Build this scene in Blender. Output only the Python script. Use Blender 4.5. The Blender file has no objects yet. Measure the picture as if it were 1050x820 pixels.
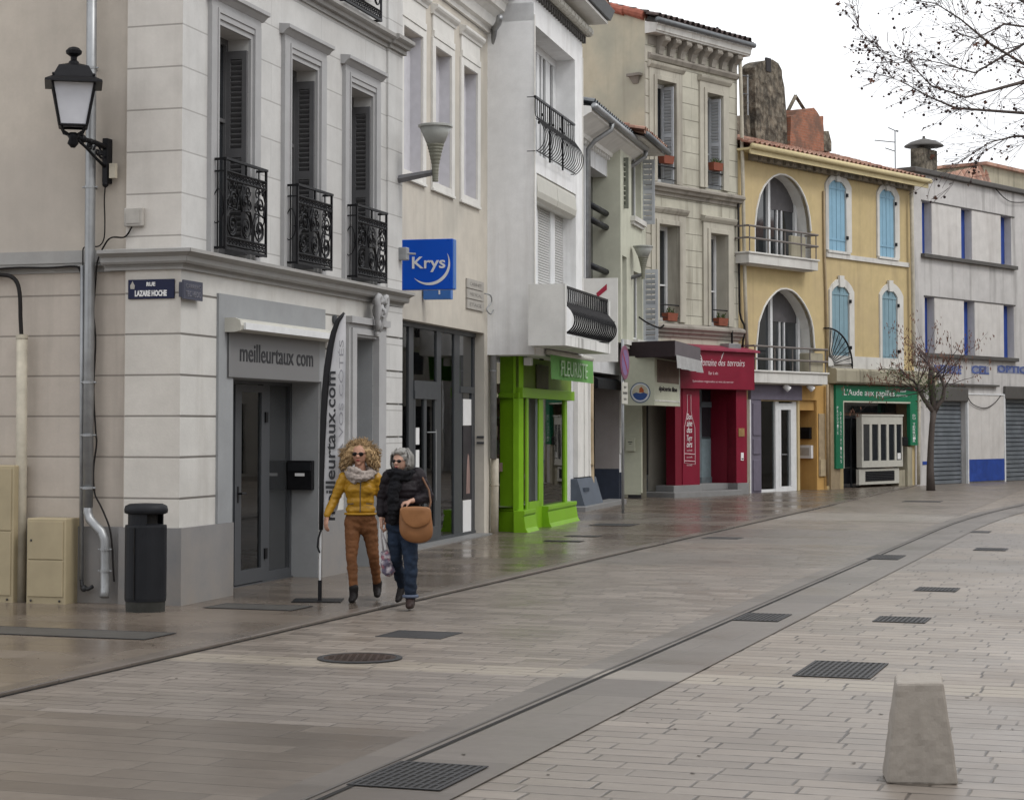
import bpy, math, random
from mathutils import Matrix, Vector, geometry, noise
R = math.radians
rnd = random.Random(7)
sc = bpy.context.scene
COL = sc.collection

# ------------------------------------------------------------------ camera
FPX, PIT, HOR, CH = 2000.0, R(2.5), 437.0, 1.8
CY = HOR - FPX*math.tan(PIT)
cam = bpy.data.cameras.new('camera'); camo = bpy.data.objects.new('camera', cam); COL.objects.link(camo)
camo.location = (0, 0, CH); camo.rotation_euler = (math.pi/2 + PIT, 0, 0)
cam.sensor_fit = 'HORIZONTAL'; cam.sensor_width = 36; cam.lens = 36*FPX/1050
cam.shift_y = -(410.0-CY)/1050; cam.clip_end = 2000; cam.clip_start = .2
sc.camera = camo

# ------------------------------------------------------------------ world, sun, exposure
SUN_EL, SUN_AZ = R(50), R(118)       # azimuth from +Y clockwise: the veiled sun is to the right and a little behind the camera
w = bpy.data.worlds.new("World"); sc.world = w; w.use_nodes = True
nt = w.node_tree; nt.nodes.clear()
out = nt.nodes.new('ShaderNodeOutputWorld'); bg = nt.nodes.new('ShaderNodeBackground')
sky = nt.nodes.new('ShaderNodeTexSky'); sky.sky_type = 'NISHITA'; sky.sun_disc = False
sky.sun_elevation = SUN_EL; sky.sun_rotation = SUN_AZ; sky.air_density = 1; sky.dust_density = 3
tc = nt.nodes.new('ShaderNodeTexCoord'); mp = nt.nodes.new('ShaderNodeMapping'); mp.inputs['Scale'].default_value = (1, 1, 3)
nz = nt.nodes.new('ShaderNodeTexNoise'); nz.inputs['Scale'].default_value = 2.2; nz.inputs['Detail'].default_value = 5
cr = nt.nodes.new('ShaderNodeValToRGB')
cr.color_ramp.elements[0].position = .3; cr.color_ramp.elements[0].color = (10.6, 10.9, 11.4, 1)
cr.color_ramp.elements[1].position = .7; cr.color_ramp.elements[1].color = (12.6, 12.6, 12.6, 1)
mx = nt.nodes.new('ShaderNodeMixRGB'); mx.inputs[0].default_value = .93
L = nt.links.new
L(tc.outputs['Generated'], mp.inputs['Vector']); L(mp.outputs[0], nz.inputs['Vector']); L(nz.outputs['Fac'], cr.inputs[0])
L(sky.outputs[0], mx.inputs[1]); L(cr.outputs[0], mx.inputs[2]); L(mx.outputs[0], bg.inputs['Color'])
bg.inputs['Strength'].default_value = .082; L(bg.outputs[0], out.inputs['Surface'])
sl = bpy.data.lights.new('sun', 'SUN'); sl.energy = .85; sl.angle = R(18); sl.color = (1, .97, .92)
so = bpy.data.objects.new('sun', sl); COL.objects.link(so)
sd = Vector((math.sin(SUN_AZ)*math.cos(SUN_EL), math.cos(SUN_AZ)*math.cos(SUN_EL), math.sin(SUN_EL)))
so.rotation_euler = sd.to_track_quat('Z', 'Y').to_euler(); so.location = sd*60
sc.view_settings.view_transform = 'Standard'; sc.view_settings.look = 'None'
sc.view_settings.gamma = 1; sc.view_settings.exposure = .50; sc.view_settings.use_curve_mapping = False

# ------------------------------------------------------------------ pixel -> world
def ray(px, py):
    dx, dy = (px-525)/FPX, -(py-CY)/FPX
    return Vector((dx, math.cos(PIT)-dy*math.sin(PIT), math.sin(PIT)+dy*math.cos(PIT)))
def G(px, py, z=0.0):
    d = ray(px, py); t = (z-CH)/d.z
    return Vector((0, 0, CH)) + d*t
def at(px, py, Y):
    d = ray(px, py); t = Y/d.y
    return Vector((0, 0, CH)) + d*t
class Face:
    """vertical plane; local x = along the wall, y = into the house, z = up"""
    def __init__(s, P0, P1):
        s.P = Vector((P0[0], P0[1], 0)); d = Vector((P1[0]-P0[0], P1[1]-P0[1], 0)); s.len = d.length
        s.u = d.normalized(); s.n = Vector((s.u.y, -s.u.x, 0))
        s.M = Matrix.Translation(s.P) @ Matrix.Rotation(math.atan2(s.u.y, s.u.x), 4, 'Z')
    def hit(s, px, py, d=0.0):
        r = ray(px, py); o = Vector((0, 0, CH)); q = s.P + s.n*d
        t = (q-o).dot(s.n)/r.dot(s.n); p = o + r*t
        return ((p-s.P).dot(s.u), p.z)
    def U(s, px, d=0.0): return s.hit(px, HOR, d)[0]
    def Z(s, px, py, d=0.0): return s.hit(px, py, d)[1]
    def W(s, u, y, z): return s.P + s.u*u - s.n*y + Vector((0, 0, z))
    def rect(s, xl, yt, xr, yb, d=0.0):
        return s.U(xl, d), s.U(xr, d), s.Z(xl, yb, d), s.Z(xl, yt, d)
def VPF(vx, k, xa, xb, hor=HOR):
    return Face(G(xa, hor+k*(vx-xa)), G(xb, hor+k*(vx-xb)))

# ------------------------------------------------------------------ objects
WM = {}
def tag(o, label=None, cat=None, group=None, kind=None):
    if label: o['label'] = label
    if cat: o['category'] = cat
    if group: o['group'] = group
    if kind: o['kind'] = kind
    return o
def thing(name, label, cat, M=None, group=None, loc=None, rz=0.0):
    o = bpy.data.objects.new(name, None); COL.objects.link(o)
    if M is None: M = Matrix.Translation(Vector(loc)) @ Matrix.Rotation(rz, 4, 'Z')
    o.matrix_basis = M; WM[o.name] = M.copy(); o.empty_display_size = .2
    return tag(o, label, cat, group)
def place(o, M, parent):
    o.matrix_basis = M; WM[o.name] = M.copy()
    if parent is not None:
        o.parent = parent; o.matrix_parent_inverse = WM[parent.name].inverted()
class MB:
    def __init__(s): s.v = []; s.f = []; s.mi = []; s.cur = 0
    def add(s, vs, fs):
        b = len(s.v); s.v += [tuple(q) for q in vs]
        for f in fs: s.f.append(tuple(b+i for i in f)); s.mi.append(s.cur)
        return s
    def box(s, x0, x1, y0, y1, z0, z1):
        if x1 < x0: x0, x1 = x1, x0
        if y1 < y0: y0, y1 = y1, y0
        if z1 < z0: z0, z1 = z1, z0
        return s.add([(x0,y0,z0),(x1,y0,z0),(x1,y1,z0),(x0,y1,z0),(x0,y0,z1),(x1,y0,z1),(x1,y1,z1),(x0,y1,z1)],
              [(0,3,2,1),(4,5,6,7),(0,1,5,4),(1,2,6,5),(2,3,7,6),(3,0,4,7)])
    def quad(s, a, b, c, d): return s.add([a, b, c, d], [(0, 1, 2, 3)])
    def hexa(s, b, t):            # bottom 4 points (ccw from above), top 4
        return s.add(list(b)+list(t), [(3,2,1,0),(4,5,6,7),(0,1,5,4),(1,2,6,5),(2,3,7,6),(3,0,4,7)])
    def prism(s, prof, a, b, axis='x'):
        """profile = list of (p, q); axis x: (y,z); y: (x,z); z: (x,y)"""
        n = len(prof)
        def P(p, q, t): return (t, p, q) if axis == 'x' else ((p, t, q) if axis == 'y' else (p, q, t))
        vs = [P(p, q, a) for p, q in prof] + [P(p, q, b) for p, q in prof]
        fs = [(i, (i+1) % n, n+(i+1) % n, n+i) for i in range(n)]
        tri = geometry.tessellate_polygon([[Vector((p, q, 0)) for p, q in prof]])
        fs += [tuple(t) for t in tri] + [tuple(n+i for i in reversed(t)) for t in tri]
        return s.add(vs, fs)
    def tube(s, pts, r, n=6, closed=False, caps=True):
        pts = [Vector(p) for p in pts]; m = len(pts)
        rs = r if isinstance(r, (list, tuple)) else [r]*m
        prev = None; vs = []
        for i, p in enumerate(pts):
            a = pts[i-1] if (i > 0 or closed) else pts[0]
            b = pts[(i+1) % m] if (i < m-1 or closed) else pts[-1]
            t = (b-a); t = t.normalized() if t.length > 1e-9 else Vector((0, 0, 1))
            if prev is None:
                x = t.orthogonal().normalized()
            else:
                x = prev - t*prev.dot(t); x = x.normalized() if x.length > 1e-6 else t.orthogonal().normalized()
            prev = x; y = t.cross(x)
            for k in range(n):
                an = 2*math.pi*k/n + math.pi/n
                vs.append(p + (x*math.cos(an) + y*math.sin(an))*rs[i])
        fs = []
        for i in range(m if closed else m-1):
            j = (i+1) % m
            for k in range(n): fs.append((i*n+k, i*n+(k+1) % n, j*n+(k+1) % n, j*n+k))
        if caps and not closed:
            fs.append(tuple(reversed(range(n)))); fs.append(tuple((m-1)*n+k for k in range(n)))
        return s.add(vs, fs)
    def lathe(s, prof, c=(0, 0, 0), n=24, a0=0.0):
        """profile (r, z) from bottom to top"""
        vs = []; m = len(prof)
        for r, z in prof:
            for k in range(n):
                an = a0+2*math.pi*k/n; vs.append((c[0]+r*math.cos(an), c[1]+r*math.sin(an), c[2]+z))
        fs = [(i*n+k, i*n+(k+1) % n, (i+1)*n+(k+1) % n, (i+1)*n+k) for i in range(m-1) for k in range(n)]
        fs.append(tuple(reversed(range(n)))); fs.append(tuple((m-1)*n+k for k in range(n)))
        return s.add(vs, fs)
    def ball(s, c, rx, ry=None, rz=None, n=12, m=8, rot=None):
        ry = rx if ry is None else ry; rz = rx if rz is None else rz
        vs = []; c = Vector(c)
        for i in range(1, m):
            th = math.pi*i/m
            for k in range(n):
                an = 2*math.pi*k/n
                p = Vector((rx*math.sin(th)*math.cos(an), ry*math.sin(th)*math.sin(an), -rz*math.cos(th)))
                if rot is not None: p = rot @ p
                vs.append(c+p)
        lo = Vector((0, 0, -rz)); hi = Vector((0, 0, rz))
        if rot is not None: lo = rot @ lo; hi = rot @ hi
        vs += [c+lo, c+hi]; b = (m-1)*n
        fs = [(i*n+k, i*n+(k+1) % n, (i+1)*n+(k+1) % n, (i+1)*n+k) for i in range(m-2) for k in range(n)]
        fs += [(b, (k+1) % n, k) for k in range(n)]
        fs += [(b+1, (m-2)*n+k, (m-2)*n+(k+1) % n) for k in range(n)]
        return s.add(vs, fs)
    def cap(s, p0, r0, p1, r1, n=12):       # tapered capsule
        p0 = Vector(p0); p1 = Vector(p1)
        s.tube([p0, p1], [r0, r1], n=n); s.ball(p0, r0, n=n); s.ball(p1, r1, n=n); return s
    def build(s, name, mat, parent=None, M=None, smooth=False, bevel=0.0, recalc=True):
        me = bpy.data.meshes.new(name); me.from_pydata(s.v, [], s.f)
        mats = mat if isinstance(mat, (list, tuple)) else [mat]
        for m_ in mats: me.materials.append(m_)
        if len(mats) > 1: me.polygons.foreach_set('material_index', s.mi)
        if recalc:
            import bmesh
            bm = bmesh.new(); bm.from_mesh(me); bmesh.ops.recalc_face_normals(bm, faces=bm.faces); bm.to_mesh(me); bm.free()
        if smooth: me.polygons.foreach_set('use_smooth', [True]*len(me.polygons))
        me.update()
        o = bpy.data.objects.new(name, me); COL.objects.link(o)
        if M is None: M = WM[parent.name] if parent is not None else Matrix.Identity(4)
        place(o, M, parent)
        if bevel:
            b = o.modifiers.new('bevel', 'BEVEL'); b.width = bevel; b.segments = 2; b.limit_method = 'ANGLE'
        return o
def text_mesh(body, size, ext=.004, bold=0.0, shear=0.0, spacing=1.0, align='CENTER', xs=1.0):
    cu = bpy.data.curves.new('lettering', 'FONT'); cu.body = body; cu.size = size; cu.extrude = ext; cu.offset = bold
    cu.shear = shear; cu.space_character = spacing; cu.align_x = align; cu.align_y = 'CENTER'; cu.resolution_u = 3
    o = bpy.data.objects.new('lettering', cu); COL.objects.link(o)
    me = bpy.data.meshes.new_from_object(o.evaluated_get(bpy.context.evaluated_depsgraph_get()))
    bpy.data.objects.remove(o); bpy.data.curves.remove(cu)
    me.transform(Matrix.Diagonal((xs, 1, 1, 1)))
    return me
def lettering(body, size, c, mat, parent, M, rot=None, fitw=None, fith=None, name='lettering', **kw):
    """text upright in the local xz plane, facing -y, centred on c"""
    me = text_mesh(body, size, **kw)
    xs = [v.co.x for v in me.vertices]; ys = [v.co.y for v in me.vertices]
    cx, cy = (min(xs)+max(xs))/2, (min(ys)+max(ys))/2
    sx = fitw/(max(xs)-min(xs)) if fitw else 1; sy = fith/(max(ys)-min(ys)) if fith else (sx if fitw else 1)
    T = Matrix.Diagonal((sx, sy, 1, 1)) @ Matrix.Translation((-cx, -cy, 0))
    Q = Matrix.Translation(Vector(c)) @ Matrix.Rotation(math.pi/2, 4, 'X')
    if rot: Q = Q @ Matrix.Rotation(rot, 4, 'Z')
    me.transform(Q @ T); me.materials.clear(); me.materials.append(mat)
    o = bpy.data.objects.new(name, me); COL.objects.link(o); place(o, M, parent); return o

# ------------------------------------------------------------------ materials
class NT:
    def __init__(s, name):
        s.m = bpy.data.materials.new(name); s.m.use_nodes = True; s.t = s.m.node_tree
        s.b = s.t.nodes['Principled BSDF']; s.tc = s.n('TexCoord')
        s.co = s.tc.outputs['Object']
    def n(s, k): return s.t.nodes.new('ShaderNode'+k)
    def l(s, a, b): s.t.links.new(a, b)
    def put(s, sock, v):
        if isinstance(v, (int, float)): sock.default_value = v
        elif isinstance(v, (tuple, list)): sock.default_value = (*v, 1) if len(v) == 3 and len(sock.default_value) == 4 else v
        else: s.l(v, sock)
    def math(s, op, a, b=None, c=None):
        q = s.n('Math'); q.operation = op; s.put(q.inputs[0], a)
        if b is not None: s.put(q.inputs[1], b)
        if c is not None: s.put(q.inputs[2], c)
        return q.outputs[0]
    def xyz(s, vec=None):
        q = s.n('SeparateXYZ'); s.l(vec if vec is not None else s.co, q.inputs[0]); return q.outputs
    def comb(s, x, y, z):
        q = s.n('CombineXYZ'); s.put(q.inputs[0], x); s.put(q.inputs[1], y); s.put(q.inputs[2], z); return q.outputs[0]
    def noise(s, scale, detail=4, vec=None, rough=.55, stretch=None):
        v = vec if vec is not None else s.co
        if stretch:
            mp_ = s.n('Mapping'); mp_.inputs['Scale'].default_value = stretch; s.l(v, mp_.inputs[0]); v = mp_.outputs[0]
        q = s.n('TexNoise'); q.inputs['Scale'].default_value = scale; q.inputs['Detail'].default_value = detail
        q.inputs['Roughness'].default_value = rough; s.l(v, q.inputs['Vector']); return q.outputs['Fac']
    def mapr(s, v, a, b, c=0.0, d=1.0):
        q = s.n('MapRange'); q.clamp = True; s.put(q.inputs[0], v)
        for i, x in enumerate((a, b, c, d)): s.put(q.inputs[i+1], x)
        return q.outputs[0]
    def mix(s, f, a, b, mode='MIX'):
        q = s.n('MixRGB'); q.blend_type = mode; s.put(q.inputs[0], f)
        for i, x in ((1, a), (2, b)):
            if isinstance(x, (tuple, list)): q.inputs[i].default_value = (*x[:3], 1)
            elif isinstance(x, (int, float)): q.inputs[i].default_value = (x, x, x, 1)
            else: s.l(x, q.inputs[i])
        return q.outputs[0]
    def bump(s, h, st=.3, dist=.01, prev=None):
        q = s.n('Bump'); q.inputs['Strength'].default_value = st; q.inputs['Distance'].default_value = dist
        s.l(h, q.inputs['Height'])
        if prev is not None: s.l(prev, q.inputs['Normal'])
        s.l(q.outputs[0], s.b.inputs['Normal']); return q.outputs[0]
    def white(s, x, y, z=0.0):
        q = s.n('TexWhiteNoise'); q.noise_dimensions = '3D'; s.l(s.comb(x, y, z), q.inputs['Vector']); return q.outputs['Value']
    def fin(s, col=None, rough=None, metal=None, spec=None):
        if col is not None: s.put(s.b.inputs['Base Color'], col)
        if rough is not None: s.put(s.b.inputs['Roughness'], rough)
        if metal is not None: s.put(s.b.inputs['Metallic'], metal)
        if spec is not None: s.b.inputs['Specular IOR Level'].default_value = spec
        return s.m
def simple(name, col, rough=.6, metal=0.0, var=.15, bump=.1, scale=8, spec=.5):
    n = NT(name); k = n.noise(scale, 5); k2 = n.noise(scale*.23, 3)
    c = n.mix(n.mapr(k, .3, .7), tuple(x*(1-var) for x in col), tuple(min(1, x*(1+var)) for x in col))
    c = n.mix(n.mapr(k2, .35, .65, 0, var*2), c, tuple(x*.6 for x in col))
    if bump: n.bump(n.noise(scale*6, 3), bump, .003)
    spec = min(spec, .18 if max(col) < .06 else .32)
    return n.fin(c, n.mapr(k, .2, .8, rough*.85, min(1, rough*1.15)), metal, spec)
def plaster(name, col, dirt=(.25, .22, .19), stain=.35, streak=.4, bump=.25, joint=None, rough=.85, patch=None, patchamt=.0, seed=0.0, zoff=0.0, jw=.012, jdark=.45, vj=True, grime=0.0):
    """painted render or dressed stone; joint=(row height, block length) draws block joints"""
    n = NT(name)
    mp_ = n.n('Mapping'); mp_.inputs['Location'].default_value = (seed, seed*1.7, 0); n.l(n.co, mp_.inputs[0]); co = mp_.outputs[0]
    big = n.noise(.55, 4, co); med = n.noise(3.0, 6, co, .65); fine = n.noise(38, 4, co)
    stk = n.noise(1.0, 5, co, .6, (3.2, 3.2, .22))
    c = n.mix(n.mapr(med, .3, .72), tuple(x*.9 for x in col), tuple(min(1, x*1.07) for x in col))
    c = n.mix(n.mapr(fine, .3, .7, 0, .15), c, tuple(x*.75 for x in col))
    if patch: c = n.mix(n.mapr(big, .45, .62, 0, patchamt), c, patch)
    c = n.mix(n.mapr(big, .5, .8, 0, stain), c, dirt)
    c = n.mix(n.mapr(stk, .52, .78, 0, streak), c, dirt)
    if grime:
        z_ = n.xyz()[2]; g = n.math('MULTIPLY', n.mapr(z_, 0, 1.1, 1, 0), n.mapr(med, .3, .7, .2, 1))
        c = n.mix(n.math('MULTIPLY', g, grime), c, dirt)
    h = n.math('ADD', n.math('MULTIPLY', med, .5), n.math('MULTIPLY', fine, .3))
    if joint:
        x, y, z = n.xyz(); rh, bl = joint
        v = n.math('DIVIDE', n.math('ADD', z, zoff), rh); row = n.math('FLOOR', v)
        fv = n.math('MULTIPLY', n.math('PINGPONG', v, .5), rh)
        jm = n.mapr(fv, jw*.4, jw, 1, 0)
        if vj:
            uu = n.math('ADD', n.math('DIVIDE', n.math('ADD', x, y), bl), n.math('MULTIPLY', row, .5))
            fu = n.math('MULTIPLY', n.math('PINGPONG', uu, .5), bl)
            jm = n.math('MAXIMUM', jm, n.mapr(fu, jw*.25, jw*.6, .7, 0))
            idn = n.white(n.math('FLOOR', n.math('ADD', uu, .0)), row)
            c = n.mix(n.math('MULTIPLY', idn, .16), c, tuple(x*.6 for x in col))
        c = n.mix(n.math('MULTIPLY', jm, jdark), c, tuple(x*.35 for x in dirt))
        h = n.math('SUBTRACT', h, n.math('MULTIPLY', jm, 2.0))
    n.bump(h, bump, .012)
    return n.fin(c, rough, 0, .3)
def flat_glass(name, col=(.02, .023, .027), ior=1.6, rough=.02):
    n = NT(name); k = n.noise(1.3, 2)
    n.bump(k, .05, .01); n.b.inputs['IOR'].default_value = ior
    return n.fin(col, n.mapr(n.noise(6, 3), .3, .7, rough, rough+.06), 0, .5)
def clear_glass(name, tint=(.75, .79, .79), ior=1.45):
    m = bpy.data.materials.new(name); m.use_nodes = True; t = m.node_tree; t.nodes.clear()
    o = t.nodes.new('ShaderNodeOutputMaterial'); a = t.nodes.new('ShaderNodeBsdfTransparent'); a.inputs[0].default_value = (*tint, 1)
    g = t.nodes.new('ShaderNodeBsdfGlossy'); g.inputs['Roughness'].default_value = .015
    fr = t.nodes.new('ShaderNodeFresnel'); fr.inputs[0].default_value = ior
    tcn = t.nodes.new('ShaderNodeTexCoord'); nn = t.nodes.new('ShaderNodeTexNoise'); nn.inputs['Scale'].default_value = 1.1
    bp = t.nodes.new('ShaderNodeBump'); bp.inputs['Strength'].default_value = .06; bp.inputs['Distance'].default_value = .01
    t.links.new(tcn.outputs['Object'], nn.inputs['Vector']); t.links.new(nn.outputs['Fac'], bp.inputs['Height'])
    t.links.new(bp.outputs[0], g.inputs['Normal']); t.links.new(bp.outputs[0], fr.inputs['Normal'])
    x = t.nodes.new('ShaderNodeMixShader'); t.links.new(fr.outputs[0], x.inputs[0]); t.links.new(a.outputs[0], x.inputs[1])
    t.links.new(g.outputs[0], x.inputs[2]); t.links.new(x.outputs[0], o.inputs['Surface']); return m
def emit(name, col, st):
    n = NT(name); n.b.inputs['Emission Color'].default_value = (*col, 1); n.b.inputs['Emission Strength'].default_value = st
    return n.fin(col, .5)
def paving(name, c1, c2, row, length, joint, jcol, rough=(.28, .5), bands=(), big=.35, wetness=.5, bump=.4, odd=.55, jamt=.85):
    n = NT(name); x, y, z = n.xyz()
    v = n.math('DIVIDE', y, row); rw = n.math('FLOOR', v)
    r1 = n.white(rw, 3.7); ln = n.math('MULTIPLY', n.math('ADD', n.math('MULTIPLY', n.white(rw, 9.1), .5), .75), length)
    u = n.math('ADD', n.math('DIVIDE', x, ln), n.math('MULTIPLY', r1, 7.3)); iu = n.math('FLOOR', u)
    idn = n.white(iu, rw, 1.3); idn2 = n.white(iu, rw, 5.9)
    wob = n.math('MULTIPLY', n.math('SUBTRACT', n.noise(9, 3), .5), joint*1.4)
    fv = n.math('ADD', n.math('MULTIPLY', n.math('PINGPONG', v, .5), row), wob)
    fu = n.math('ADD', n.math('MULTIPLY', n.math('PINGPONG', u, .5), ln), wob)
    # joints vary: some open and dark, some nearly closed
    jv = n.mapr(n.noise(3.1, 4), .36, .58, .35, 1)
    jm = n.math('MAXIMUM', n.mapr(fv, joint*.4, joint, 1, 0), n.mapr(fu, joint*.4, joint, 1, 0))
    jm = n.math('MULTIPLY', jm, jv)
    c = n.mix(idn, c1, c2)
    c = n.mix(n.math('MULTIPLY', n.math('GREATER_THAN', idn2, .82), odd), c, tuple(q*.68 for q in c1))
    c = n.mix(n.math('MULTIPLY', n.math('LESS_THAN', idn2, .08), odd*.8), c, tuple(min(1, q*1.25) for q in c2))
    c = n.mix(n.mapr(n.noise(14, 6, None, .7), .4, .75, 0, .35), c, tuple(q*.6 for q in c1))
    lg = n.noise(.35, 5); lg2 = n.noise(.8, 4, None, .6, (1, .35, 1))
    c = n.mix(n.mapr(lg, .4, .68, 0, big), c, tuple(q*.55 for q in c1))
    c = n.mix(n.mapr(lg2, .5, .75, 0, big), c, tuple(q*.62 for q in c2))
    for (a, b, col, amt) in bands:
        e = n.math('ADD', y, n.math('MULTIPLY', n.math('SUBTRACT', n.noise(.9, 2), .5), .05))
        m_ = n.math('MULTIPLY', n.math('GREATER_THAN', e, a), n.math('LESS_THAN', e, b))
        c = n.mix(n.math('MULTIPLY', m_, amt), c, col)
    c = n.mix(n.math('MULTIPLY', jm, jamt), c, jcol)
    st_ = n.noise(5.0, 8, None, .75, (.35, 1.6, 1)); c = n.mix(n.mapr(st_, .52, .72, 0, .4), c, tuple(q*.5 for q in c1)); c = n.mix(n.mapr(st_, .28, .46, .25, 0), c, tuple(min(1, q*1.3) for q in c2))
    sp = n.math('GREATER_THAN', n.noise(31, 2), .74)
    c = n.mix(n.math('MULTIPLY', sp, .4), c, (.05, .045, .04))
    wet = n.mapr(n.noise(.5, 5, None, .6), .38, .62)
    ro = n.math('ADD', n.math('MULTIPLY', wet, (rough[1]-rough[0])*.6), rough[0]+.08)
    ro = n.math('ADD', ro, n.math('MULTIPLY', idn, .08))
    h = n.math('SUBTRACT', n.math('MULTIPLY', n.math('ADD', idn2, n.noise(20, 4)), .25), jm)
    n.bump(h, bump, .006)
    return n.fin(c, ro, 0, wetness)

M_ = {}
def mats():
    g = M_
    g['cream'] = plaster('cream_render', (.565, .562, .552), stain=.16, streak=.3, joint=(.425, 1.5), jw=.010, jdark=.38, seed=2, bump=.18, zoff=.12)
    g['cream_low'] = plaster('cream_rusticated_render', (.56, .55, .525), stain=.2, streak=.35, joint=(.41, 1.6), vj=False, jw=.015, jdark=.85, seed=3, bump=.4, zoff=.15)
    g['beige_up'] = plaster('beige_render', (.50, .45, .39), stain=.2, streak=.15, seed=5, bump=.15, patch=(.44, .40, .36), patchamt=.5)
    g['beige_low'] = plaster('beige_rusticated_render', (.50, .445, .39), stain=.35, streak=.45, joint=(.41, 1.7), vj=False, jw=.013, jdark=.55, seed=6, bump=.25, zoff=.15)
    g['greytrim'] = plaster('grey_stone_trim', (.34, .335, .325), stain=.2, streak=.45, seed=8)
    g['archi'] = plaster('grey_painted_trim', (.38, .38, .385), stain=.05, streak=.1, seed=9, bump=.1)
    g['plinth'] = plaster('grey_cement_plinth', (.215, .215, .22), stain=.35, streak=.5, seed=11, bump=.3, grime=.8)
    g['surround'] = plaster('grey_painted_surround', (.29, .30, .31), stain=.05, streak=.12, seed=12, bump=.1)
    g['krys'] = plaster('greige_render', (.56, .52, .455), stain=.25, streak=.35, seed=14, bump=.3, patch=(.43, .42, .38), patchamt=.4)
    g['white_trim'] = plaster('white_painted_trim', (.70, .69, .66), stain=.06, streak=.15, seed=15, bump=.1)
    g['blind'] = simple('blind_window_fill', (.56, .555, .59), .8, var=.06)
    g['white_wall'] = plaster('white_render', (.80, .805, .81), stain=.12, streak=.3, seed=17, bump=.2)
    g['white_bal'] = plaster('stained_white_balcony_render', (.74, .74, .72), dirt=(.12, .11, .10), stain=.25, streak=.8, seed=19, bump=.25)
    g['grey_wall'] = plaster('pale_grey_render', (.60, .61, .62), stain=.2, streak=.35, seed=21)
    g['mauve'] = plaster('mauve_grey_render', (.34, .31, .30), stain=.2, streak=.3, seed=22)
    g['navy'] = simple('navy_painted_plinth', (.035, .045, .07), .6)
    g['palegreen'] = plaster('pale_green_render', (.53, .535, .44), stain=.15, streak=.25, seed=23)
    g['gable'] = plaster('ochre_grey_gable_render', (.50, .45, .34), dirt=(.2, .18, .14), stain=.55, streak=.4, seed=25, patch=(.40, .40, .33), patchamt=.7, bump=.3)
    g['stone'] = plaster('weathered_limestone', (.50, .48, .40), dirt=(.15, .13, .10), stain=.55, streak=.85, joint=(.42, 1.35), jw=.015, jdark=.5, seed=27, bump=.5)
    g['stone_plain'] = plaster('weathered_stone_moulding', (.45, .425, .36), dirt=(.12, .10, .085), stain=.5, streak=.75, seed=29, bump=.4)
    g['stone_dark'] = plaster('blackened_and_shaded_stone', (.30, .275, .24), dirt=(.07, .06, .05), stain=.6, streak=.8, seed=30, bump=.5)
    g['yellow'] = plaster('ochre_yellow_render', (.53, .42, .225), dirt=(.25, .19, .12), stain=.35, streak=.4, seed=31, bump=.25, patch=(.52, .41, .24), patchamt=.5)
    g['yellow_trim'] = plaster('cream_yellow_gutter_board', (.60, .51, .30), dirt=(.2, .16, .1), stain=.2, streak=.2, seed=32)
    g['orange_wall'] = plaster('orange_ochre_render', (.50, .30, .10), dirt=(.18, .1, .05), stain=.3, streak=.4, seed=33)
    g['white_stone'] = plaster('white_painted_stone', (.62, .61, .58), dirt=(.2, .18, .16), stain=.3, streak=.6, seed=35)
    g['blue_bldg'] = plaster('pale_grey_cement_render', (.53, .515, .505), dirt=(.16, .15, .14), stain=.25, streak=.8, seed=37, bump=.25)
    g['panel_white'] = plaster('off_white_panel', (.58, .56, .54), dirt=(.3, .27, .25), stain=.3, streak=.5, seed=38)
    g['cobalt'] = simple('cobalt_blue_paint', (.025, .065, .30), .55, var=.2)
    g['fadedblue'] = simple('faded_blue_paint', (.09, .13, .33), .8, var=.35, scale=14)
    g['coping'] = plaster('dark_lichen_coping', (.10, .095, .09), dirt=(.04, .035, .03), stain=.5, streak=.2, seed=40, bump=.6)
    g['tile'] = None
    n = NT('terracotta_roof_tiles'); x, y, z = n.xyz()
    idn = n.white(n.math('FLOOR', n.math('DIVIDE', x, .24)), n.math('FLOOR', n.math('DIVIDE', y, .36)))
    c = n.mix(idn, (.24, .10, .065), (.50, .31, .23)); c = n.mix(n.mapr(n.noise(5, 5), .4, .7, 0, .7), c, (.16, .13, .11))
    n.bump(n.noise(20, 4), .4, .01); g['tile'] = n.fin(c, .9)
    g['tile_dark'] = simple('weathered_dark_tiles', (.10, .075, .07), .9, var=.5, bump=.5)
    n = NT('red_brick'); bt = n.n('TexBrick'); n.l(n.co, bt.inputs['Vector'])
    mpb = n.n('Mapping'); mpb.inputs['Rotation'].default_value = (R(90), 0, 0); n.l(n.co, mpb.inputs[0]); n.l(mpb.outputs[0], bt.inputs['Vector'])
    bt.inputs['Scale'].default_value = 3.2; bt.inputs['Color1'].default_value = (.34, .13, .07, 1); bt.inputs['Color2'].default_value = (.24, .09, .05, 1)
    bt.inputs['Mortar'].default_value = (.25, .17, .13, 1); n.bump(n.noise(12, 4), .5, .02)
    g['brick'] = n.fin(n.mix(n.mapr(n.noise(2.2, 6, None, .7), .42, .62, 0, .8), bt.outputs[0], (.12, .075, .055)), .9)
    g['rubble'] = plaster('old_rubble_masonry', (.16, .14, .11), dirt=(.05, .045, .035), stain=.9, streak=1.0, seed=41, bump=1.0, patch=(.27, .24, .19), patchamt=.6)
    g['metal_grey'] = simple('galvanised_zinc', (.33, .34, .35), .42, .6, bump=.05)
    g['zinc_dark'] = simple('dark_zinc_gutter', (.16, .17, .18), .5, .5)
    g['pipe_cream'] = simple('cream_painted_pipe', (.46, .42, .34), .55)
    g['pipe_tan'] = simple('tan_painted_pipe', (.36, .28, .18), .6)
    g['iron'] = simple('black_wrought_iron', (.012, .012, .014), .45, .3, bump=.05, scale=20)
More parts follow.
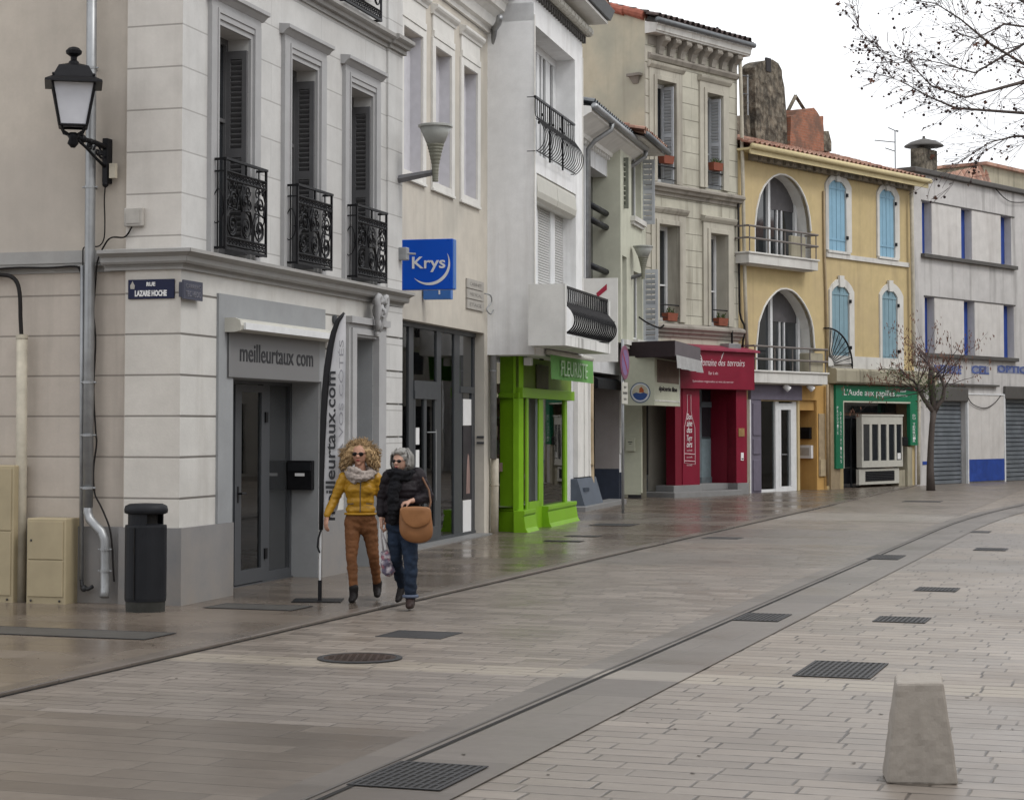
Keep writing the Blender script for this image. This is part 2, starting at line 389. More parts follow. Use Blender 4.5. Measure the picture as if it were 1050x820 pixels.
    g['iron_grey'] = simple('grey_painted_iron', (.20, .20, .21), .5, .3)
    g['alu_dark'] = simple('dark_grey_aluminium', (.075, .08, .088), .45, .3, var=.05, bump=0)
    g['shutter'] = simple('dark_grey_shutter_paint', (.115, .115, .12), .6, var=.08)
    g['shutter_blue'] = plaster('light_blue_shutter_paint', (.235, .41, .54), dirt=(.1, .2, .25), stain=.15, streak=.35, seed=43, bump=.1, rough=.6)
    g['shutter_lblue'] = plaster('faded_blue_grey_shutter_paint', (.22, .34, .40), dirt=(.12, .18, .2), stain=.15, streak=.35, seed=44, bump=.1, rough=.6)
    g['shutter_pale'] = plaster('pale_grey_shutter_paint', (.45, .47, .50), dirt=(.25, .25, .26), stain=.1, streak=.35, seed=45, bump=.1, rough=.6)
    g['shutter_olive'] = simple('olive_grey_shutter_paint', (.17, .18, .15), .65)
    g['white_paint'] = simple('white_window_paint', (.68, .69, .70), .45, var=.06, bump=.03)
    g['off_white'] = simple('off_white_plastic', (.50, .49, .44), .5, var=.06, bump=.02)
    g['roller'] = simple('white_roller_slats', (.55, .55, .54), .55, var=.05, bump=.03)
    g['roller_grey'] = simple('grey_steel_roller', (.22, .245, .275), .42, .35, var=.2, scale=3)
    g['glass'] = flat_glass('dark_window_glass', (.02, .023, .027), 1.75); g['glass_hi'] = flat_glass('reflective_door_glass', (.03, .032, .034), 2.0)
    g['clear'] = clear_glass('shop_window_glass')
    g['green'] = simple('lime_green_paint', (.20, .42, .012), .38, var=.08, bump=.03, scale=4)
    g['green_dk'] = simple('dull_green_paint', (.16, .25, .03), .5, var=.12)
    g['awn_green'] = simple('green_awning_cloth', (.13, .33, .085), .8, var=.1)
    g['crimson'] = simple('crimson_paint', (.20, .008, .028), .42, var=.07, bump=.02, scale=3)
    g['crimson_dk'] = simple('deep_crimson_paint', (.16, .006, .02), .5, var=.07)
    g['mauve_paint'] = simple('purple_grey_paint', (.14, .125, .165), .6, var=.1)
    g['shop_green'] = simple('emerald_sign_paint', (.015, .17, .085), .45, var=.08)
    g['brown_awn'] = simple('dark_brown_awning_cloth', (.045, .033, .036), .85)
    g['awn_grey'] = simple('grey_mauve_awning_cloth', (.12, .105, .115), .85)
    g['valance'] = simple('pale_grey_valance_cloth', (.38, .38, .38), .85, var=.15, scale=12)
    g['boxcream'] = simple('pale_cream_green_panel', (.47, .48, .38), .6, var=.05)
    g['white'] = simple('white_lettering', (.75, .75, .75), .5, var=.03, bump=0)
    g['palepink'] = simple('pale_pink_lettering', (.60, .42, .44), .6, var=.03, bump=0)
    g['ink'] = simple('black_lettering', (.015, .015, .017), .5, var=0, bump=0)
    g['signgrey'] = simple('grey_sign_panel', (.175, .175, .178), .45, var=.03, bump=.02)
    g['signtxt'] = simple('charcoal_lettering', (.035, .036, .04), .5, var=0, bump=0)
    g['krysblue'] = simple('vivid_blue_sign_face', (.004, .085, .56), .3, var=.02, bump=0)
    g['krysblue2'] = simple('mid_blue_sign_face', (.05, .16, .45), .4, var=.05, bump=0)
    g['enamel'] = simple('navy_enamel', (.008, .012, .045), .25, var=.02, bump=0)
    g['slate'] = simple('slate_plate', (.055, .058, .085), .6, var=.08)
    g['stoneplaq'] = simple('stone_plaque', (.40, .38, .35), .8, var=.1)
    g['tan_box'] = simple('yellowish_tan_cabinet_paint', (.37, .31, .20), .6, var=.1, scale=4)
    g['bin'] = simple('charcoal_bin_plastic', (.014, .015, .018), .5, var=.15, scale=5, bump=.1)
    g['conc'] = plaster('weathered_concrete', (.33, .30, .265), dirt=(.12, .105, .09), stain=.35, streak=.45, seed=47, bump=.7, grime=.5)
    g['step'] = plaster('grey_granite_step', (.22, .22, .22), stain=.3, streak=.1, seed=48, rough=.5)
    g['slabstone'] = plaster('lichened_stone_ledge', (.36, .33, .25), dirt=(.08, .075, .05), stain=.5, streak=.8, seed=49, bump=.5)
    g['cast'] = simple('cast_iron_cover', (.055, .055, .057), .55, .5, bump=.3, scale=12)
    g['cover_stone'] = simple('dark_stone_cover', (.07, .066, .06), .5, var=.2)
    g['terracotta'] = simple('terracotta_pot', (.24, .075, .045), .8)
    g['leaf_dry'] = simple('dry_plane_leaf', (.075, .045, .035), .8, var=.4)
    g['leaf_rust'] = simple('rust_brown_leaf', (.16, .075, .05), .85, var=.5)
    g['leaf_green'] = simple('olive_green_leaf', (.06, .09, .025), .7, var=.4)
    g['bark'] = simple('grey_brown_bark', (.095, .078, .07), .9, bump=.6, scale=14)
    g['twig'] = simple('dark_twig_bark', (.085, .065, .066), .9, bump=.3)
    g['cable'] = simple('black_cable', (.015, .013, .013), .6, bump=0)
    g['interior'] = simple('dim_shop_interior', (.42, .40, .37), .9, var=.2, scale=1.5)
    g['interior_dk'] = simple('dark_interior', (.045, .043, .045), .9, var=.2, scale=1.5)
    g['wood'] = simple('brown_wood', (.12, .06, .03), .6)
    g['frosted'] = simple('frosted_lantern_glass', (.55, .56, .60), .35, var=.04, bump=0)
    g['lampglass'] = simple('ribbed_grey_glass', (.36, .37, .35), .3, var=.08, bump=0)
    g['lamp_low'] = simple('ribbed_olive_glass', (.20, .20, .16), .35, var=.15, bump=0)
    g['tube_light'] = emit('shop_ceiling_tube', (1, .97, .9), 9.0)
mats()
g = M_
n = NT('old_rubble_masonry'); a_ = n.noise(2.2, 8, None, .7); b_ = n.noise(5.5, 6, None, .65, (1, 1, .35)); v_ = n.n('TexVoronoi'); v_.inputs['Scale'].default_value = 5; n.l(n.co, v_.inputs['Vector'])
c_ = n.mix(n.mapr(a_, .38, .62), (.055, .048, .038), (.26, .225, .175)); c_ = n.mix(n.mapr(b_, .45, .62, 0, .75), c_, (.045, .04, .034)); c_ = n.mix(n.mapr(v_.outputs['Distance'], .0, .5, .35, 0), c_, (.30, .27, .22))
n.bump(n.math('ADD', a_, n.math('MULTIPLY', v_.outputs['Distance'], .6)), 1.0, .12); g['rubble'] = n.fin(c_, .95, 0, .2)

# ------------------------------------------------------------------ wall helpers
def wall(name, F, u0, u1, z0, z1, holes, mat, parent, depth=.25, back=None, left=True, right=True, y=0.0, top=None, smooth=False):
    """wall sheet at local y with openings; holes = list of (u0,u1,z0,z1) or polygon loops; jambs go inward by depth"""
    m = MB()
    outer = top if top else [(u0, z0), (u1, z0), (u1, z1), (u0, z1)]
    loops = []
    for h in holes:
        if len(h) == 4 and isinstance(h[0], (int, float)): loops.append([(h[0], h[2]), (h[0], h[3]), (h[1], h[3]), (h[1], h[2])])
        else: loops.append(list(h))
    polys = [[Vector((a, b, 0)) for a, b in outer]] + [[Vector((a, b, 0)) for a, b in lp] for lp in loops]
    flat = [(p.x, y, p.y) for pl in polys for p in pl]
    tri = geometry.tessellate_polygon(polys)
    m.add(flat, [tuple(t) for t in tri])
    for lp in loops:
        n = len(lp)
        for i in range(n):
            a, b = lp[i], lp[(i+1) % n]
            m.quad((a[0], y, a[1]), (b[0], y, b[1]), (b[0], y+depth, b[1]), (a[0], y+depth, a[1]))
    if back:
        if left: m.quad((u0, y, z0), (u0, y, outer[-1][1]), (u0, back, outer[-1][1]), (u0, back, z0))
        if right: m.quad((u1, y, z0), (u1, back, z0), (u1, back, outer[-2][1]), (u1, y, outer[-2][1]))
        m.quad((u0, back, z0), (u0, back, z1), (u1, back, z1), (u1, back, z0))
        m.quad((u0, y, z1), (u1, y, z1), (u1, back, z1), (u0, back, z1))
    return m.build(name, mat, parent, F.M, recalc=False)
def bx(name, F, mat, parent, *boxes, bevel=0.0):
    # boxes that do not touch one another become separate parts
    nb_ = [(min(b[0], b[1]), max(b[0], b[1]), min(b[2], b[3]), max(b[2], b[3]), min(b[4], b[5]), max(b[4], b[5])) for b in boxes]
    grp = list(range(len(nb_)))
    def touch(p, q): return all(p[i] <= q[i+1]+.006 and q[i] <= p[i+1]+.006 for i in (0, 2, 4))
    for _ in nb_:
        for i in range(len(nb_)):
            for j in range(len(nb_)):
                if grp[i] != grp[j] and touch(nb_[i], nb_[j]): a_ = min(grp[i], grp[j]); grp[i] = grp[j] = a_
    first = None
    for k in sorted(set(grp)):
        m = MB()
        for i, b in enumerate(boxes):
            if grp[i] == k: m.box(*b)
        o = m.build(name, mat, parent, F.M, bevel=bevel); first = first or o
    return first
def louvre(m, p0, ax, w_, z0, z1, th, n=None, up=Vector((0, 0, 1)), gap=.055, rails=(.08, .5), stile=.055, face=None):
    """louvred leaf: p0 bottom corner, ax direction of width (unit), thickness direction nrm"""
    nrm = face
    def bar(a0, a1, b0, b1, t0, t1):
        P = lambda a, b, t: Vector(p0)+ax*a+up*b+nrm*t
        m.hexa([P(a0, b0, t0), P(a1, b0, t0), P(a1, b0, t1), P(a0, b0, t1)], [P(a0, b1, t0), P(a1, b1, t0), P(a1, b1, t1), P(a0, b1, t1)])
    H = z1-z0
    bar(0, stile, 0, H, 0, th); bar(w_-stile, w_, 0, H, 0, th)
    bar(stile, w_-stile, 0, .09, 0, th); bar(stile, w_-stile, H-.09, H, 0, th); bar(stile, w_-stile, H*.5-.05, H*.5+.05, 0, th)
    for (a, b) in ((.09, H*.5-.05), (H*.5+.05, H-.09)):
        k = max(1, int((b-a)/gap)); s = (b-a)/k
        for i in range(k):
            zb = a+i*s
            P = lambda aa, bb, t: Vector(p0)+ax*aa+up*bb+nrm*t
            m.add([P(stile, zb, th*.15), P(w_-stile, zb, th*.15), P(w_-stile, zb+s*.62, th*.9), P(stile, zb+s*.62, th*.9),
                   P(stile, zb+s*.18, th*.15), P(w_-stile, zb+s*.18, th*.15), P(w_-stile, zb+s*.8, th*.9), P(stile, zb+s*.8, th*.9)],
                  [(0,1,2,3), (4,7,6,5), (0,4,5,1), (3,2,6,7)])
def tiles_roof(name, F, parent, u0, u1, y0, z0, y1, z1, mat, pitch=.24, over=0.0):
    """half-round tile rows running up the slope from (y0,z0) to (y1,z1)"""
    m = MB(); n = int((u1-u0)/pitch); L_ = math.hypot(y1-y0, z1-z0); rows = max(2, int(L_/.38))
    ny, nz_ = -(z1-z0)/L_, (y1-y0)/L_
    seg = 6; prof = []
    for i in range(n):
        for k in range(seg):
            a = math.pi*k/(seg-1); 
            prof.append((u0+i*pitch + pitch*.62*(.5-.5*math.cos(a)), .075*math.sin(a)+.02))
        prof.append((u0+i*pitch+pitch*.81, -.015))
    prof.append((u1, .0))
    vs = []; fs = []; W_ = len(prof)
    for r_ in range(rows):
        for e in (0, 1):
            t = (r_+e)/rows; lift = .035*(1-e)
            jit = [rnd.uniform(-.006, .006) for _ in range(n+1)]
            for i, (u, h) in enumerate(prof):
                hh = h+lift+jit[min(n, i//(seg+1))]
                vs.append((u, y0+(y1-y0)*t+ny*hh, z0+(z1-z0)*t+nz_*hh))
    for r_ in range(rows*2-1):
        for i in range(W_-1): fs.append((r_*W_+i, r_*W_+i+1, (r_+1)*W_+i+1, (r_+1)*W_+i))
    m.add(vs, fs)
    # under board
    m.add([(u0, y0, z0-.03), (u1, y0, z0-.03), (u1, y1, z1-.03), (u0, y1, z1-.03)], [(0, 1, 2, 3)])
    m.add([(u0, y0-.001, z0-.03), (u1, y0-.001, z0-.03), (u1, y0-.001, z0+.03), (u0, y0-.001, z0+.03)], [(0, 1, 2, 3)])
    return m.build(name, mat, parent, F.M, recalc=False)
def spiral(cx, cz, r0, turns, a0, dirn=1, n=22, y=0.0, r1=.012):
    pts = []
    for i in range(n+1):
        t = i/n; r_ = r0*(1-t)**.9+r1; a = a0+dirn*turns*2*math.pi*t
        pts.append((cx+r_*math.cos(a), y, cz+r_*math.sin(a)))
    return pts
def iron_panel(m, u0, u1, z0, z1, y, r=.011, cell=.30):
    """scrolled wrought iron panel in plane y"""
    n = max(1, round((u1-u0)/cell)); w_ = (u1-u0)/n; H = z1-z0
    for i in range(n):
        c = u0+w_*(i+.5); d = 1 if i % 2 == 0 else -1
        A = w_*.40
        m.tube(spiral(c, z0+H*.30, A, 1.9, math.pi/2, d, y=y), r, 4)
        m.tube(spiral(c-d*.01, z0+H*.30, A*.62, 1.2, -math.pi/2, d, n=14, y=y), r*.8, 4)
        m.tube(spiral(c+d*w_*.1, z0+H*.64, A*.62, 1.5, -math.pi/2, -d, y=y), r, 4)
        m.tube(spiral(c-d*w_*.22, z0+H*.60, A*.33, 1.3, math.pi/2, d, n=12, y=y), r*.8, 4)
        m.tube(spiral(c-d*w_*.15, z0+H*.80, A*.40, 1.4, 0, d, n=14, y=y), r*.8, 4)
        m.tube(spiral(c+d*w_*.25, z0+H*.83, A*.28, 1.2, math.pi, -d, n=12, y=y), r*.8, 4)
        m.tube([(c-d*w_*.45, y, z0+H*.10), (c-d*w_*.47, y, z0+H*.35), (c-d*w_*.30, y, z0+H*.52), (c+d*w_*.30, y, z0+H*.5), (c+d*w_*.45, y, z0+H*.7), (c+d*w_*.2, y, z0+H*.9)], r, 4)
        m.ball((c, y, z0+H*.30), .022, n=6, m=4); m.ball((c+d*w_*.1, y, z0+H*.64), .018, n=6, m=4)
        for q in range(4):      # rosette bands above and below
            for zz in (z0+H*.055, z1-H*.055):
                cc = u0+w_*i+w_*(q+.5)/4
                m.tube([(cc+w_*.1*math.cos(a), y, zz+H*.035*math.sin(a)) for a in [2*math.pi*t/8 for t in range(8)]], r*.7, 4, closed=True)
                m.ball((cc, y, zz), .011, n=5, m=4)
    for zz in (z0, z0+H*.105, z1-H*.105, z1): m.tube([(u0, y, zz), (u1, y, zz)], r*1.2, 4)
# ================================================================== GROUND
SA = math.atan2(680, 2000)
SM = Matrix.Rotation(-SA, 4, 'Z')
SE1 = Vector((math.sin(SA), math.cos(SA), 0)); SE2 = Vector((math.cos(SA), -math.sin(SA), 0))
def S(px, py, z=0.0):
    p = G(px, py, z); return p.dot(SE2), p.dot(SE1)
def SL(z): return SM @ Matrix.Translation((0, 0, z))
vy = lambda px, py: S(px, py)[1]
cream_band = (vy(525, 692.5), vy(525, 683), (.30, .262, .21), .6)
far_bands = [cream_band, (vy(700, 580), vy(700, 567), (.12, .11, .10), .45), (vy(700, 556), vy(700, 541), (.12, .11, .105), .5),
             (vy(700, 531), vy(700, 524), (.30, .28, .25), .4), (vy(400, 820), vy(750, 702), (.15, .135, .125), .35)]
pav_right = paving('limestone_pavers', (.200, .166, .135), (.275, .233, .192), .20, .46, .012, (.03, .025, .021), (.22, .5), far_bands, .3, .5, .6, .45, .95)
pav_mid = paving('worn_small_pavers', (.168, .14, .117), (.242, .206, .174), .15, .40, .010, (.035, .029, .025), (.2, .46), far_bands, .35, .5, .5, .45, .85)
pav_slab = paving('brown_grey_long_slabs', (.122, .100, .082), (.17, .142, .117), .24, 1.1, .008, (.035, .028, .024), (.17, .4), (), .5, .6, .35, .35, .8)
pav_walk = paving('brown_pavement_slabs', (.136, .108, .085), (.175, .143, .115), .42, .9, .006, (.07, .06, .05), (.06, .3), [(vy(700, 540), vy(700, 528), (.14, .13, .12), .4)], .5, .65, .3)
pav_drain = paving('grey_granite_strip', (.128, .110, .095), (.155, .135, .118), .9, 3.0, .008, (.07, .06, .052), (.2, .45), [(cream_band[0], cream_band[1], (.28, .25, .21), .6)], .3, .55, .25)
def sheet(name, mat, pts, z, kind='structure'):
    m = MB(); m.add([(a, b, 0) for a, b in pts], [tuple(range(len(pts)))])
    o = m.build(name, mat, None, SL(z)); tag(o, kind=kind); return o
sheet('ground', pav_right, [(-600, -60), (600, -60), (600, 900), (-600, 900)], 0)
xk = S(350, 634)[0]; xL = S(750, 622.5)[0]; xR = S(725, 685)[0]; xS = S(765, 630)[0]
yd = S(300, 743)[1]
sheet('street_paving', pav_mid, [(xk-.3, yd), (xL+.05, yd), (xL+.05, 70), (xk-.3, 70)], .004)
sheet('slab_paving', pav_slab, [(xk-.3, -5), (xL+.05, -5), (xL+.05, yd), (xk-.3, yd)], .004)
# granite drain strip, curving away at the far end
def strip(name, mat, xa, xb, ya, yb, z, curve=0.0, y0=34.0):
    m = MB(); n = 60; vs = []
    for i in range(n+1):
        y = ya+(yb-ya)*i/n; c = curve*max(0, y-y0)**2
        vs += [(xa+c, y, 0), (xb+c, y, 0)]
    m.add(vs, [(2*i, 2*i+1, 2*i+3, 2*i+2) for i in range(n)])
    o = m.build(name, mat, None, SL(z)); return tag(o, kind='structure')
CV = .0045
strip('drain_strip', pav_drain, xL, xR, -3, 60, .008, CV)
dk = simple('dark_drain_slot', (.018, .017, .016), .7)
slot_in = S(480+525-480, 735)[0]
strip('drain_slot', dk, xS-.016, xS+.016, -3, 60, .012, CV)
strip('drain_slot_edge', simple('worn_slot_rim', (.09, .082, .075), .5), xS-.085, xS-.06, -3, 60, .012, CV)
# pavement along the shops: a 2.5 cm step
m = MB(); kk = .03
m.box(-80, xk, -12, 90, -.2, kk)
o = m.build('pavement', pav_walk, None, SM, bevel=.006); tag(o, kind='structure')
m = MB(); m.box(xk-.16, xk+.004, -12, 60, -.2, kk+.004)
o = m.build('pavement_edge_stones', paving('kerb_edge_stones', (.125, .103, .086), (.16, .134, .112), 1.0, 3.0, .008, (.05, .04, .035), (.14, .4), (), .4, .6, .2), None, SM, bevel=.008); tag(o, kind='structure')
strip('kerb_joint', dk, xk+.004, xk+.03, -12, 45, .009)

def cover(px, py, w_, l_, name, label, group, kind='grate', z=.0045, rot=0.0):
    c = G(px, py, z); M = Matrix.Translation(c) @ Matrix.Rotation(-SA+rot, 4, 'Z')
    t = thing(name, label, 'drain cover' if kind == 'grate' else 'cover', M, group)
    m = MB(); f = .022
    m.box(-w_/2, w_/2, -l_/2, -l_/2+f, 0, .004); m.box(-w_/2, w_/2, l_/2-f, l_/2, 0, .004)
    m.box(-w_/2, -w_/2+f, -l_/2+f, l_/2-f, 0, .004); m.box(w_/2-f, w_/2, -l_/2+f, l_/2-f, 0, .004)
    m.build('frame', g['cast'], t)
    m = MB()
    if kind == 'grate':
        m.box(-w_/2+f, w_/2-f, -l_/2+f, l_/2-f, 0, .001)
        m.build('pit', dk, t); m = MB()
        n = max(4, int(w_/.045)); s = (w_-2*f)/n
        for i in range(n): m.box(-w_/2+f+i*s+s*.25, -w_/2+f+i*s+s*.75, -l_/2+f, l_/2-f, .0012, .0038)
        n = max(3, int(l_/.12)); s = (l_-2*f)/n
        for i in range(1, n): m.box(-w_/2+f, w_/2-f, -l_/2+f+i*s-.01, -l_/2+f+i*s+.01, .0013, .0034)
        m.build('bars', g['cast'], t)
    else:
        m.box(-w_/2+f, w_/2-f, -l_/2+f, l_/2-f, 0, .003); m.build('lid', g['cover_stone'] if kind == 'stone' else g['cast'], t)
    return t
m = MB(); lr = random.Random(9)
for k in range(48):
    q = G(lr.uniform(20, 1040), 520+(lr.random()**.8)*290, .0); s_ = lr.uniform(.006, .017); a_ = lr.uniform(0, 6.28); zz = .0345 if q.dot(SE2) < xk else (.0105 if q.dot(SE2) < xR else .003)
    n_ = lr.randint(5, 7); m.add([(q.x+s_*lr.uniform(.6, 1.2)*math.cos(a_+6.28*i/n_), q.y+s_*lr.uniform(.6, 1.2)*math.sin(a_+6.28*i/n_), zz+lr.uniform(0, .003)) for i in range(n_)], [tuple(range(n_))])
o = m.build('ground_litter', simple('dark_specks_of_dirt', (.035, .028, .022), .8), None); tag(o, 'small dark specks of dirt and leaf bits scattered over the paving', 'litter', kind='stuff')
GR = 'cast iron drain gratings in the paving'
cover(863, 686, .56, .95, 'drain_grating', 'largest iron grating right of the drain strip, nearest the concrete bollard', GR)
cover(925, 635, .48, .52, 'drain_grating', 'iron grating in the pale pavers just beyond the one near the bollard', GR)
cover(961, 604, .45, .5, 'drain_grating', 'iron grating in the pale pavers, second beyond the big one near the bollard', GR)
cover(1016, 563, .46, .6, 'drain_grating', 'farthest small iron grating at the right edge of the square', GR)
cover(430, 794.5, .50, .72, 'drain_grating', 'iron grating set in the granite drain strip at the bottom of the picture', GR, z=.0125)
cover(782, 632.5, .42, .72, 'drain_grating', 'iron grating in the middle of the granite drain strip', GR, z=.0125)
cover(909, 571, .42, .9, 'drain_grating', 'iron grating at the far end of the granite drain strip', GR, z=.0125)
CO = 'flat access covers in the paving'
cover(430, 650.5, .6, .55, 'access_cover', 'dark rectangular cover in the street paving in front of the two women', CO, 'iron')
cover(630, 537.8, .75, .75, 'access_cover', 'dark cover on the pavement in front of the no parking sign post', CO, 'iron', z=kk+.004)
cover(598, 549.5, .55, .35, 'access_cover', 'dark cover on the pavement beside the lime green florist shop, farther of two', CO, 'iron', z=kk+.004)
cover(578, 554.5, .6, .25, 'access_cover', 'dark cover on the pavement beside the lime green florist shop, nearer of two', CO, 'iron', z=kk+.004)
cover(741, 551.5, .6, .5, 'access_cover', 'dark cover in the street in front of the crimson wine shop', CO, 'iron')
cover(265, 622, .95, .5, 'access_cover', 'reddish brown cover in front of the grey office door', CO, 'stone', z=kk+.004)
cover(72, 648.5, 1.75, .55, 'access_cover', 'long dark cover on the pavement in front of the tan cabinets', CO, 'stone', z=kk+.004)
cover(1000, 545, .5, .5, 'access_cover', 'small dark cover far off at the right in front of the blue shutters', CO, 'iron')
cover(946, 514, .9, .8, 'access_cover', 'far dark cover in front of the green fronted shop', CO, 'iron')
# round manhole
c = G(369, 674.5, .008); t = thing('manhole_cover', 'round rust dark manhole cover in the street below the two women', 'manhole cover', Matrix.Translation(c))
m = MB(); m.lathe([(.33, 0), (.33, .007), (.29, .010), (.285, .006)], n=40); m.build('rim', g['cast'], t)
m = MB(); m.lathe([(.28, 0), (.28, .008), (.01, .009)], n=40)
for i in range(-4, 5):
    for j in range(-4, 5):
        if math.hypot(i, j)*.055 < .24: m.box(i*.055-.017, i*.055+.017, j*.055-.017, j*.055+.017, .008, .0115)
m.build('lid', simple('rusty_cast_iron', (.055, .037, .03), .6, .4, var=.4), t)

# ================================================================== BUILDING 1 : cream corner house
F1 = VPF(1100, .2035, 183, 409)
P1 = F1.P
FL = Face(G(-260, HOR+186.6*(-260+6000)/6183), P1)
T1 = 11.0
b1 = thing('corner_house', 'cream corner house with grey trim, three balconied windows and an office at street level', 'house', F1.M)
L1 = F1.len
# window openings
WN = []
for (xl, yt, xr, xo0, xo1) in ((219.3, 24.0, 252.6, 210.3, 261.6), (294.4, 59.0, 322.0, 286.3, 329.8), (356.0, 88.0, 379.6, 349.5, 386.0)):
    u0, u1 = F1.U(xl), F1.U(xr); zt = F1.Z(xl, yt)
    WN.append((u0, u1, zt, F1.U(xo0), F1.U(xo1)))
zct = F1.Z(189, 251.5, .2); zcs = F1.Z(184.5, 269, .05); zcb = F1.Z(183, 275.5)
zt_ = sum(a[2] for a in WN)/3
ztop = zt_
wz0 = zct+.02
zsb = F1.Z(394, 43.5); zst = F1.Z(410.5, 37, .15)   # upper string course
holes = [(a[0], a[1], wz0, ztop) for a in WN]
wall('wall_upper', F1, 0, L1, zcs, T1, holes, g['cream'], b1, depth=.30, back=7.5, left=False)
du0, du1, _, dzt = F1.rect(236.3, 386.0, 327.3, 600)
su0, su1 = F1.U(359.3), F1.U(382.2); szt = F1.Z(359.3, 344.8)
wall('wall_lower', F1, 0, L1, -.1, zcs, [(du0, du1, -.1, dzt), (su0, su1, -.1, szt)], g['cream_low'], b1, depth=.42, back=7.5, left=False)
# street level grey surround, plinth, pilaster
gu0, gu1, _, gzt = F1.rect(221.3, 300.4, 331.0, 600)
pz = F1.Z(190, 540.5)
bx('door_surround', F1, g['surround'], b1, (gu0, du0, -.028, 0, pz+.002, gzt), (du1, gu1, -.028, 0, pz+.002, gzt), (du0, du1, -.028, 0, dzt, gzt))
bx('door_reveal', F1, g['surround'], b1, (du1-.012, du1+.004, 0.002, .40, 0, dzt), (du0-.004, du0+.012, 0.002, .40, 0, dzt), (du0, du1, .0, .40, dzt-.012, dzt))
sm0, sm1 = F1.U(352.8), F1.U(391.5)
bx('plinth', F1, g['plinth'], b1, (-.04, du0, -.045, 0, -.1, pz), (du1, sm0, -.045, 0, -.1, pz), (sm1, L1+.01, -.045, 0, -.1, pz))
# side passage surround with stepped mouldings
smt = F1.Z(353, 326)
bx('passage_surround', F1, g['archi'], b1, (sm0, su0, -.06, 0, 0, szt+.16), (su1, sm1, -.06, 0, 0, szt+.16), (su0, su1, -.06, 0, szt, szt+.16),
   (sm0+.07, su0, -.035-.05, -.06, 0, szt+.10), (su1, sm1-.07, -.085, -.06, 0, szt+.10), (su0, su1, -.085, -.06, szt+.03, szt+.10), (sm0-.02, sm1+.02, -.11, -.0, szt+.16, szt+.24))
bx('passage_jambs', F1, g['surround'], b1, (su0-.003, su0+.01, 0.002, .419, 0, szt), (su1-.01, su1+.003, 0.002, .419, 0, szt), (su0, su1, .38, .40, 0, szt), (su0, su1, .0, .4, szt-.01, szt))
# carved keystone: scrolled mask over the passage
kc = (F1.U(377), 0, F1.Z(377, 322)); m = MB()
ku, kz = kc[0], kc[2]
for s in (-1, 1):
    m.tube([(ku+s*q[0], -.12-q[1], kz+q[2]) for q in ((.05, .02, -.22), (.10, .04, -.12), (.13, .06, 0), (.15, .07, .10), (.17, .06, .17), (.13, .07, .215), (.08, .07, .20), (.075, .08, .15), (.10, .09, .13))], [.02, .028, .034, .04, .045, .045, .04, .03, .02], 8)
    m.ball((ku+s*.035, -.215, kz+.05), .02, n=8, m=6)
m.ball((ku, -.14, kz+.04), .085, .08, .115, n=14, m=10); m.ball((ku, -.225, kz+.02), .018, .02, .035, n=8, m=6); m.ball((ku, -.205, kz-.035), .035, .02, .014, n=8, m=6)
m.ball((ku, -.13, kz+.15), .10, .07, .06, n=12, m=8); m.ball((ku, -.12, kz-.12), .055, .06, .09, n=12, m=8); m.ball((ku, -.11, kz-.24), .025, .03, .05, n=10, m=6)
for i in range(5): m.tube([(ku-.07+.035*i, -.19, kz+.12), (ku-.08+.04*i, -.20, kz+.17), (ku-.05+.025*i, -.17, kz+.21)], [.012, .018, .01], 6)
m.build('carved_keystone', g['archi'], b1, smooth=True)
for (px, py) in ((342, 327.5), (402, 331.5)):
    m = MB(); u, z = F1.hit(px, py); m.tube([(u, -.0, z), (u, -.03, z)], .055, 20); m.tube([(u, -.03, z), (u, -.036, z)], .035, 16)
    m.build('wall_anchor', g['alu_dark'], b1)
# corner blocks at the right end of the ground floor
m = MB(); q0, q1 = F1.U(392.3), F1.U(408.3)
zz = [F1.Z(392.5, y) for y in (345, 380, 414, 448, 482, 516)]
top = zcb
for z in zz+[pz]:
    if z < pz: z = pz
    m.box(q0, q1+.02, -.05, .0, z+.012, top-.012); top = z
m.build('corner_blocks', g['cream'], b1, F1.M, bevel=.015)
# mouldings (string courses) as profiles
def course(name, F, prof, u0, u1, mat, parent, miter=0):
    m = MB(); m.prism(prof, u0, u1, 'x'); n_ = len(prof)
    if miter < 0: m.v = [((u0+v[1]) if i < n_ else v[0], v[1], v[2]) for i, v in enumerate(m.v)]
    if miter > 0: m.v = [((u1-v[1]) if i >= n_ else v[0], v[1], v[2]) for i, v in enumerate(m.v)]
    return m.build(name, mat, parent, F.M)
pr = [(0, zcb), (-.035, zcb), (-.035, zcb+.05), (-.05, zcs-.02), (-.05, zcs), (-.10, zcs), (-.12, zcs+.02), (-.12, zcs+(zct-zcs)*.45), (-.15, zcs+(zct-zcs)*.55), (-.17, zcs+(zct-zcs)*.62), (-.2, zcs+(zct-zcs)*.7), (-.2, zct-.01), (-.02, zct+.015), (0, zct+.015)]
course('string_course', F1, pr, 0, L1+.06, g['greytrim'], b1, -1)
h2 = zst-zsb
pr2 = [(0, zsb-.06), (-.03, zsb-.06), (-.03, zsb), (-.08, zsb), (-.09, zsb+h2*.35), (-.13, zsb+h2*.45), (-.15, zsb+h2*.6), (-.15, zst), (0, zst+.02)]
course('upper_string_course', F1, pr2, 0, L1+.05, g['greytrim'], b1)
pr3 = [(a-.04 if a < 0 else a, b) for a, b in pr2]
pu0 = F1.U(394.5)
course('upper_string_course', F1, [(a, b+.003) for a, b in pr3], pu0, L1+.07, g['greytrim'], b1)
bx('corner_strip', F1, g['cream'], b1, (pu0+.02, L1+.015, -.03, 0, zct+.012, zsb-.062), (pu0+.02, L1+.015, -.03, 0, zst+.03, T1))
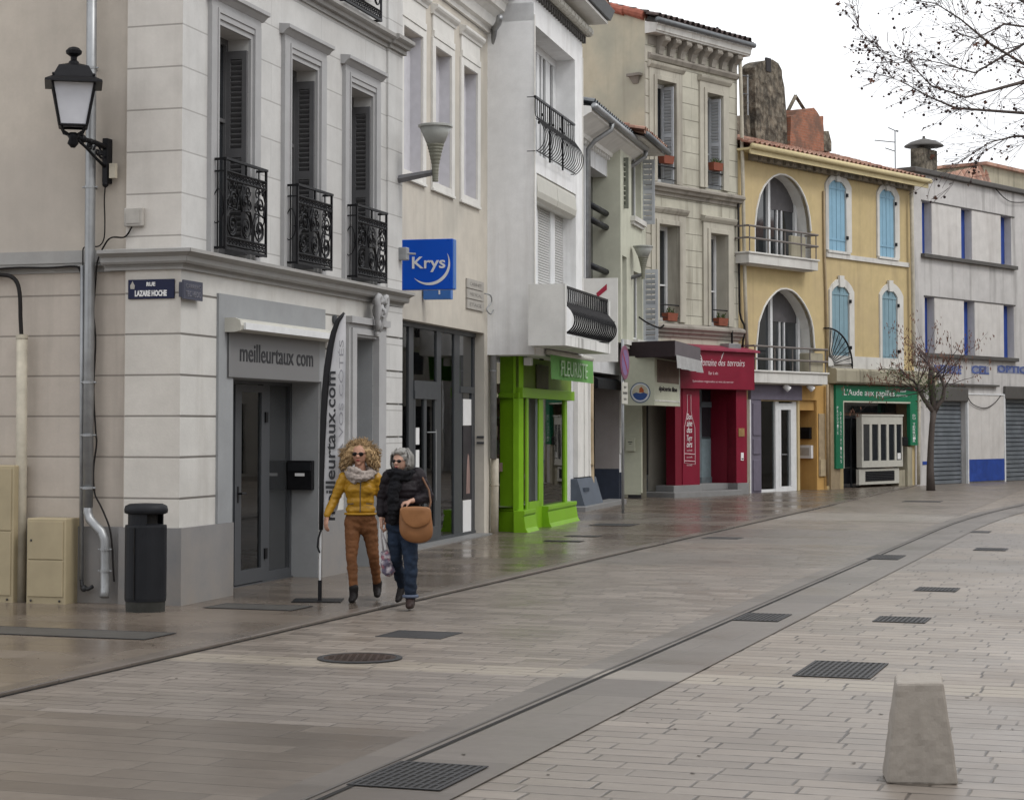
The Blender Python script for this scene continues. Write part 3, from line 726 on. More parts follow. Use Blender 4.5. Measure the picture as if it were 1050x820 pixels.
# windows
for i, (u0, u1, zt, o0, o1) in enumerate(WN):
    H_ = ztop; ct = H_+ (F1.Z(285.4, 18.5, .12)-F1.Z(294.4, 59.0))
    m = MB()
    m.box(o0, u0-.055, -.05, 0, wz0-.02, H_+.16); m.box(u1+.055, o1, -.05, 0, wz0-.02, H_+.16); m.box(u0-.055, u1+.055, -.05, 0, H_+.055, H_+.16)
    m.box(u0-.055, u0, -.03, 0, wz0-.02, H_+.055); m.box(u1, u1+.055, -.03, 0, wz0-.02, H_+.055); m.box(u0, u1, -.03, 0, H_, H_+.055)
    m.box(u0-.075, u1+.075, -.062, -.05, H_+.115, H_+.16); m.box(u0-.075, u0-.045, -.062, -.03, wz0, H_+.115); m.box(u1+.045, u1+.075, -.062, -.03, wz0, H_+.115)
    m.box(o0, o1, -.045, 0, H_+.16, ct-.10)
    a = ct-.10
    m.prism([(0, a), (-.05, a), (-.07, a+.02), (-.10, a+.05), (-.13, a+.06), (-.13, a+.10), (0, a+.115)], o0-.06, o1+.06, 'x')
    win = m.build('window', g['archi'], b1, F1.M)
    # casement in the depth and dark glass
    m = MB(); yb = .29
    for (a0, a1) in ((u0, (u0+u1)/2), ((u0+u1)/2, u1)):
        m.box(a0, a0+.06, yb-.05, yb, wz0, H_); m.box(a1-.06, a1, yb-.05, yb, wz0, H_)
        m.box(a0+.06, a1-.06, yb-.05, yb, H_-.07, H_); m.box(a0+.06, a1-.06, yb-.05, yb, wz0, wz0+.12); m.box(a0+.06, a1-.06, yb-.045, yb-.005, wz0+(H_-wz0)*.62, wz0+(H_-wz0)*.62+.04)
    m.build('casement', g['shutter'], win, F1.M)
    bx('pane', F1, g['glass'], win, (u0, u1, yb-.02, yb-.012, wz0, H_))
    m = MB()
    for ux, fc in ((u1-.012, Vector((-1, 0, 0))), (u0+.012, Vector((1, 0, 0)))):
        louvre(m, (ux, -.0, wz0+.05), Vector((0, 1, 0)), .245, wz0+.05, H_-.13, .04, face=fc)
    m.build('shutter', g['shutter'], win, F1.M)
    # wrought iron balcony
    d = .17; g0 = F1.U((229, 303.3, 364.5)[i], d); g1 = F1.U((271, 338.5, 395)[i], d)
    zt2 = F1.Z((229, 303.3, 364.5)[i], (160.3, 187.5, 208.5)[i], d); zb2 = F1.Z((270.2, 338, 394.5)[i], (263.6, 277.5, 290.5)[i], d)
    gc = ((g0+g1)/2+(u0+u1)/2)/2; gw = (g1-g0)/2; g0, g1 = gc-gw, gc+gw
    m = MB(); iron_panel(m, g0, g1, zb2+.05, zt2-.14, -d, cell=.33)
    m.box(g0-.015, g1+.015, -d-.02, -d+.02, zt2-.025, zt2); m.box(g0-.01, g1+.01, -d-.012, -d+.012, zb2, zb2+.03)
    for ux in (g0, g1):
        m.box(ux-.012, ux+.012, -d-.012, -d+.012, zb2, zt2); m.box(ux-.012, ux+.012, -d, 0, zt2-.03, zt2-.005); m.box(ux-.012, ux+.012, -d, 0, zb2+.005, zb2+.03)
        m.box(ux-.01, ux+.01, -d, 0, zt2-.15, zt2-.135)
        m.tube([(ux, q[1], q[2]) for q in [(0, -d*.5+(-d*.38)*math.cos(t*.55), zb2+.4+(.28-.018*t)*math.sin(t*.55)) for t in range(14)]], .007, 4)
        m.box(ux-.006, ux+.006, -d*.5-.006, -d*.5+.006, zb2, zt2-.03)
    m.box((g0+g1)/2-.01, (g0+g1)/2+.01, -d-.01, -d+.01, zt2-.14, zt2-.02)
    m.build('railing', g['iron'], win, F1.M)
# upper storey balcony corner seen at the top of the picture
a0, a1 = F1.U(352, .17), F1.U(389.5, .17); zb_ = F1.Z(387, 20.5, .17)
m = MB(); iron_panel(m, a0, a1, zb_+.04, zb_+.9, -.17, cell=.33); m.box(a0-.01, a1+.01, -.185, -.155, zb_, zb_+.03); m.box(a0, a1, -.19, -.15, zb_+1, zb_+1.03)
for ux in (a0, a1): m.box(ux-.012, ux+.012, -.182, -.158, zb_, zb_+1.03); m.box(ux-.01, ux+.01, -.16, 0, zb_, zb_+.03)
m.build('upper_railing', g['iron'], b1, F1.M)
# office door
dy = .34; h0, h1 = F1.U(236.8, -dy), F1.U(300.3, -dy); zth = .045
m = MB(); tpx = lambda px: F1.U(px, -dy)
zhead = F1.Z(238, 391, -dy); zd = dzt
m.box(du0-.02, h1, dy-.0, dy+.07, zhead-.02, zd); m.box(h0, tpx(240), dy, dy+.07, zth, zhead-.02)
m.box(tpx(270.0), tpx(276.5), dy, dy+.07, zth, zhead-.02); m.box(tpx(297.5), h1+.02, dy, dy+.07, zth, zhead-.02)
m.box(tpx(276.5), tpx(297.5), dy, dy+.07, zth, zth+.10); m.box(du0, h1, dy-.02, dy+.09, -.02, zth)
dr = m.build('door', g['alu_dark'], b1, F1.M)
m = MB(); l0, l1 = tpx(240), tpx(270)
m.box(l0, tpx(246.5), dy-.015, dy+.04, zth+.01, zhead-.03); m.box(tpx(267), l1, dy-.015, dy+.04, zth+.01, zhead-.03)
m.box(tpx(246.5), tpx(267), dy-.015, dy+.04, zth+.01, zth+.16); m.box(tpx(246.5), tpx(267), dy-.015, dy+.04, zhead-.11, zhead-.03)
m.build('door_leaf', g['alu_dark'], dr, F1.M)
bx('pane', F1, g['clear'], dr, (tpx(246), tpx(267.5), dy+.008, dy+.014, zth+.15, zhead-.10)); bx('pane', F1, g['glass_hi'], dr, (tpx(276), tpx(298), dy+.03, dy+.036, zth+.09, zhead-.02))
bx('blind', F1, simple('beige_pane_backing', (.50, .45, .385), .8, bump=0), dr, (tpx(246), tpx(268), dy+.03, dy+.034, .35, zhead-.1)); bx('thermostat', F1, g['iron'], dr, (tpx(254), tpx(259), dy+.018, dy+.029, 1.52, 1.66))  # added pale sheet close behind the glass, stands for the lit partition inside
m = MB(); hz = F1.Z(243, 506, -dy); hu = tpx(243)
m.tube([(hu, dy-.015, hz), (hu, dy-.06, hz), (hu+.11, dy-.06, hz)], .012, 8); m.box(hu-.02, hu+.02, dy-.02, dy-.012, hz-.10, hz+.08)
m.build('handle', g['iron'], dr, F1.M)
# hinges/closers
bx('hinge', F1, g['iron'], dr, (tpx(270.2), tpx(272.6), dy-.03, dy, zth+.25, zth+.37), (tpx(270.2), tpx(272.6), dy-.03, dy, zhead-.45, zhead-.33))
# left wall (side street)
LL = FL.len; fu = lambda px, d=0: FL.U(px, d)
ls = FL.Z(60, 257, .03); lb = FL.Z(60, 269.5, .03); lb2 = FL.Z(60, 279.5, .02)
pil0 = FL.U(127.5)
wall('side_wall_upper', FL, 0, pil0, lb, T1, [], g['beige_up'], b1, y=.06, back=2)
wall('side_wall_lower', FL, 0, pil0, -.1, lb, [], g['beige_low'], b1, y=.06)
bx('side_band', FL, g['greytrim'], b1, (0, pil0-.02, .02, .06, lb, ls), (0, pil0-.02, .04, .06, lb2, lb))
wall('corner_pilaster', FL, pil0, LL, zct, T1, [], plaster('cream_corner_render', (.60, .57, .53), stain=.12, streak=.2, joint=(.425, 3.0), vj=False, jw=.012, jdark=.5, seed=4, bump=.2, zoff=.12), b1, y=0)
wall('corner_pilaster_lower', FL, pil0, LL, -.1, zct, [], plaster('cream_corner_rusticated', (.58, .55, .505), stain=.12, streak=.2, joint=(.41, 1.6), vj=False, jw=.013, jdark=.65, seed=3, bump=.4, zoff=.15), b1, y=0)
bx('pilaster_side', FL, g['beige_up'], b1, (pil0-.004, pil0+.01, .001, .07, -.1, T1))
course('string_course', FL, pr, pil0-.22, LL, g['greytrim'], b1, 1)
bx('side_plinth', FL, g['plinth'], b1, (pil0-.03, LL+.045, -.045, 0, -.1, pz), (0, pil0-.03, .02, .06, -.1, pz))
roofm = MB(); 

# sign above the office door
t = thing('office_sign', 'grey sign panel reading meilleurtaux com above the glass office door', 'shop sign', F1.M)
s0, s1 = F1.U(234.3, .05), F1.U(327.3, .05); sz0 = F1.Z(234.3, 386.2, .05); sz1 = F1.Z(236, 330, .05)
bx('panel', F1, g['signgrey'], t, (s0, s1, -.05, -.03, sz0, sz1)); bx('panel_return', F1, g['signgrey'], t, (s0, s0+.01, -.049, -.028, sz0, sz1))
tu0, tu1 = F1.U(245.5, .05), F1.U(320.5, .05); tz = (F1.Z(246, 361, .05)+F1.Z(320, 367.5, .05))/2; th_ = (F1.Z(263, 349, .05)-F1.Z(263, 369, .05))*1.0
lettering('meilleurtaux com', .3, ((tu0+tu1)/2, -.052, tz), g['signtxt'], t, F1.M, fitw=tu1-tu0, fith=th_*.92, bold=.002)
t = thing('awning_box', 'rolled up white awning cassette above the grey office sign', 'awning', F1.M)
c0, c1 = F1.U(238, .12), F1.U(345, .12); cz = F1.Z(238, 333, .14)
m = MB(); prof = [(-.03, cz+.075), (-.14, cz+.075), (-.19, cz+.05), (-.205, cz+.0), (-.19, cz-.045), (-.14, cz-.06), (-.06, cz-.06), (-.03, cz-.03)]
m.prism(prof, c0+.03, c1-.03, 'x'); m.build('cassette', g['off_white'], t, F1.M, smooth=False)
pp = [(-.025, cz+.08), (-.145, cz+.08), (-.2, cz+.055), (-.215, cz+.0), (-.2, cz-.055), (-.14, cz-.07), (-.03, cz-.07)]
for e_ in (c0, c1-.03): m = MB(); m.prism(pp, e_, e_+.03, 'x'); m.build('end_cap', g['off_white'], t, F1.M)
bx('front_bar', F1, g['white_paint'], t, (c0+.1, c1-.03, -.225, -.2, cz-.04, cz+.03))
# mail box on the door jamb
t = thing('mail_box', 'black mail box with a small white label on the door jamb', 'mail box', F1.M)
ju = du1-.016; y1_ = .05; y2_ = .36; mz1 = F1.Z(310, 472, -.2); mz0 = F1.Z(310, 502, -.2)
bx('body', F1, g['iron'], t, (ju-.09, ju, y1_, y2_, mz0, mz1), bevel=.008)
bx('flap', F1, g['bin'], t, (ju-.102, ju-.09, y1_+.01, y2_-.01, mz1-.12, mz1-.02)); bx('name_label', F1, g['white'], t, (ju-.095, ju-.091, y1_+.09, y2_-.1, (mz0+mz1)/2-.01, (mz0+mz1)/2+.025))

# street name plates
t = thing('street_name_plate', 'navy enamel plate reading RUE LAZARE HOCHE on the corner pilaster', 'street sign', FL.M)
a0, a1, z0, z1 = FL.rect(130, 287, 177.5, 306.8, .02)
bx('plate', FL, g['enamel'], t, (a0, a1, -.02, -.001, z0, z1), bevel=.004)
lettering('RUE', .1, (a0+(a1-a0)*.5, -.023, z1-(z1-z0)*.25), g['white'], t, FL.M, fitw=(a1-a0)*.19, fith=(z1-z0)*.21, bold=.004, ext=.002)
lettering('LAZARE HOCHE', .1, (a0+(a1-a0)*.5, -.023, z0+(z1-z0)*.28), g['white'], t, FL.M, fitw=(a1-a0)*.69, fith=(z1-z0)*.32, bold=.005, ext=.002)
m = MB(); e0 = a0+(a1-a0)*.1; ez = z1-(z1-z0)*.3
m.prism([(e0-.022, ez-.035), (e0+.022, ez-.035), (e0+.026, ez+.0), (e0+.012, ez+.02), (e0, ez+.045), (e0-.012, ez+.02), (e0-.026, ez)], -.023, -.021, 'y'); m.build('emblem', g['stoneplaq'], t, FL.M)
t = thing('second_name_plate', 'slate grey plate with worn pale lettering just right of the house corner', 'street sign', F1.M)
a0, a1, z0, z1 = F1.rect(187, 286.5, 206.5, 306, .06)
bx('plate', F1, g['slate'], t, (a0, a1, -.065, -.045, z0, z1)); bx('backing', F1, g['slate'], t, (a0+.02, a1-.02, -.046, -.001, z0+.02, z1-.02))
gl = simple('worn_grey_lettering', (.17, .17, .20), .6, var=.3, bump=0)
lettering('CARRIERO', .1, ((a0+a1)/2, -.067, z1-(z1-z0)*.3), gl, t, F1.M, fitw=(a1-a0)*.8, fith=(z1-z0)*.22, ext=.002)
lettering('TEC HEOO', .1, ((a0+a1)/2, -.067, z0+(z1-z0)*.3), gl, t, F1.M, fitw=(a1-a0)*.8, fith=(z1-z0)*.3, ext=.002)
# small stone sensor box
t = thing('junction_box', 'small weathered square box fixed high on the corner pilaster', 'box', FL.M)
a0, a1, z0, z1 = FL.rect(125.5, 213.5, 144.5, 232.5, .05)
bx('box', FL, g['stoneplaq'], t, (a0, a1, -.06, -.001, z0, z1), bevel=.01); bx('lid', FL, g['stoneplaq'], t, (a0+.03, a1-.03, -.068, -.06, z0+.03, z1-.03))

# ---- street furniture on the side wall
def FP(px, py, d): u, z = FL.hit(px, py, d); return (u, -d, z)
t = thing('drain_pipe', 'long zinc rainwater pipe with a swan neck at its foot on the beige side wall', 'drain pipe', FL.M)
m = MB(); dd = .07
m.tube([FP(94.5, -60, dd), FP(93.5, 100, dd), FP(91.5, 330, dd), FP(90, 520, dd)], .052, 14)
m.tube([FP(90, 505, dd), FP(90, 525, dd), FP(92, 532, dd+.01), FP(98, 539, dd+.02), FP(104, 545, dd+.03), FP(107, 553, dd+.03), FP(107.5, 565, dd+.03), FP(107.5, 606, dd+.03), FP(107, 612, dd+.05)], .047, 14)
m.build('pipe', g['metal_grey'], t, FL.M, smooth=True)
for y in (70, 192, 392, 446, 500):
    m = MB(); c = Vector(FP(93.8-y*.0075, y, dd)); m.tube([c-Vector((0, 0, .012)), c+Vector((0, 0, .012))], .06, 14); m.tube([c+Vector((-.085, 0, 0)), c+Vector((.085, 0, 0))], .009, 6); m.tube([c, c+Vector((0, .13, 0))], .01, 6); m.build('clamp', g['metal_grey'], t, FL.M)
for y in (563, 585):
    m = MB(); c = Vector(FP(107.5, y, dd+.03)); m.tube([c-Vector((0, 0, .012)), c+Vector((0, 0, .012))], .055, 14); m.tube([c+Vector((-.075, 0, 0)), c+Vector((.075, 0, 0))], .008, 6); m.build('clamp', g['metal_grey'], t, FL.M)
t = thing('thin_pipe', 'thin zinc conduit beside the long rainwater pipe on the side wall', 'pipe', FL.M)
m = MB(); m.tube([FP(84.5, 272, .05), FP(84, 400, .05), FP(83.5, 594, .05)], .022, 10); m.build('pipe', g['metal_grey'], t, FL.M, smooth=True)
m = MB(); m.tube([FP(83.5, 592, .05), FP(84, 600, .05), FP(90, 604, .06), FP(95, 601, .06)], .02, 8); m.ball(FP(86, 603, .06), .035); m.build('tap', g['cast'], t, FL.M, smooth=True)
t = thing('cream_pipe', 'fat cream painted pipe standing left of the tan cabinet', 'pipe', FL.M)
m = MB(); m.tube([FP(22.5, 343, .06), FP(22, 480, .06), FP(20.5, 624, .06)], .056, 16); m.build('pipe', g['pipe_cream'], t, FL.M, smooth=True)
m = MB(); c = Vector(FP(22.5, 345, .06)); m.tube([c-Vector((0, 0, .02)), c+Vector((0, 0, .02))], .062, 16); m.build('collar', g['pipe_cream'], t, FL.M)
def cab(label, xl, yt, xr, yb, d, name='utility_cabinet', lines=1):
    t = thing(name, label, 'utility cabinet', FL.M, 'tan utility cabinets on the side wall')
    a0, a1, z0, z1 = FL.rect(xl, yt, xr, yb, d)
    bx('body', FL, g['tan_box'], t, (a0, a1, -d, .055, 0, z1), bevel=.012); H_ = z1
    m = MB(); zs = H_*.53
    m.box(a0+.02, a1-.025, -d-.012, -d, .10, zs-.006); m.box(a0+.02, a1-.025, -d-.012, -d, zs+.006, H_-.03)
    m.build('door', g['tan_box'], t, FL.M, bevel=.004)
    m = MB(); m.ball((a0+.06, -d-.014, H_*.75), .012, n=8, m=6); m.ball((a0+.06, -d-.012, .06), .012, n=8, m=6); m.ball((a1-.06, -d-.012, .06), .012, n=8, m=6)
    m.build('lock', g['cast'], t, FL.M); return t
cab('squat tan metal cabinet with two doors beside the zinc pipe', 28.5, 531, 68.5, 623, .22)
cab('tall tan cabinet cut by the left edge of the picture', -60, 476.5, 15, 623, .20)
# cables
def cable(name, label, pts, r=.008, mat=None, cat='cable', group=None, M=None):
    m = MB(); P = [Vector(p) for p in pts]; q = []
    for i in range(len(P)-1):
        p0 = P[max(0, i-1)]; p1 = P[i]; p2 = P[i+1]; p3 = P[min(len(P)-1, i+2)]
        for k in range(5):
            t_ = k/5; q.append(.5*((2*p1)+(-p0+p2)*t_+(2*p0-5*p1+4*p2-p3)*t_*t_+(-p0+3*p1-3*p2+p3)*t_**3))
    q.append(P[-1]); m.tube(q, r, 6); o = m.build(name, mat or g['cable'], None, M or Matrix.Identity(4), smooth=True)
    return tag(o, label, cat, group)
cb = lambda *a: [FP(x, y, d) for x, y, d in a]
cable('cable', 'thick black cable bending down into the cream pipe', cb((-20, 281, .03), (3, 282, .04), (12, 284, .05), (18, 291, .05), (20.5, 305, .06), (21, 325, .06), (22, 345, .06)), .022, M=FL.M)
cable('cable', 'black cable running along the grey band and down beside the zinc pipe', cb((-20, 277.5, .05), (15, 274.5, .05), (50, 274.5, .05), (76, 273, .05), (82, 277, .04), (84, 290, .03), (84.5, 330, .02), (84, 420, .02), (84, 500, .02)), .011, M=FL.M)
cable('cable', 'thin cable dropping from the wall lantern to the grey band', cb((108, 190, .03), (107, 205, .02), (107.5, 230, .02), (106.5, 245, .02), (102, 252, .03), (95, 253, .04), (86, 254, .05), (85, 262, .05), (85, 272, .05)), .007, M=FL.M)
cable('cable', 'loose thin cable winding from the small box down behind the zinc pipe', cb((135, 233, .05), (128, 243, .03), (115, 243.5, .22), (108, 250, .22), (100, 268, .1), (98, 290, .03), (96, 320, .02), (98, 350, .02), (96, 400, .02), (98, 440, .03), (99, 455, .03), (96, 480, .03), (97, 505, .03), (104, 520, .04), (112, 540, .05), (115, 560, .05), (116, 580, .06), (117, 596, .05)), .009, M=FL.M)

# ---- wall lantern
def lantern():
    # wall plate on the side wall; lantern hangs left and forward
    t = thing('wall_lantern', 'black square lantern with frosted panes on a scrolled wall bracket', 'street lamp', FL.M)
    pu, _, pz1 = FP(108.5, 142, .03); pz0 = FL.Z(108.5, 188, .03)
    m = MB(); m.box(pu-.03, pu+.03, -.05, .06, pz0, pz1); m.ball((pu, -.03, pz0-.01), .035, n=8, m=6)
    m.build('wall_plate', g['iron'], t, FL.M, bevel=.008)
    dl = .55
    cx, cz0 = FL.hit(75, 133, dl)      # bottom of the lantern body
    m = MB()
    A = Vector((pu, -.05, FL.Z(108, 150, .1))); B = Vector((cx, -dl, cz0-.06))
    m.tube([A, A.lerp(B, .3)+Vector((0, 0, .01)), A.lerp(B, .7)+Vector((0, 0, .0)), B], [.028, .024, .026, .03], 8)
    m.tube([A+Vector((0, 0, -.2)), A.lerp(B, .25)+Vector((0, 0, -.15)), A.lerp(B, .6)+Vector((0, 0, -.07)), B], .016, 8)
    D = (B-A).normalized()
    for (s, rr, ph) in ((.22, .07, 0), (.5, .045, 2.0), (.12, .05, 3.5)):
        c = A.lerp(B, s)+Vector((0, 0, -.09*(1-s)))
        m.tube([c+D*(rr*(1-k/16)*math.cos(ph+k*.6))+Vector((0, 0, rr*(1-k/16)*math.sin(ph+k*.6))) for k in range(15)], .012, 6)
    m.ball(A.lerp(B, .72), .045); m.ball(A.lerp(B, .45), .035)
    m.lathe([(.02, -.12), (.055, -.08), (.04, -.03), (.06, 0), (.035, .03)], c=(B.x, B.y, B.z), n=12)
    m.build('bracket', g['iron'], t, FL.M, smooth=True)
    c = Vector((cx, -dl, 0)); zb = cz0+.03
    hb = .128; ht = .205; H_ = FL.Z(75, 86.5, dl)-zb
    rot = R(30)
    def P(r_, a, z): an = rot+math.pi/4+a*math.pi/2; return Vector((c.x+r_*1.414*math.cos(an), c.y+r_*1.414*math.sin(an), z))
    m = MB()
    for a in range(4):
        m.tube([P(hb, a, zb), P(ht, a, zb+H_)], .013, 6); m.tube([P(hb, a, zb), P(hb, a+1, zb)], .014, 6); m.tube([P(ht, a, zb+H_), P(ht, a+1, zb+H_)], .014, 6)
        m.tube([P(hb*.9, a, zb), P(hb*.7, a, zb-.06), Vector((c.x, c.y, zb-.10))], .012, 6)
    m.build('cage', g['iron'], t, FL.M)
    m = MB()
    for a in range(4): m.quad(P(hb*.97, a, zb), P(hb*.97, a+1, zb), P(ht*.97, a+1, zb+H_), P(ht*.97, a, zb+H_))
    m.build('pane', g['frosted'], t, FL.M)
    m = MB(); zr = zb+H_
    R0 = [P(ht*1.35, a, zr-.012) for a in range(4)]; R1 = [P(ht*1.33, a, zr+.008) for a in range(4)]; R2 = [P(ht*.98, a, zr+.05) for a in range(4)]; R3 = [P(ht*.70, a, zr+.165) for a in range(4)]; R4 = [P(ht*.26, a, zr+.20) for a in range(4)]
    m.hexa(R0, R1)
    m.hexa(R1, R2); m.hexa(R2, R3); m.hexa(R3, R4)
    m.lathe([(.055, .18), (.05, .22), (.03, .24), (.032, .27), (.075, .30), (.08, .33), (.05, .36), (.02, .37)], c=(c.x, c.y, zr), n=14)
    for a in range(4): m.ball(P(ht*.95, a, zr+.065), .016, n=6, m=5)
    m.build('roof', g['iron'], t, FL.M)
    a0, a1, z0, z1 = FL.rect(110.5, 168, 116.5, 183, .03)
    bx('fuse_box', FL, g['pipe_cream'], t, (a0, a1, -.05, 0, z0, z1))
lantern()

# ---- litter bin
def litter_bin():
    c = G(149, 626.5, kk)
    t = thing('litter_bin', 'charcoal litter bin with a lid and side opening standing by the house corner', 'litter bin', Matrix.Translation(c))
    k = c.y/FPX; r_ = 21.3*k; H_ = 110*k
    def ov(prof, n=32, sx=1.0, sy=.8): 
        m = MB(); m.lathe(prof, n=n)
        m.v = [(x*sx, y*sy, z) for x, y, z in m.v]; return m
    ov([(r_*.93, 0), (r_*.95, .10)]).build('base', simple('scuffed_bin_foot', (.05, .05, .045), .8, var=.5, scale=14), t)
    ov([(r_*.98, .10), (r_, .13), (r_*1.0, H_*.78), (r_*.98, H_*.80), (r_*.6, H_*.81)]).build('body', g['bin'], t, smooth=False)
    m = MB(); m.box(-r_*.42, -r_*.40, -r_*.82, -r_*.70, .12, H_*.78); m.box(-r_*.46, -r_*.38, -r_*.80, -r_*.72, H_*.55, H_*.60)
    m.build('door_seam', dk, t)
    m = MB()
    for a in range(0, 33):
        an = math.pi*2*a/32
        if math.cos(an) > .1 and math.sin(an) < .2: continue
        an2 = an+math.pi*2/32
        q = lambda an_, rr, z: (rr*math.cos(an_), rr*.8*math.sin(an_), z)
        m.hexa([q(an, r_*.80, H_*.79), q(an, r_*.86, H_*.79), q(an2, r_*.86, H_*.79), q(an2, r_*.80, H_*.79)], [q(an, r_*.80, H_*.92), q(an, r_*.86, H_*.92), q(an2, r_*.86, H_*.92), q(an2, r_*.80, H_*.92)])
    m.build('hood_wall', g['bin'], t)
    ov([(r_*.55, H_*.80), (r_*.55, H_*.90)]).build('liner', dk, t)
    ov([(r_*.90, H_*.90), (r_*1.03, H_*.91), (r_*1.05, H_*.94), (r_*1.0, H_*.975), (r_*.8, H_*.995), (r_*.3, H_)], ).build('lid', g['bin'], t, smooth=True)
litter_bin()
# ================================================================== BUILDING 2 : greige optician's house
F2 = VPF(1030, .2111, 396, 506)
b2 = thing('optician_house', 'greige plastered house with three blind white framed windows above a tall glass shopfront', 'house', F2.M)
X0 = F2.U(408); L2_ = F2.U(505.5); T2 = 10.6
W2 = [(411.2, 431.2, 25.0), (444.3, 461.0, 47.0), (473.5, 488.0, 67.8)]
ztp = F2.Z(444.3, 47.0); zbt = F2.Z(441.6, 192.4)+.10
gz1 = F2.Z(408.8, 325.9); gx1 = F2.U(496.5); gx0 = F2.U(400)
zroof = F2.Z(500, 36)
holes = [(F2.U(a), F2.U(b), zbt, ztp) for a, b, _ in W2] + [(gx0, gx1, -.1, gz1)]
wall('wall', F2, 0, L2_, -.1, zroof, holes, g['krys'], b2, depth=.18, back=8, left=False)
for a, b, _ in W2:
    u0, u1 = F2.U(a), F2.U(b); fw = .16
    m = MB()
    m.box(u0-fw, u0, -.035, 0, zbt-.10, ztp+.12); m.box(u1, u1+fw, -.035, 0, zbt-.10, ztp+.12)
    m.box(u0, u1, -.035, 0, ztp, ztp+.12); m.box(u0, u1, -.03, .0, zbt-.10, zbt)
    m.box(u0-fw-.01, u1+fw+.01, -.05, 0, zbt-.14, zbt-.10)
    m.box(u0-fw+.03, u1+fw-.03, -.05, 0, ztp+.12, ztp+.22)
    m.box(u0-fw+.03, u1+fw-.03, -.03, 0, ztp+.22, ztp+.46)
    a_ = ztp+.46; m.prism([(0, a_), (-.05, a_), (-.06, a_+.04), (-.10, a_+.07), (-.12, a_+.10), (-.12, a_+.14), (0, a_+.16)], u0-fw-.02, u1+fw+.02, 'x')
    w_ = m.build('window', g['white_trim'], b2, F2.M, bevel=.004)
    bx('blind_fill', F2, g['blind'], w_, (u0, u1, .17, .2, zbt, ztp), (u1-.008, u1+.002, .004, .17, zbt, ztp))
a_ = F2.Z(500, 32); b_ = F2.Z(513, 17.5, .35)
pr = [(0, a_-.05), (-.05, a_-.05), (-.06, a_+.02), (-.12, a_+.05), (-.15, a_+.2), (-.24, a_+.28), (-.3, a_+.3), (-.33, a_+.42), (-.36, a_+.44), (-.36, a_+.52), (0, a_+.55)]
m = MB(); m.prism(pr, 0, L2_+.05, 'x'); m.build('cornice', g['white_trim'], b2, F2.M)
m = MB(); m.tube([(0, -.42, a_+.58), (L2_+.1, -.42, a_+.58)], .075, 10); m.build('gutter', g['zinc_dark'], b2, F2.M, smooth=True)
tiles_roof('roof', F2, b2, 0, L2_+.1, -.40, a_+.56, 4.0, a_+1.9, g['tile'])
# shopfront
sy = .17
tp = lambda px: F2.U(px, -sy)
zt_ = gz1
def fr(m, pa, pb, z0, z1, y0=sy-.012, y1=sy+.025): m.box(tp(pa), tp(pb), y0, y1, z0, z1)
m = MB()
fr(m, 400, 411, 0, zt_); fr(m, 418.5, 423, 0, zt_); fr(m, 447, 451.5, 0, zt_); fr(m, 465, 470.5, 0, zt_); fr(m, 484.8, 488, 0, zt_)
m.box(gx0, tp(488), sy-.03, sy+.07, zt_-.07, zt_+.02); m.box(gx0, tp(488), sy-.03, sy+.07, -.05, .10)
ztr = F2.Z(424, 394, -sy); m.box(tp(423), tp(447), sy-.03, sy+.07, ztr-.09, ztr+.06)
zt3 = F2.Z(475, 402, -sy); m.box(tp(470.5), tp(485), sy-.03, sy+.05, zt3-.01, zt3+.09)
fr(m, 470.5, 473, 0, zt3); fr(m, 483, 485, 0, zt3)
sf = m.build('shopfront', g['alu_dark'], b2, F2.M)
m = MB(); zd_ = ztr-.09
m.box(tp(423), tp(425), sy-.015, sy+.009, .1, zd_); m.box(tp(434), tp(436.5), sy-.015, sy+.009, .1, zd_); m.box(tp(445), tp(447), sy-.015, sy+.009, .1, zd_); m.box(tp(423), tp(447), sy-.04, sy+.03, .1, .28); m.box(tp(423), tp(447), sy-.04, sy+.03, zd_-.12, zd_)
dr = m.build('door', g['alu_dark'], sf, F2.M)
bx('pane', F2, g['clear'], sf, (gx0, tp(470.5), sy+.01, sy+.018, .1, zt_-.05))
bx('frosted_pane', F2, g['glass'], sf, (tp(470.5), tp(485), sy+.01, sy+.018, .1, zt_-.05))
m = MB(); hz = F2.Z(440, 462, -sy); m.tube([(tp(440.5), sy-.1, hz-.75), (tp(440.5), sy-.1, hz+.32)], .014, 8); m.tube([(tp(440.5), sy-.1, hz+.28), (tp(436), sy-.03, hz+.28)], .009, 6)
m.build('pull_handle', g['metal_grey'], sf, F2.M)
bx('opening_hours_sticker', F2, g['white'], sf, (tp(426.6), tp(430), sy-.0, sy+.008, hz+.1, hz+.35), (tp(426.6), tp(430), sy-.0, sy+.008, hz-.25, hz+.02))
bx('wall_reveal', F2, g['krys'], b2, (tp(488)-.0, gx1+.003, sy, sy+.3, -.1, zt_))
bx('number_plate', F2, g['alu_dark'], b2, (gx1-.022, gx1-.003, .0, .12, F2.Z(492, 449), F2.Z(492, 447)), (gx1-.022, gx1-.003, .0, .12, F2.Z(492, 455), F2.Z(492, 453)))
bx('threshold', F2, g['step'], b2, (-.3, gx1, -.14, sy+.05, -.05, .055))
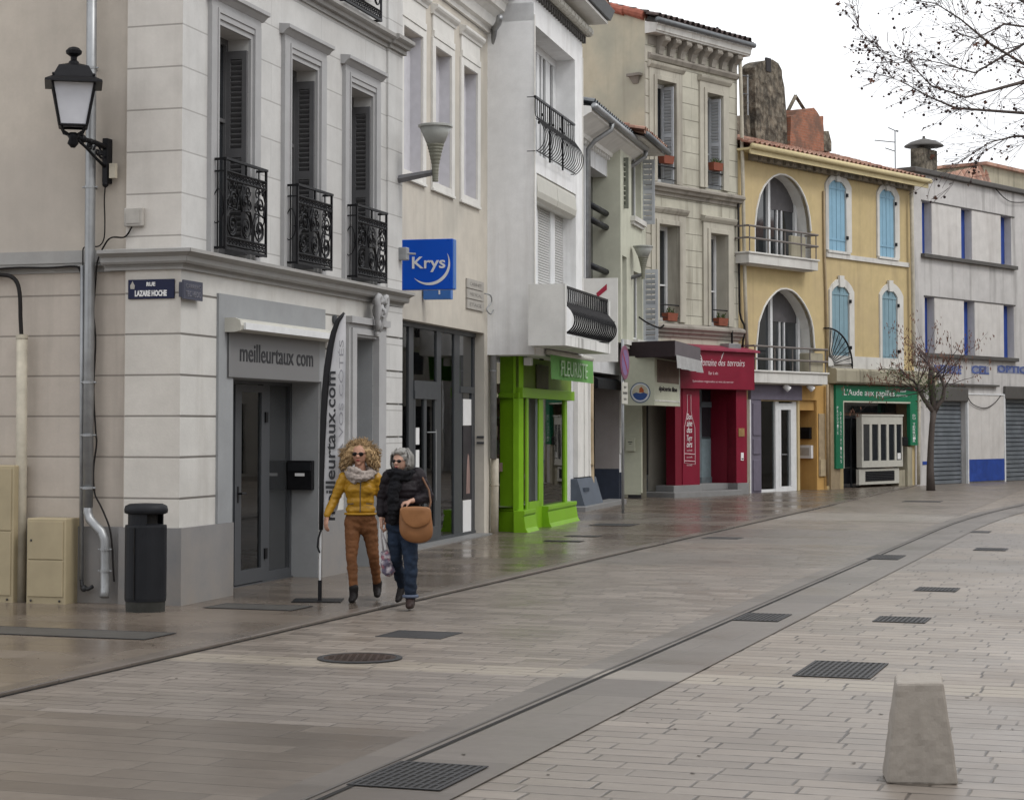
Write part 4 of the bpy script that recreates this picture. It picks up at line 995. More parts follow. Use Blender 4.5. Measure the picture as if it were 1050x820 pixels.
# posters behind the last pane
def poster(name, label, z0, z1, mat, extra=None):
    t = thing(name, label, 'poster', F2.M, 'posters on the optician shopfront')
    p = bx('sheet', F2, mat, t, (tp(474.8), tp(484.6), sy-.004, sy+.006, z0, z1)); return t
zz = lambda y: F2.Z(475, y, -sy)
poster('poster', 'blank white poster at the top of the narrow right hand shop pane', zz(436), zz(409), g['white'])
poster('poster', 'blank white poster at the foot of the narrow right hand shop pane', zz(545.5), zz(513), g['white'])
t = poster('poster', 'dim picture of a long haired figure between two white posters', zz(512), zz(437), simple('poster_dark_photo', (.05, .045, .05), .5, var=.5, scale=3))
m = MB(); uc = (tp(474.8)+tp(484.6))/2; zc = (zz(512)+zz(437))/2
m.prism([(uc-.12, zc-.5), (uc+.10, zc-.5), (uc+.11, zc-.2), (uc+.05, zc+.1), (uc-.02, zc+.15), (uc-.08, zc-.1)], sy-.007, sy-.005, 'y'); m.build('figure', simple('poster_skin_tone', (.30, .20, .18), .6, var=.3, scale=6), t, F2.M)
# interior
m = MB(); D_ = 3.2
m.quad((gx0, sy+.12, .02), (tp(470.5), sy+.12, .02), (tp(470.5), D_, .02), (gx0, D_, .02)); m.quad((gx0, sy+.12, zt_), (tp(470.5)+.6, sy+.12, zt_), (tp(470.5)+.6, D_, zt_), (gx0, D_, zt_))
m.quad((gx0, D_, 0), (tp(470.5)+.6, D_, 0), (tp(470.5)+.6, D_, zt_), (gx0, D_, zt_)); m.quad((tp(470.5)+.6, sy+.12, 0), (tp(470.5)+.6, D_, 0), (tp(470.5)+.6, D_, zt_), (tp(470.5)+.6, sy+.12, zt_))
m.build('interior_room', g['interior'], b2, F2.M, recalc=False)
m = MB()
for k in range(5):
    z_ = .5+k*.38; m.box(gx0+.3, tp(470), D_-.35, D_-.02, z_, z_+.03)
m.build('wall_shelf', g['wood'], b2, F2.M)
pr_ = simple('coloured_display_goods', (.45, .28, .24), .6, var=.9, scale=2.5)
m = MB()
for k in range(5):
    for j in range(14): 
        if rnd.random() < .7: a = gx0+.35+j*.3; hh = rnd.uniform(.08, .28); m.box(a, a+rnd.uniform(.08, .22), D_-.3, D_-.12, .53+k*.38, .53+k*.38+hh)
m.build('display_goods', pr_, b2, F2.M)
m = MB(); m.box(tp(452), tp(463), .55, .9, 0, .9); m.box(tp(428), tp(440), .9, 1.3, 0, 1.0); m.build('display_counter', simple('pale_counter', (.3, .3, .3), .5), b2, F2.M)
m = MB(); a, z = F2.hit(411, 337, -.5); m.tube([(a-.3, .5, z), (a+.25, .5, z)], .025, 8); m.build('ceiling_tube', g['tube_light'], b2, F2.M)

# blue projecting sign
def psign(name, label, Fx, px, xl, xr, yt, yb, mat, th=.14, cat='shop sign', edge=None):
    """sign projecting at right angles: px position of the wall it stands off; returns frame whose x runs outward"""
    u, _ = Fx.hit(px, HOR)
    base = Fx.P+Fx.u*u
    FF = Face(base, base+Fx.n)      # local x = outward from the wall, facing the camera
    t = thing(name, label, cat, FF.M)
    x0, x1, z0, z1 = FF.rect(xl, yt, xr, yb)
    return FF, t, x0, x1, z0, z1
FF, t, x0, x1, z0, z1 = psign('blue_sign', 'bright blue square projecting sign reading Krys with a white swoosh', F2, 403.0, 408.0, 464.0, 246.0, 297.5, None)
bx('box', FF, g['krysblue'], t, (x0, x1, 0, .16, z0, z1), bevel=.008)
bx('edge_strip', FF, g['krysblue2'], t, (x1, x1+.008, .005, .155, z0+.01, z1-.01))
W_ = x1-x0; H_ = z1-z0
lettering('Krys', .2, (x0+W_*.56, -.003, z0+H_*.50), g['white'], t, FF.M, fitw=W_*.61, fith=H_*.31, bold=.003, ext=.003)
m = MB(); N = 26; cx_, cz_, rr = x0+W_*.58, z0+H_*.50, W_*.375
vs = []
for i in range(N+1):
    a = R(-140)+(R(32)-R(-140))*i/N; th_ = .055*W_*math.sin(math.pi*(i/N)**1.0)**.8
    for q in (0, 1): vs.append((cx_+(rr-th_*q)*math.cos(a), -.004, cz_+(rr*.98-th_*q)*math.sin(a)))
m.add(vs, [(2*i, 2*i+1, 2*i+3, 2*i+2) for i in range(N)]); m.build('swoosh', g['white'], t, FF.M)
t2 = thing('sign_bracket_box', 'small grey fixing box on the wall end beside the blue sign', 'box', F1.M)
a0 = F1.U(407.5); 
bx('box', F1, g['metal_grey'], t2, (a0-.06, a0+.06, -.14, .0, F1.Z(408, 267), F1.Z(408, 254)), bevel=.01)
m = MB(); zc = F1.Z(408, 260); m.tube([(a0, -.1, zc), (a0+.02, -.24, zc-.01)], .015, 6); m.build('stud', g['metal_grey'], t2, F1.M)
FF, t, x0, x1, z0, z1 = psign('small_blue_sign', 'smaller pale blue sign half hidden under the big blue sign', F2, 432.0, 437.0, 462.0, 293.0, 307.0, None)
bx('box', FF, g['krysblue2'], t, (x0-.05, x1, 0, .12, z0, z1), bevel=.005)
bx('symbol', FF, g['white'], t, (x0+(x1-x0)*.50, x0+(x1-x0)*.57, -.004, -.001, z0+.07, z1-.02))
t = thing('wall_plaques', 'three small stacked stone plaques with faint lettering on the greige wall', 'plaque', F2.M)
for k in range(3):
    a0, a1, z0, z1 = F2.rect(479, 285+k*10.6, 496.3, 294.6+k*10.6, .03)
    p = bx('plaque', F2, g['stoneplaq'], t, (a0, a1, -.03, -.001, z0, z1))
    lettering(('CABINET', 'MEDICAL', 'ETAGE')[k], .06, ((a0+a1)/2, -.032, (z0+z1)/2), simple('faint_plaque_lettering', (.25, .24, .22), .7, bump=0), p, F2.M, fitw=(a1-a0)*.7, fith=(z1-z0)*.35, ext=.001)

# downpipe between the optician and the white house
def dpipe(label, Fx, pts, r=.05, mat='metal_grey', clamps=(), group=None, name='drain_pipe'):
    t = thing(name, label, 'drain pipe', Fx.M, group)
    P = [(Fx.hit(x, y, d)[0], -d, Fx.hit(x, y, d)[1]) for x, y, d in pts]
    m = MB(); m.tube(P, r, 12); m.build('pipe', g[mat], t, Fx.M, smooth=True)
    if clamps:
        for (x, y, d) in clamps:
            m = MB(); u, z = Fx.hit(x, y, d); m.tube([(u, -d, z-.012), (u, -d, z+.012)], r*1.15, 12); m.tube([(u, -d, z), (u, 0.02, z)], .01, 5); m.build('clamp', g[mat], t, Fx.M)
    return t
dpipe('grey rainwater pipe in the corner between the optician and the white house', F2, [(512.5, 18, .38), (511, 24, .30), (507, 30, .12), (506, 60, .08), (506, 250, .08), (506, 470, .08)], .055, 'metal_grey', [(506, 85, .08), (506, 160, .08), (506, 290, .08), (506, 380, .08)])
t = dpipe('cream foot of the corner rainwater pipe, just left of the green shop', F2, [(507.5, 470, .09), (507.5, 500, .09), (507, 549, .09)], .065, 'pipe_cream', [(507.5, 497, .09)])
cable('cable', 'thin cable hooked from the stone plaques to the corner rainwater pipe', [(F2.hit(x, y, d)[0], -d, F2.hit(x, y, d)[1]) for x, y, d in ((497, 301, .03), (503, 303, .1), (504, 310, .1), (499, 317, .05), (503, 322, .1), (506, 318, .12))], .012, mat=g['metal_grey'], M=F2.M)

# modern cone lamps
def cone_lamp(label, Fx, pxw, pyw, px0, px1, yt, yb, pyarm):
    base_u, base_z = Fx.hit(pxw, pyw)
    base = Fx.P+Fx.u*base_u
    FF = Face(base, base+Fx.n)
    t = thing('cone_street_lamp', label, 'street lamp', FF.M, 'cone shaped lamps on wall arms')
    xa = FF.U((px0+px1)/2); xl, xr = FF.U(px0), FF.U(px1); z1 = FF.Z((px0+px1)/2, yt); z0 = FF.Z((px0+px1)/2, yb); za = FF.Z((px0+px1)/2, pyarm); r_ = (xr-xl)/2; H_ = z1-z0
    m = MB(); m.add([], [])
    m.tube([(-.02, 0, base_z), (xa-.04, 0, za)], [.055, .04], 4); m.box(-.03, .0, -.06, .06, base_z-.12, base_z+.1); m.build('arm', g['iron_grey'], t)
    m = MB(); pr = [(r_*.17, 0), (r_*.18, H_*.12), (r_*.22, H_*.3), (r_*.36, H_*.5), (r_*.50, H_*.66)]
    pr2 = []
    for i in range(len(pr)-1):
        for k in range(6):
            f = k/6; rr = pr[i][0]*(1-f)+pr[i+1][0]*f; zz_ = pr[i][1]*(1-f)+pr[i+1][1]*f
            pr2.append((rr*(1.035 if k % 2 else .965), zz_))
    m.lathe(pr2+[pr[-1]], c=(xa, 0, z0), n=28); m.build('lower_cone', g['lamp_low'], t)
    m = MB(); m.lathe([(r_*.50, H_*.66), (r_*.70, H_*.80), (r_*.93, H_*.955)], c=(xa, 0, z0), n=28); m.build('upper_cone', g['lampglass'], t, smooth=True)
    m = MB(); m.lathe([(r_*.93, H_*.945), (r_*1.0, H_*.955), (r_*1.0, H_*.99), (r_*.9, H_)], c=(xa, 0, z0), n=28); m.build('rim', g['lampglass'], t)
    return t
cone_lamp('larger nearer cone lamp on a grey arm above the blue sign', F1, 406.5, 184.5, 429, 463, 128, 186.5, 177)
F4b = None

# ================================================================== BUILDING 3 : white house with florist
kc_ = .2412; F3 = VPF(1015, kc_, 548, 598)
b3 = thing('florist_house', 'narrow white rendered house with an upper railing, roller shutters and a lime green florist below', 'house', F3.M)
L3 = F3.len; T3 = F3.Z(547, 2)+.0
zun = F3.Z(548, 363.5)
D3 = .9
w1 = (F3.U(548.6), F3.U(590), F3.Z(549, 157), F3.Z(548.6, 25.8)); w2_ = (F3.U(550.3), F3.U(590.8), F3.Z(549, 290), F3.Z(550.3, 177))
wall('wall', F3, 0, L3, zun, T3, [w1, w2_], g['white_wall'], b3, depth=.5, back=7, left=True)
# underside of the overhanging storey
m = MB(); m.quad((0, 0, zun), (L3, 0, zun), (L3, 6, zun), (0, 6, zun)); m.build('overhang_soffit', g['white_wall'], b3, F3.M, recalc=False)
# upper window: white casements set back
yb = .40
m = MB(); u0, u1, z0, z1 = w1; P = lambda px: F3.U(px, -yb)
for (a, b) in ((548, 551), (553.0, 554.5), (557.5, 562), (565, 569), (573, 577)):
    m.box(P(a), P(b), yb-.04, yb+.03, z0, z1)
m.box(u0, P(577), yb-.05, yb+.03, z1-.14, z1); m.box(u0, P(577), yb-.05, yb+.03, z0, z0+.2)
wn = m.build('window', g['white_paint'], b3, F3.M); bx('pane', F3, g['glass_hi'], wn, (u0, P(577), yb+.0, yb+.01, z0, z1))
bx('side_panel', F3, g['white_wall'], wn, (P(577), u1+.1, yb, yb+.02, z0, z1))
# railing with bulging bars
def bulge_rail(name, Fx, u0, u1, z0, z1, y, out_, n, mat, parent, r=.011, posts=2, top=True, low=.55):
    m = MB(); H_ = z1-z0
    def prof(u): return [(u, y, z1), (u, y-.0, z0+H_*.70), (u, y-out_*.25, z0+H_*.60), (u, y-out_*.75, z0+H_*.46), (u, y-out_, z0+H_*.30), (u, y-out_*.85, z0+H_*.14), (u, y-out_*.4, z0+H_*.03), (u, y-out_*.1, z0)]
    def smooth_(P):
        P = [Vector(p) for p in P]; o_ = []
        for i in range(len(P)-1):
            a, b, c, d = P[max(0, i-1)], P[i], P[i+1], P[min(len(P)-1, i+2)]
            for k in range(4):
                t = k/4; o_.append(.5*((2*b)+(c-a)*t+(2*a-5*b+4*c-d)*t*t+(3*b-a-3*c+d)*t**3))
        return o_+[P[-1]]
    for i in range(n+1):
        u = u0+(u1-u0)*i/n; m.tube(smooth_(prof(u)), r, 4)
    m.box(u0-.02, u1+.02, y-.02, y+.02, z1-.015, z1+.02)
    m.tube([(u0, y-.01, z0+H_*.60), (u1, y-.01, z0+H_*.60)], r, 5); m.tube([(u0, y-out_*.2, z0), (u1, y-out_*.2, z0)], r*1.2, 5)
    for k in range(posts):
        u = u0+(u1-u0)*(k+1)/(posts+1); m.box(u-.014, u+.014, y-.03, y+.0, z0-.06, z1)
    for uu in (u0, u1):
        for zz_ in (z0, z1): m.tube([(uu, y, zz_), (uu, y+.14, zz_)], r, 5)
    return m.build(name, mat, parent, Fx.M, smooth=False)
a0, a1 = F3.U(549, .06), F3.U(589, .06); zr1 = F3.Z(549, 99.5, .06); zr0 = F3.Z(549, 155, .06)
bulge_rail('railing', F3, a0, a1, zr0, zr1, -.06, .17, 20, g['iron'], wn, r=.008)
m = MB()
for k in range(10): c = rnd.uniform(.35, .65); m.ball((a0+(a1-a0)*(.1+.09*k), -.05, zr0+(zr1-zr0)*rnd.uniform(.5, .8)), .035, .02, .03, n=6, m=4)
m.build('railing_ornament', g['iron'], wn, F3.M)
# roller shutters of the lower window
u0, u1, z0, z1 = w2_
yb2 = .25; P = lambda px: F3.U(px, -yb2)
m = MB(); zb_ = z1-.45
pr = [(yb2+.1, z1), (.03, z1), (-.0, z1-.06), (-.02, zb_+.15), (.0, zb_+.05), (.06, zb_), (.14, zb_), (yb2+.1, zb_+.05)]
for (a, b) in ((u0+.01, (u0+u1)/2-.01), ((u0+u1)/2+.01, u1-.02)): m.prism(pr, a, b, 'x')
rb = m.build('rolled_awning', g['off_white'], b3, F3.M)
m = MB()
def slats(m, a, b, z0, z1, y, h=.045):
    n = int((z1-z0)/h)
    for i in range(n):
        z = z0+i*h; m.prism([(y, z+.003), (y-.012, z+.008), (y-.014, z+h*.6), (y, z+h-.002)], a, b, 'x')
slats(m, P(550), P(563), z0, zb_+.1, yb2); m.build('roller_shutter', g['roller'], b3, F3.M)
m = MB(); slats(m, P(567.5), P(579), z0, zb_+.1, yb2); m.build('roller_shutter', g['roller'], b3, F3.M)
bx('shutter_frame', F3, g['white_paint'], b3, (P(563), P(567.5), yb2-.03, yb2+.05, z0, zb_+.1), (P(579), P(581.5), yb2-.03, yb2+.05, z0, zb_+.1), (u0-.02, P(550), yb2-.03, yb2+.05, z0, zb_+.1), (P(581.5), u1+.05, yb2, yb2+.02, z0, z1))
bx('wall_edge', F3, g['white_trim'], b3, (-.012, .05, -.012, 0, zun, T3-.2), (L3-.05, L3+.012, -.012, 0, zun+.6, T3-.2))
# eaves
ge = F3.Z(598, 39)-.0
m = MB(); m.box(-.05, L3+.15, -.45, 0, ge+.25, ge+.30); m.build('eaves_board', g['white_trim'], b3, F3.M)
m = MB(); m.tube([(-.1, -.10, ge+.10), (L3+.12, -.10, ge+.10)], .09, 12)
for k in range(14): u = L3*k/13; m.tube([(u-.02, -.10, ge+.1), (u+.02, -.10, ge+.1)], .098, 12)
m.build('clay_gutter', g['off_white'], b3, F3.M)
m = MB()
for k in range(22): u = L3*k/21; m.box(u-.03, u+.03, -.06, .0, ge-.12, ge-.02)
m.box(-.02, L3, -.07, 0, ge-.02, ge+.0); m.build('dentils', g['coping'], b3, F3.M)
m = MB(); m.prism([(-.5, ge+.32), (-.58, ge+.50), (-.5, ge+.56), (0, ge+.7), (0, ge+.32)], -.1, L3+.2, 'x'); m.build('upper_gutter', g['zinc_dark'], b3, F3.M)
tiles_roof('roof', F3, b3, -.1, L3+.2, -.5, ge+.58, 3.5, ge+1.8, g['tile'])
wall('parapet', F3, -.0, L3, T3-.3, ge+.4, [], g['white_wall'], b3, y=.01)
m = MB(); m.quad((.0, .01, T3-.3), (0, 6.9, T3-.3), (0, 6.9, ge+1.2), (0, .01, ge+.4)); m.build('gable_top', g['white_wall'], b3, F3.M, recalc=False)
# projecting balcony
bd = .62
bu0, bu1 = F3.U(580, bd), F3.U(626, bd); bz0 = F3.Z(580, 354.2, bd); bzt = F3.Z(582, 291.5, bd); bzb = F3.Z(583, 344, bd)
ub = F3.U(548)-.02
bal = bx('balcony', F3, g['white_bal'], b3, (bu0, bu1, -bd, .0, bz0, bzb), bevel=.006)
bx('side_panel', F3, g['white_bal'], bal, (bu0-.004, bu0+.10, -bd+.001, -.001, bz0+.002, bzt), (bu1-.10, bu1+.004, -bd+.001, -.001, bz0+.002, bzt-.05))
bulge_rail('railing', F3, bu0+.12, bu1-.12, bzb+.04, bzt-.04, -bd+.04, .17, 22, g['iron'], bal, r=.014, posts=0)

# ------ florist shopfront
FS = VPF(1003, .234, 532, 586)
fs = thing('florist_shopfront', 'lime green wooden florist shopfront with bulging panelled base', 'shopfront', FS.M)
W = lambda F, px, py, d=0.0: F.hit(px, py, d)
pzt = FS.Z(532, 349); LS = FS.len
# return side toward the camera: green pilaster
FSi = Face(F2.P+F2.u*F2.U(512.5), FS.P)
bx('pilaster', FSi, g['green'], fs, (0, FSi.len, 0, .12, 0, pzt), (0, FSi.len+.0, -.03, .0, FS.Z(532, 524), FS.Z(532, 524)+.03), bevel=.004)
bx('pilaster_plinth', FSi, g['green'], fs, (-.0, FSi.len+.0, -.035, -.0, 0, FS.Z(532, 524.5)), bevel=.01)
zc = FS.Z(532, 405); bx('pilaster_band', FSi, g['green'], fs, (0, FSi.len+.03, -.04, -.001, zc-.05, zc+.04), bevel=.006)
zc2 = FS.Z(532, 364); bx('pilaster_cap', FSi, g['green'], fs, (FSi.len*.25, FSi.len+.03, -.08, -.001, zc2, pzt-.05), bevel=.01)
zh0 = FS.Z(532, 407.5); zh1 = FS.Z(532, 402)
US = lambda px, d=0.0: FS.U(px, d)
zw0 = FS.Z(532, 523); 
m = MB()
m.box(0, .06, 0, .1, 0, pzt-.1)
m.box(US(538.8), US(541), -.02, .009, zw0, zh0); m.box(US(551.5), US(556), -.02, .009, zw0, zh0); m.box(US(578.2), US(580.5), -.02, .03, zw0, zh0)
m.box(0, US(585.5), -.07, .06, zh0, zh1+.08); m.build('frame', g['green'], fs, FS.M, bevel=.004)
def bulge(name, xa, xb):
    m = MB(); m.prism([(.05, 0), (-.20, 0), (-.20, .03), (-.16, .10), (-.13, .3), (-.10, zw0-.12), (-.14, zw0-.06), (-.14, zw0), (.05, zw0)], xa, xb, 'x'); m.build(name, g['green'], fs, FS.M, bevel=.006)
bulge('base_panel', US(529.5), US(541.5)); bulge('base_panel', US(554.5), US(584))
bx('door_step', FS, g['green'], fs, (US(541.5), US(554.5), -.02, .05, 0, .5))
bx('pane', FS, g['clear'], fs, (.05, US(538.6), .01, .016, zw0, zh0), (US(556.4), US(578.3), .01, .016, zw0, zh0))
m = MB(); m.box(US(541.3), US(544), .2, .26, .5, zh0); m.box(US(549), US(551.2), .2, .26, .5, zh0); m.build('door_frame', g['wood'], fs, FS.M)
m = MB(); zs0 = zh1+.10
bx('fascia', FS, g['green_dk'], fs, (0, LS, .0, .05, zs0-.02, zun))
zz_ = FS.Z(547, 398); bx('fascia_panel', FS, simple('painted_floral_panel', (.10, .10, .06), .6, var=.5, scale=3), fs, (US(549), US(561), -.03, .0, zz_, zun-.1), bevel=.006)
# interior
m = MB()
m.quad((0, .1, .45), (LS, .1, .45), (LS, 2.4, .45), (0, 2.4, .45)); m.quad((0, .1, zh0), (LS+.5, .1, zh0), (LS+.5, 2.4, zh0), (0, 2.4, zh0)); m.quad((-.3, 2.4, 0), (LS+.5, 2.4, 0), (LS+.5, 2.4, zh0), (-.3, 2.4, zh0)); m.quad((LS, .1, 0), (LS, 2.4, 0), (LS, 2.4, zh0), (LS, .1, zh0))
m.build('interior_room', g['interior'], fs, FS.M, recalc=False)
m = MB()
for k in range(150): m.box(*(lambda u, y, z, s: (u, u+s, y, y+s, z, z+s*1.3))(rnd.uniform(.05, LS-.2), rnd.uniform(.12, .9), rnd.uniform(.5, 2.4), rnd.uniform(.05, .14)))
m.build('flower_goods', simple('mixed_flower_shop_goods', (.45, .32, .28), .8, var=.95, scale=3), fs, FS.M)
bx('inner_door', FS, simple('dark_red_wood', (.07, .025, .02), .6), fs, (US(544), US(549), .24, .27, .5, zh0))
bx('back_wall_right', F3, g['grey_wall'], b3, (F3.U(580), L3, .55, .9, -.1, zun))
# spot lamp
t = thing('spot_lamp', 'small white spotlight over the florist window', 'lamp', FS.M)
u, z = FS.hit(540.5, 371, .12); m = MB(); m.tube([(u, -.02, z+.1), (u, -.12, z+.1)], .015, 6); m.build('arm', g['metal_grey'], t, FS.M)
bx('lamp_head', FS, g['white'], t, (u-.09, u+.09, -.2, -.08, z-.06, z+.07), bevel=.01)
# florist awning
t = thing('florist_awning', 'short green awning valance reading FLEURISTE under the white balcony', 'awning', FS.M)
d_ = .48; a0, a1 = FS.U(562.5, d_), FS.U(606.5, d_); zt_ = FS.Z(562.5, 361, d_); zb_ = FS.Z(564.5, 388.5, d_)
m = MB(); m.tube([(a0-.05, -d_, zt_), (a1, -d_, zt_)], .05, 10); m.build('roller', g['off_white'], t, FS.M, smooth=True)
m = MB(); n = 14
vs = []
for i in range(n+1):
    u = a0+(a1-a0)*i/n
    for j in range(5): z = zt_-.04+(zb_-zt_+.04)*j/4; vs.append((u+.02*j, -d_-.03-.012*math.sin(i*1.3)*j/4, z))
m.add(vs, [(i*5+j, (i+1)*5+j, (i+1)*5+j+1, i*5+j+1) for i in range(n) for j in range(4)]); vl = m.build('valance', g['awn_green'], t, FS.M, smooth=True)
lettering('FLEURISTE', .2, ((a0+a1)/2+.06, -d_-.06, (zt_+zb_)/2-.02), simple('faded_pale_green_lettering', (.42, .56, .38), .8, bump=0), t, FS.M, fitw=(a1-a0)*.62, fith=(zt_-zb_)*.60, ext=.002)
m = MB(); m.tube([(a0+.1, 0, zt_+.0), (a0+.1, -d_, zt_)], .02, 6); m.tube([(a1-.1, 0, zt_+.0), (a1-.1, -d_, zt_)], .02, 6); m.build('arms', g['metal_grey'], t, FS.M)
m = MB(); u, z = FS.hit(556, 368, .1); m.tube([(u+.1*math.cos(k*.35)*.9, -.08-.02*k/10, z-.02+.12*math.sin(k*.35)) for k in range(10)], .03, 6); m.build('crank_hose', g['bin'], t, FS.M)
# white pilaster and slate base right of the florist
F4a = VPF(1010, .207, 580, 637)
b4 = thing('grey_gutter_house', 'narrow pale grey house with heavy white eaves and a recessed entrance', 'house', F4a.M)
u_ = lambda px, d=0.0: F4a.U(px, d)
z4 = F4a.Z(627, 162)-.05; hw = (u_(601), u_(623.3), F4a.Z(601, 285.5), F4a.Z(601, 167.4))
hd = (u_(608.5), u_(635.0), -.1, F4a.Z(608.5, 381))
wall('wall', F4a, u_(580), F4a.len, -.1, z4, [hw, hd], g['grey_wall'], b4, depth=.60, back=7, left=False, right=False)
m = MB(); yb = .34; Pq = lambda px: F4a.U(px, -yb)
bx('window', F4a, g['alu_dark'], b4, (hw[0]-.1, hw[0]+.05, yb-.03, yb+.03, hw[2], hw[3]), (Pq(612.5), Pq(613.8), yb-.03, yb+.03, hw[2], hw[3]), (Pq(602), Pq(603), yb-.03, yb+.03, hw[2], hw[3]))
bx('window_pane', F4a, g['glass'], b4, (hw[0]-.1, Pq(613.8), yb, yb+.01, hw[2], hw[3])); bx('window_jamb', F4a, g['grey_wall'], b4, (Pq(613.8), hw[1]+.2, yb, yb+.05, hw[2], hw[3]))
m = MB()
for y_ in (207, 222, 270, 286): 
    z = F4a.Z(601, y_, 0); m.tube([(hw[0]+.02, .02, z), (hw[1]-.04, .02, z)], .07, 8)
m.build('window_bars', g['bin'], b4, F4a.M, smooth=True)
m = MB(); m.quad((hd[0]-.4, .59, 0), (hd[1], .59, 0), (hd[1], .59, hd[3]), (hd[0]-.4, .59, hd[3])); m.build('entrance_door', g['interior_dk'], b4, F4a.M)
zn = F4a.Z(635, 480.5)
bx('entrance_jamb', F4a, g['mauve'], b4, (hd[1]-.012, hd[1]+.01, .001, .6, zn, hd[3])); bx('entrance_jamb_base', F4a, g['navy'], b4, (hd[1]-.02, hd[1]+.01, .0015, .6, 0, zn))
m = MB(); m.prism([(.58, hd[3]-.12), (.3, hd[3]-.08), (.05, hd[3]-.10), (-.05, hd[3]-.16), (-.05, hd[3]-.36), (.05, hd[3]-.31), (.3, hd[3]-.28), (.58, hd[3]-.31)], hd[0]+.3, hd[1], 'x'); m.build('entrance_canopy', g['bin'], b4, F4a.M)
# white quoin edge
m = MB(); zq = [F4a.Z(637, y) for y in range(330, 492, 27)]; q0 = hd[1]-.0; q1 = F4a.len+.03
for i in range(len(zq)-1): m.box(q0-.0, q1, -.03, .0, zq[i+1]+.008, zq[i]-.008)
m.build('quoins', g['white_trim'], b4, F4a.M, bevel=.008)
bx('plinth', F4a, g['navy'], b4, (q0, q1, -.035, 0, -.1, F4a.Z(637, 484)))
# shop pilaster (white, fluted) beside the florist
bx('white_pilaster', F4a, g['white_trim'], b4, (u_(588), u_(603.5), -.10, 0, F4a.Z(600, 488), F4a.Z(600, 385)), (u_(594), u_(596.5), -.125, -.10, F4a.Z(600, 488), F4a.Z(600, 385)), (u_(599), u_(601.5), -.125, -.10, F4a.Z(600, 488), F4a.Z(600, 385)), bevel=.006)
zz1 = F4a.Z(600, 489); m = MB(); m.prism([(0, 0), (-.34, 0), (-.14, zz1), (0, zz1)], u_(585), u_(604.5), 'x')
for k in range(4): m.box(u_(587)+.08+.12*k, u_(587)+.11+.12*k, -.27, -.2, zz1*.6, zz1*.72)
m.build('slanted_base', simple('slate_blue_paint', (.10, .12, .15), .6), b4, F4a.M)
bx('door_step', F4a, g['step'], b4, (u_(580), u_(624), -.42, 0, -.1, .13), bevel=.01)
# eaves of the grey house
ez = F4a.Z(627, 162)
Ea = F4a.Z(600.5, 112, .55)
m = MB(); m.prism([(0, z4-.02), (-.12, z4-.02), (-.15, z4+.06), (-.50, z4+.28), (-.56, z4+.30), (-.56, z4+.42), (0, z4+.5)], u_(580), F4a.len+.05, 'x'); m.build('eaves', g['white_trim'], b4, F4a.M)
m = MB(); m.box(u_(597), F4a.len, -.04, 0, z4-.06, z4-.021)
for k in range(18): u = u_(597)+(F4a.len-u_(597))*k/17; m.box(u-.03, u+.03, -.10, 0, z4-.10, z4-.02)
m.build('dentil', g['white_trim'], b4, F4a.M)
m = MB(); m.tube([(u_(580), -.62, z4+.42), (F4a.len+.1, -.62, z4+.42)], .075, 10); m.tube([(F4a.len+.05, -.62, z4+.40), (F4a.len+.05, -.6, z4+.22), (F4a.len+.0, -.35, z4+.04), (F4a.len-.02, -.14, z4-.05), (F4a.len-.02, -.10, z4-.5), (F4a.len-.02, -.10, F4a.Z(636, 285))], .055, 8)
m.tube([(u_(600)-.02, -.62, z4+.40), (u_(600)-.02, -.6, z4+.22), (u_(599), -.25, z4-.02), (u_(599), -.10, z4-.2), (u_(599), -.10, F4a.Z(599, 285))], .055, 8)
m.build('gutter', g['metal_grey'], b4, F4a.M, smooth=True)
tiles_roof('roof', F4a, b4, u_(580), F4a.len+.1, -.6, z4+.46, 3.5, z4+1.6, g['zinc_dark'])
dpipe('tan rainwater pipe rising beside the recessed entrance right of the florist', F4a, [(606, 385, .12), (606, 450, .12), (607, 512, .12), (608, 518, .18), (609, 520, .22)], .06, 'pipe_tan', [(606, 430, .12), (606, 476, .12)])
# white perpendicular board with a red stroke
FF, t, x0, x1, z0, z1 = psign('white_board', 'white projecting board with a red stroke behind the bulging black balcony', F4a, 596.0, 599.5, 633.5, 285.5, 345.0, None)
z0 -= .55
bx('panel', FF, g['white_trim'], t, (x0-.1, x1, 0, .05, z0, z1)); W_ = x1-x0; H_ = z1-z0
m = MB(); m.hexa([(x0+W_*.40, -.01, z0+H_*.77), (x0+W_*.68, -.01, z0+H_*.86), (x0+W_*.68, -.001, z0+H_*.86), (x0+W_*.40, -.001, z0+H_*.77)], [(x0+W_*.36, -.01, z0+H_*.82), (x0+W_*.68, -.01, z0+H_*.93), (x0+W_*.68, -.001, z0+H_*.93), (x0+W_*.36, -.001, z0+H_*.82)])
m.build('red_stroke', simple('red_sign_stroke', (.35, .02, .05), .5, bump=0), t, FF.M)
lettering('TE', .12, (x0+W_*.85, -.004, z0+H_*.45), g['ink'], t, FF.M, fitw=W_*.15, fith=H_*.055)
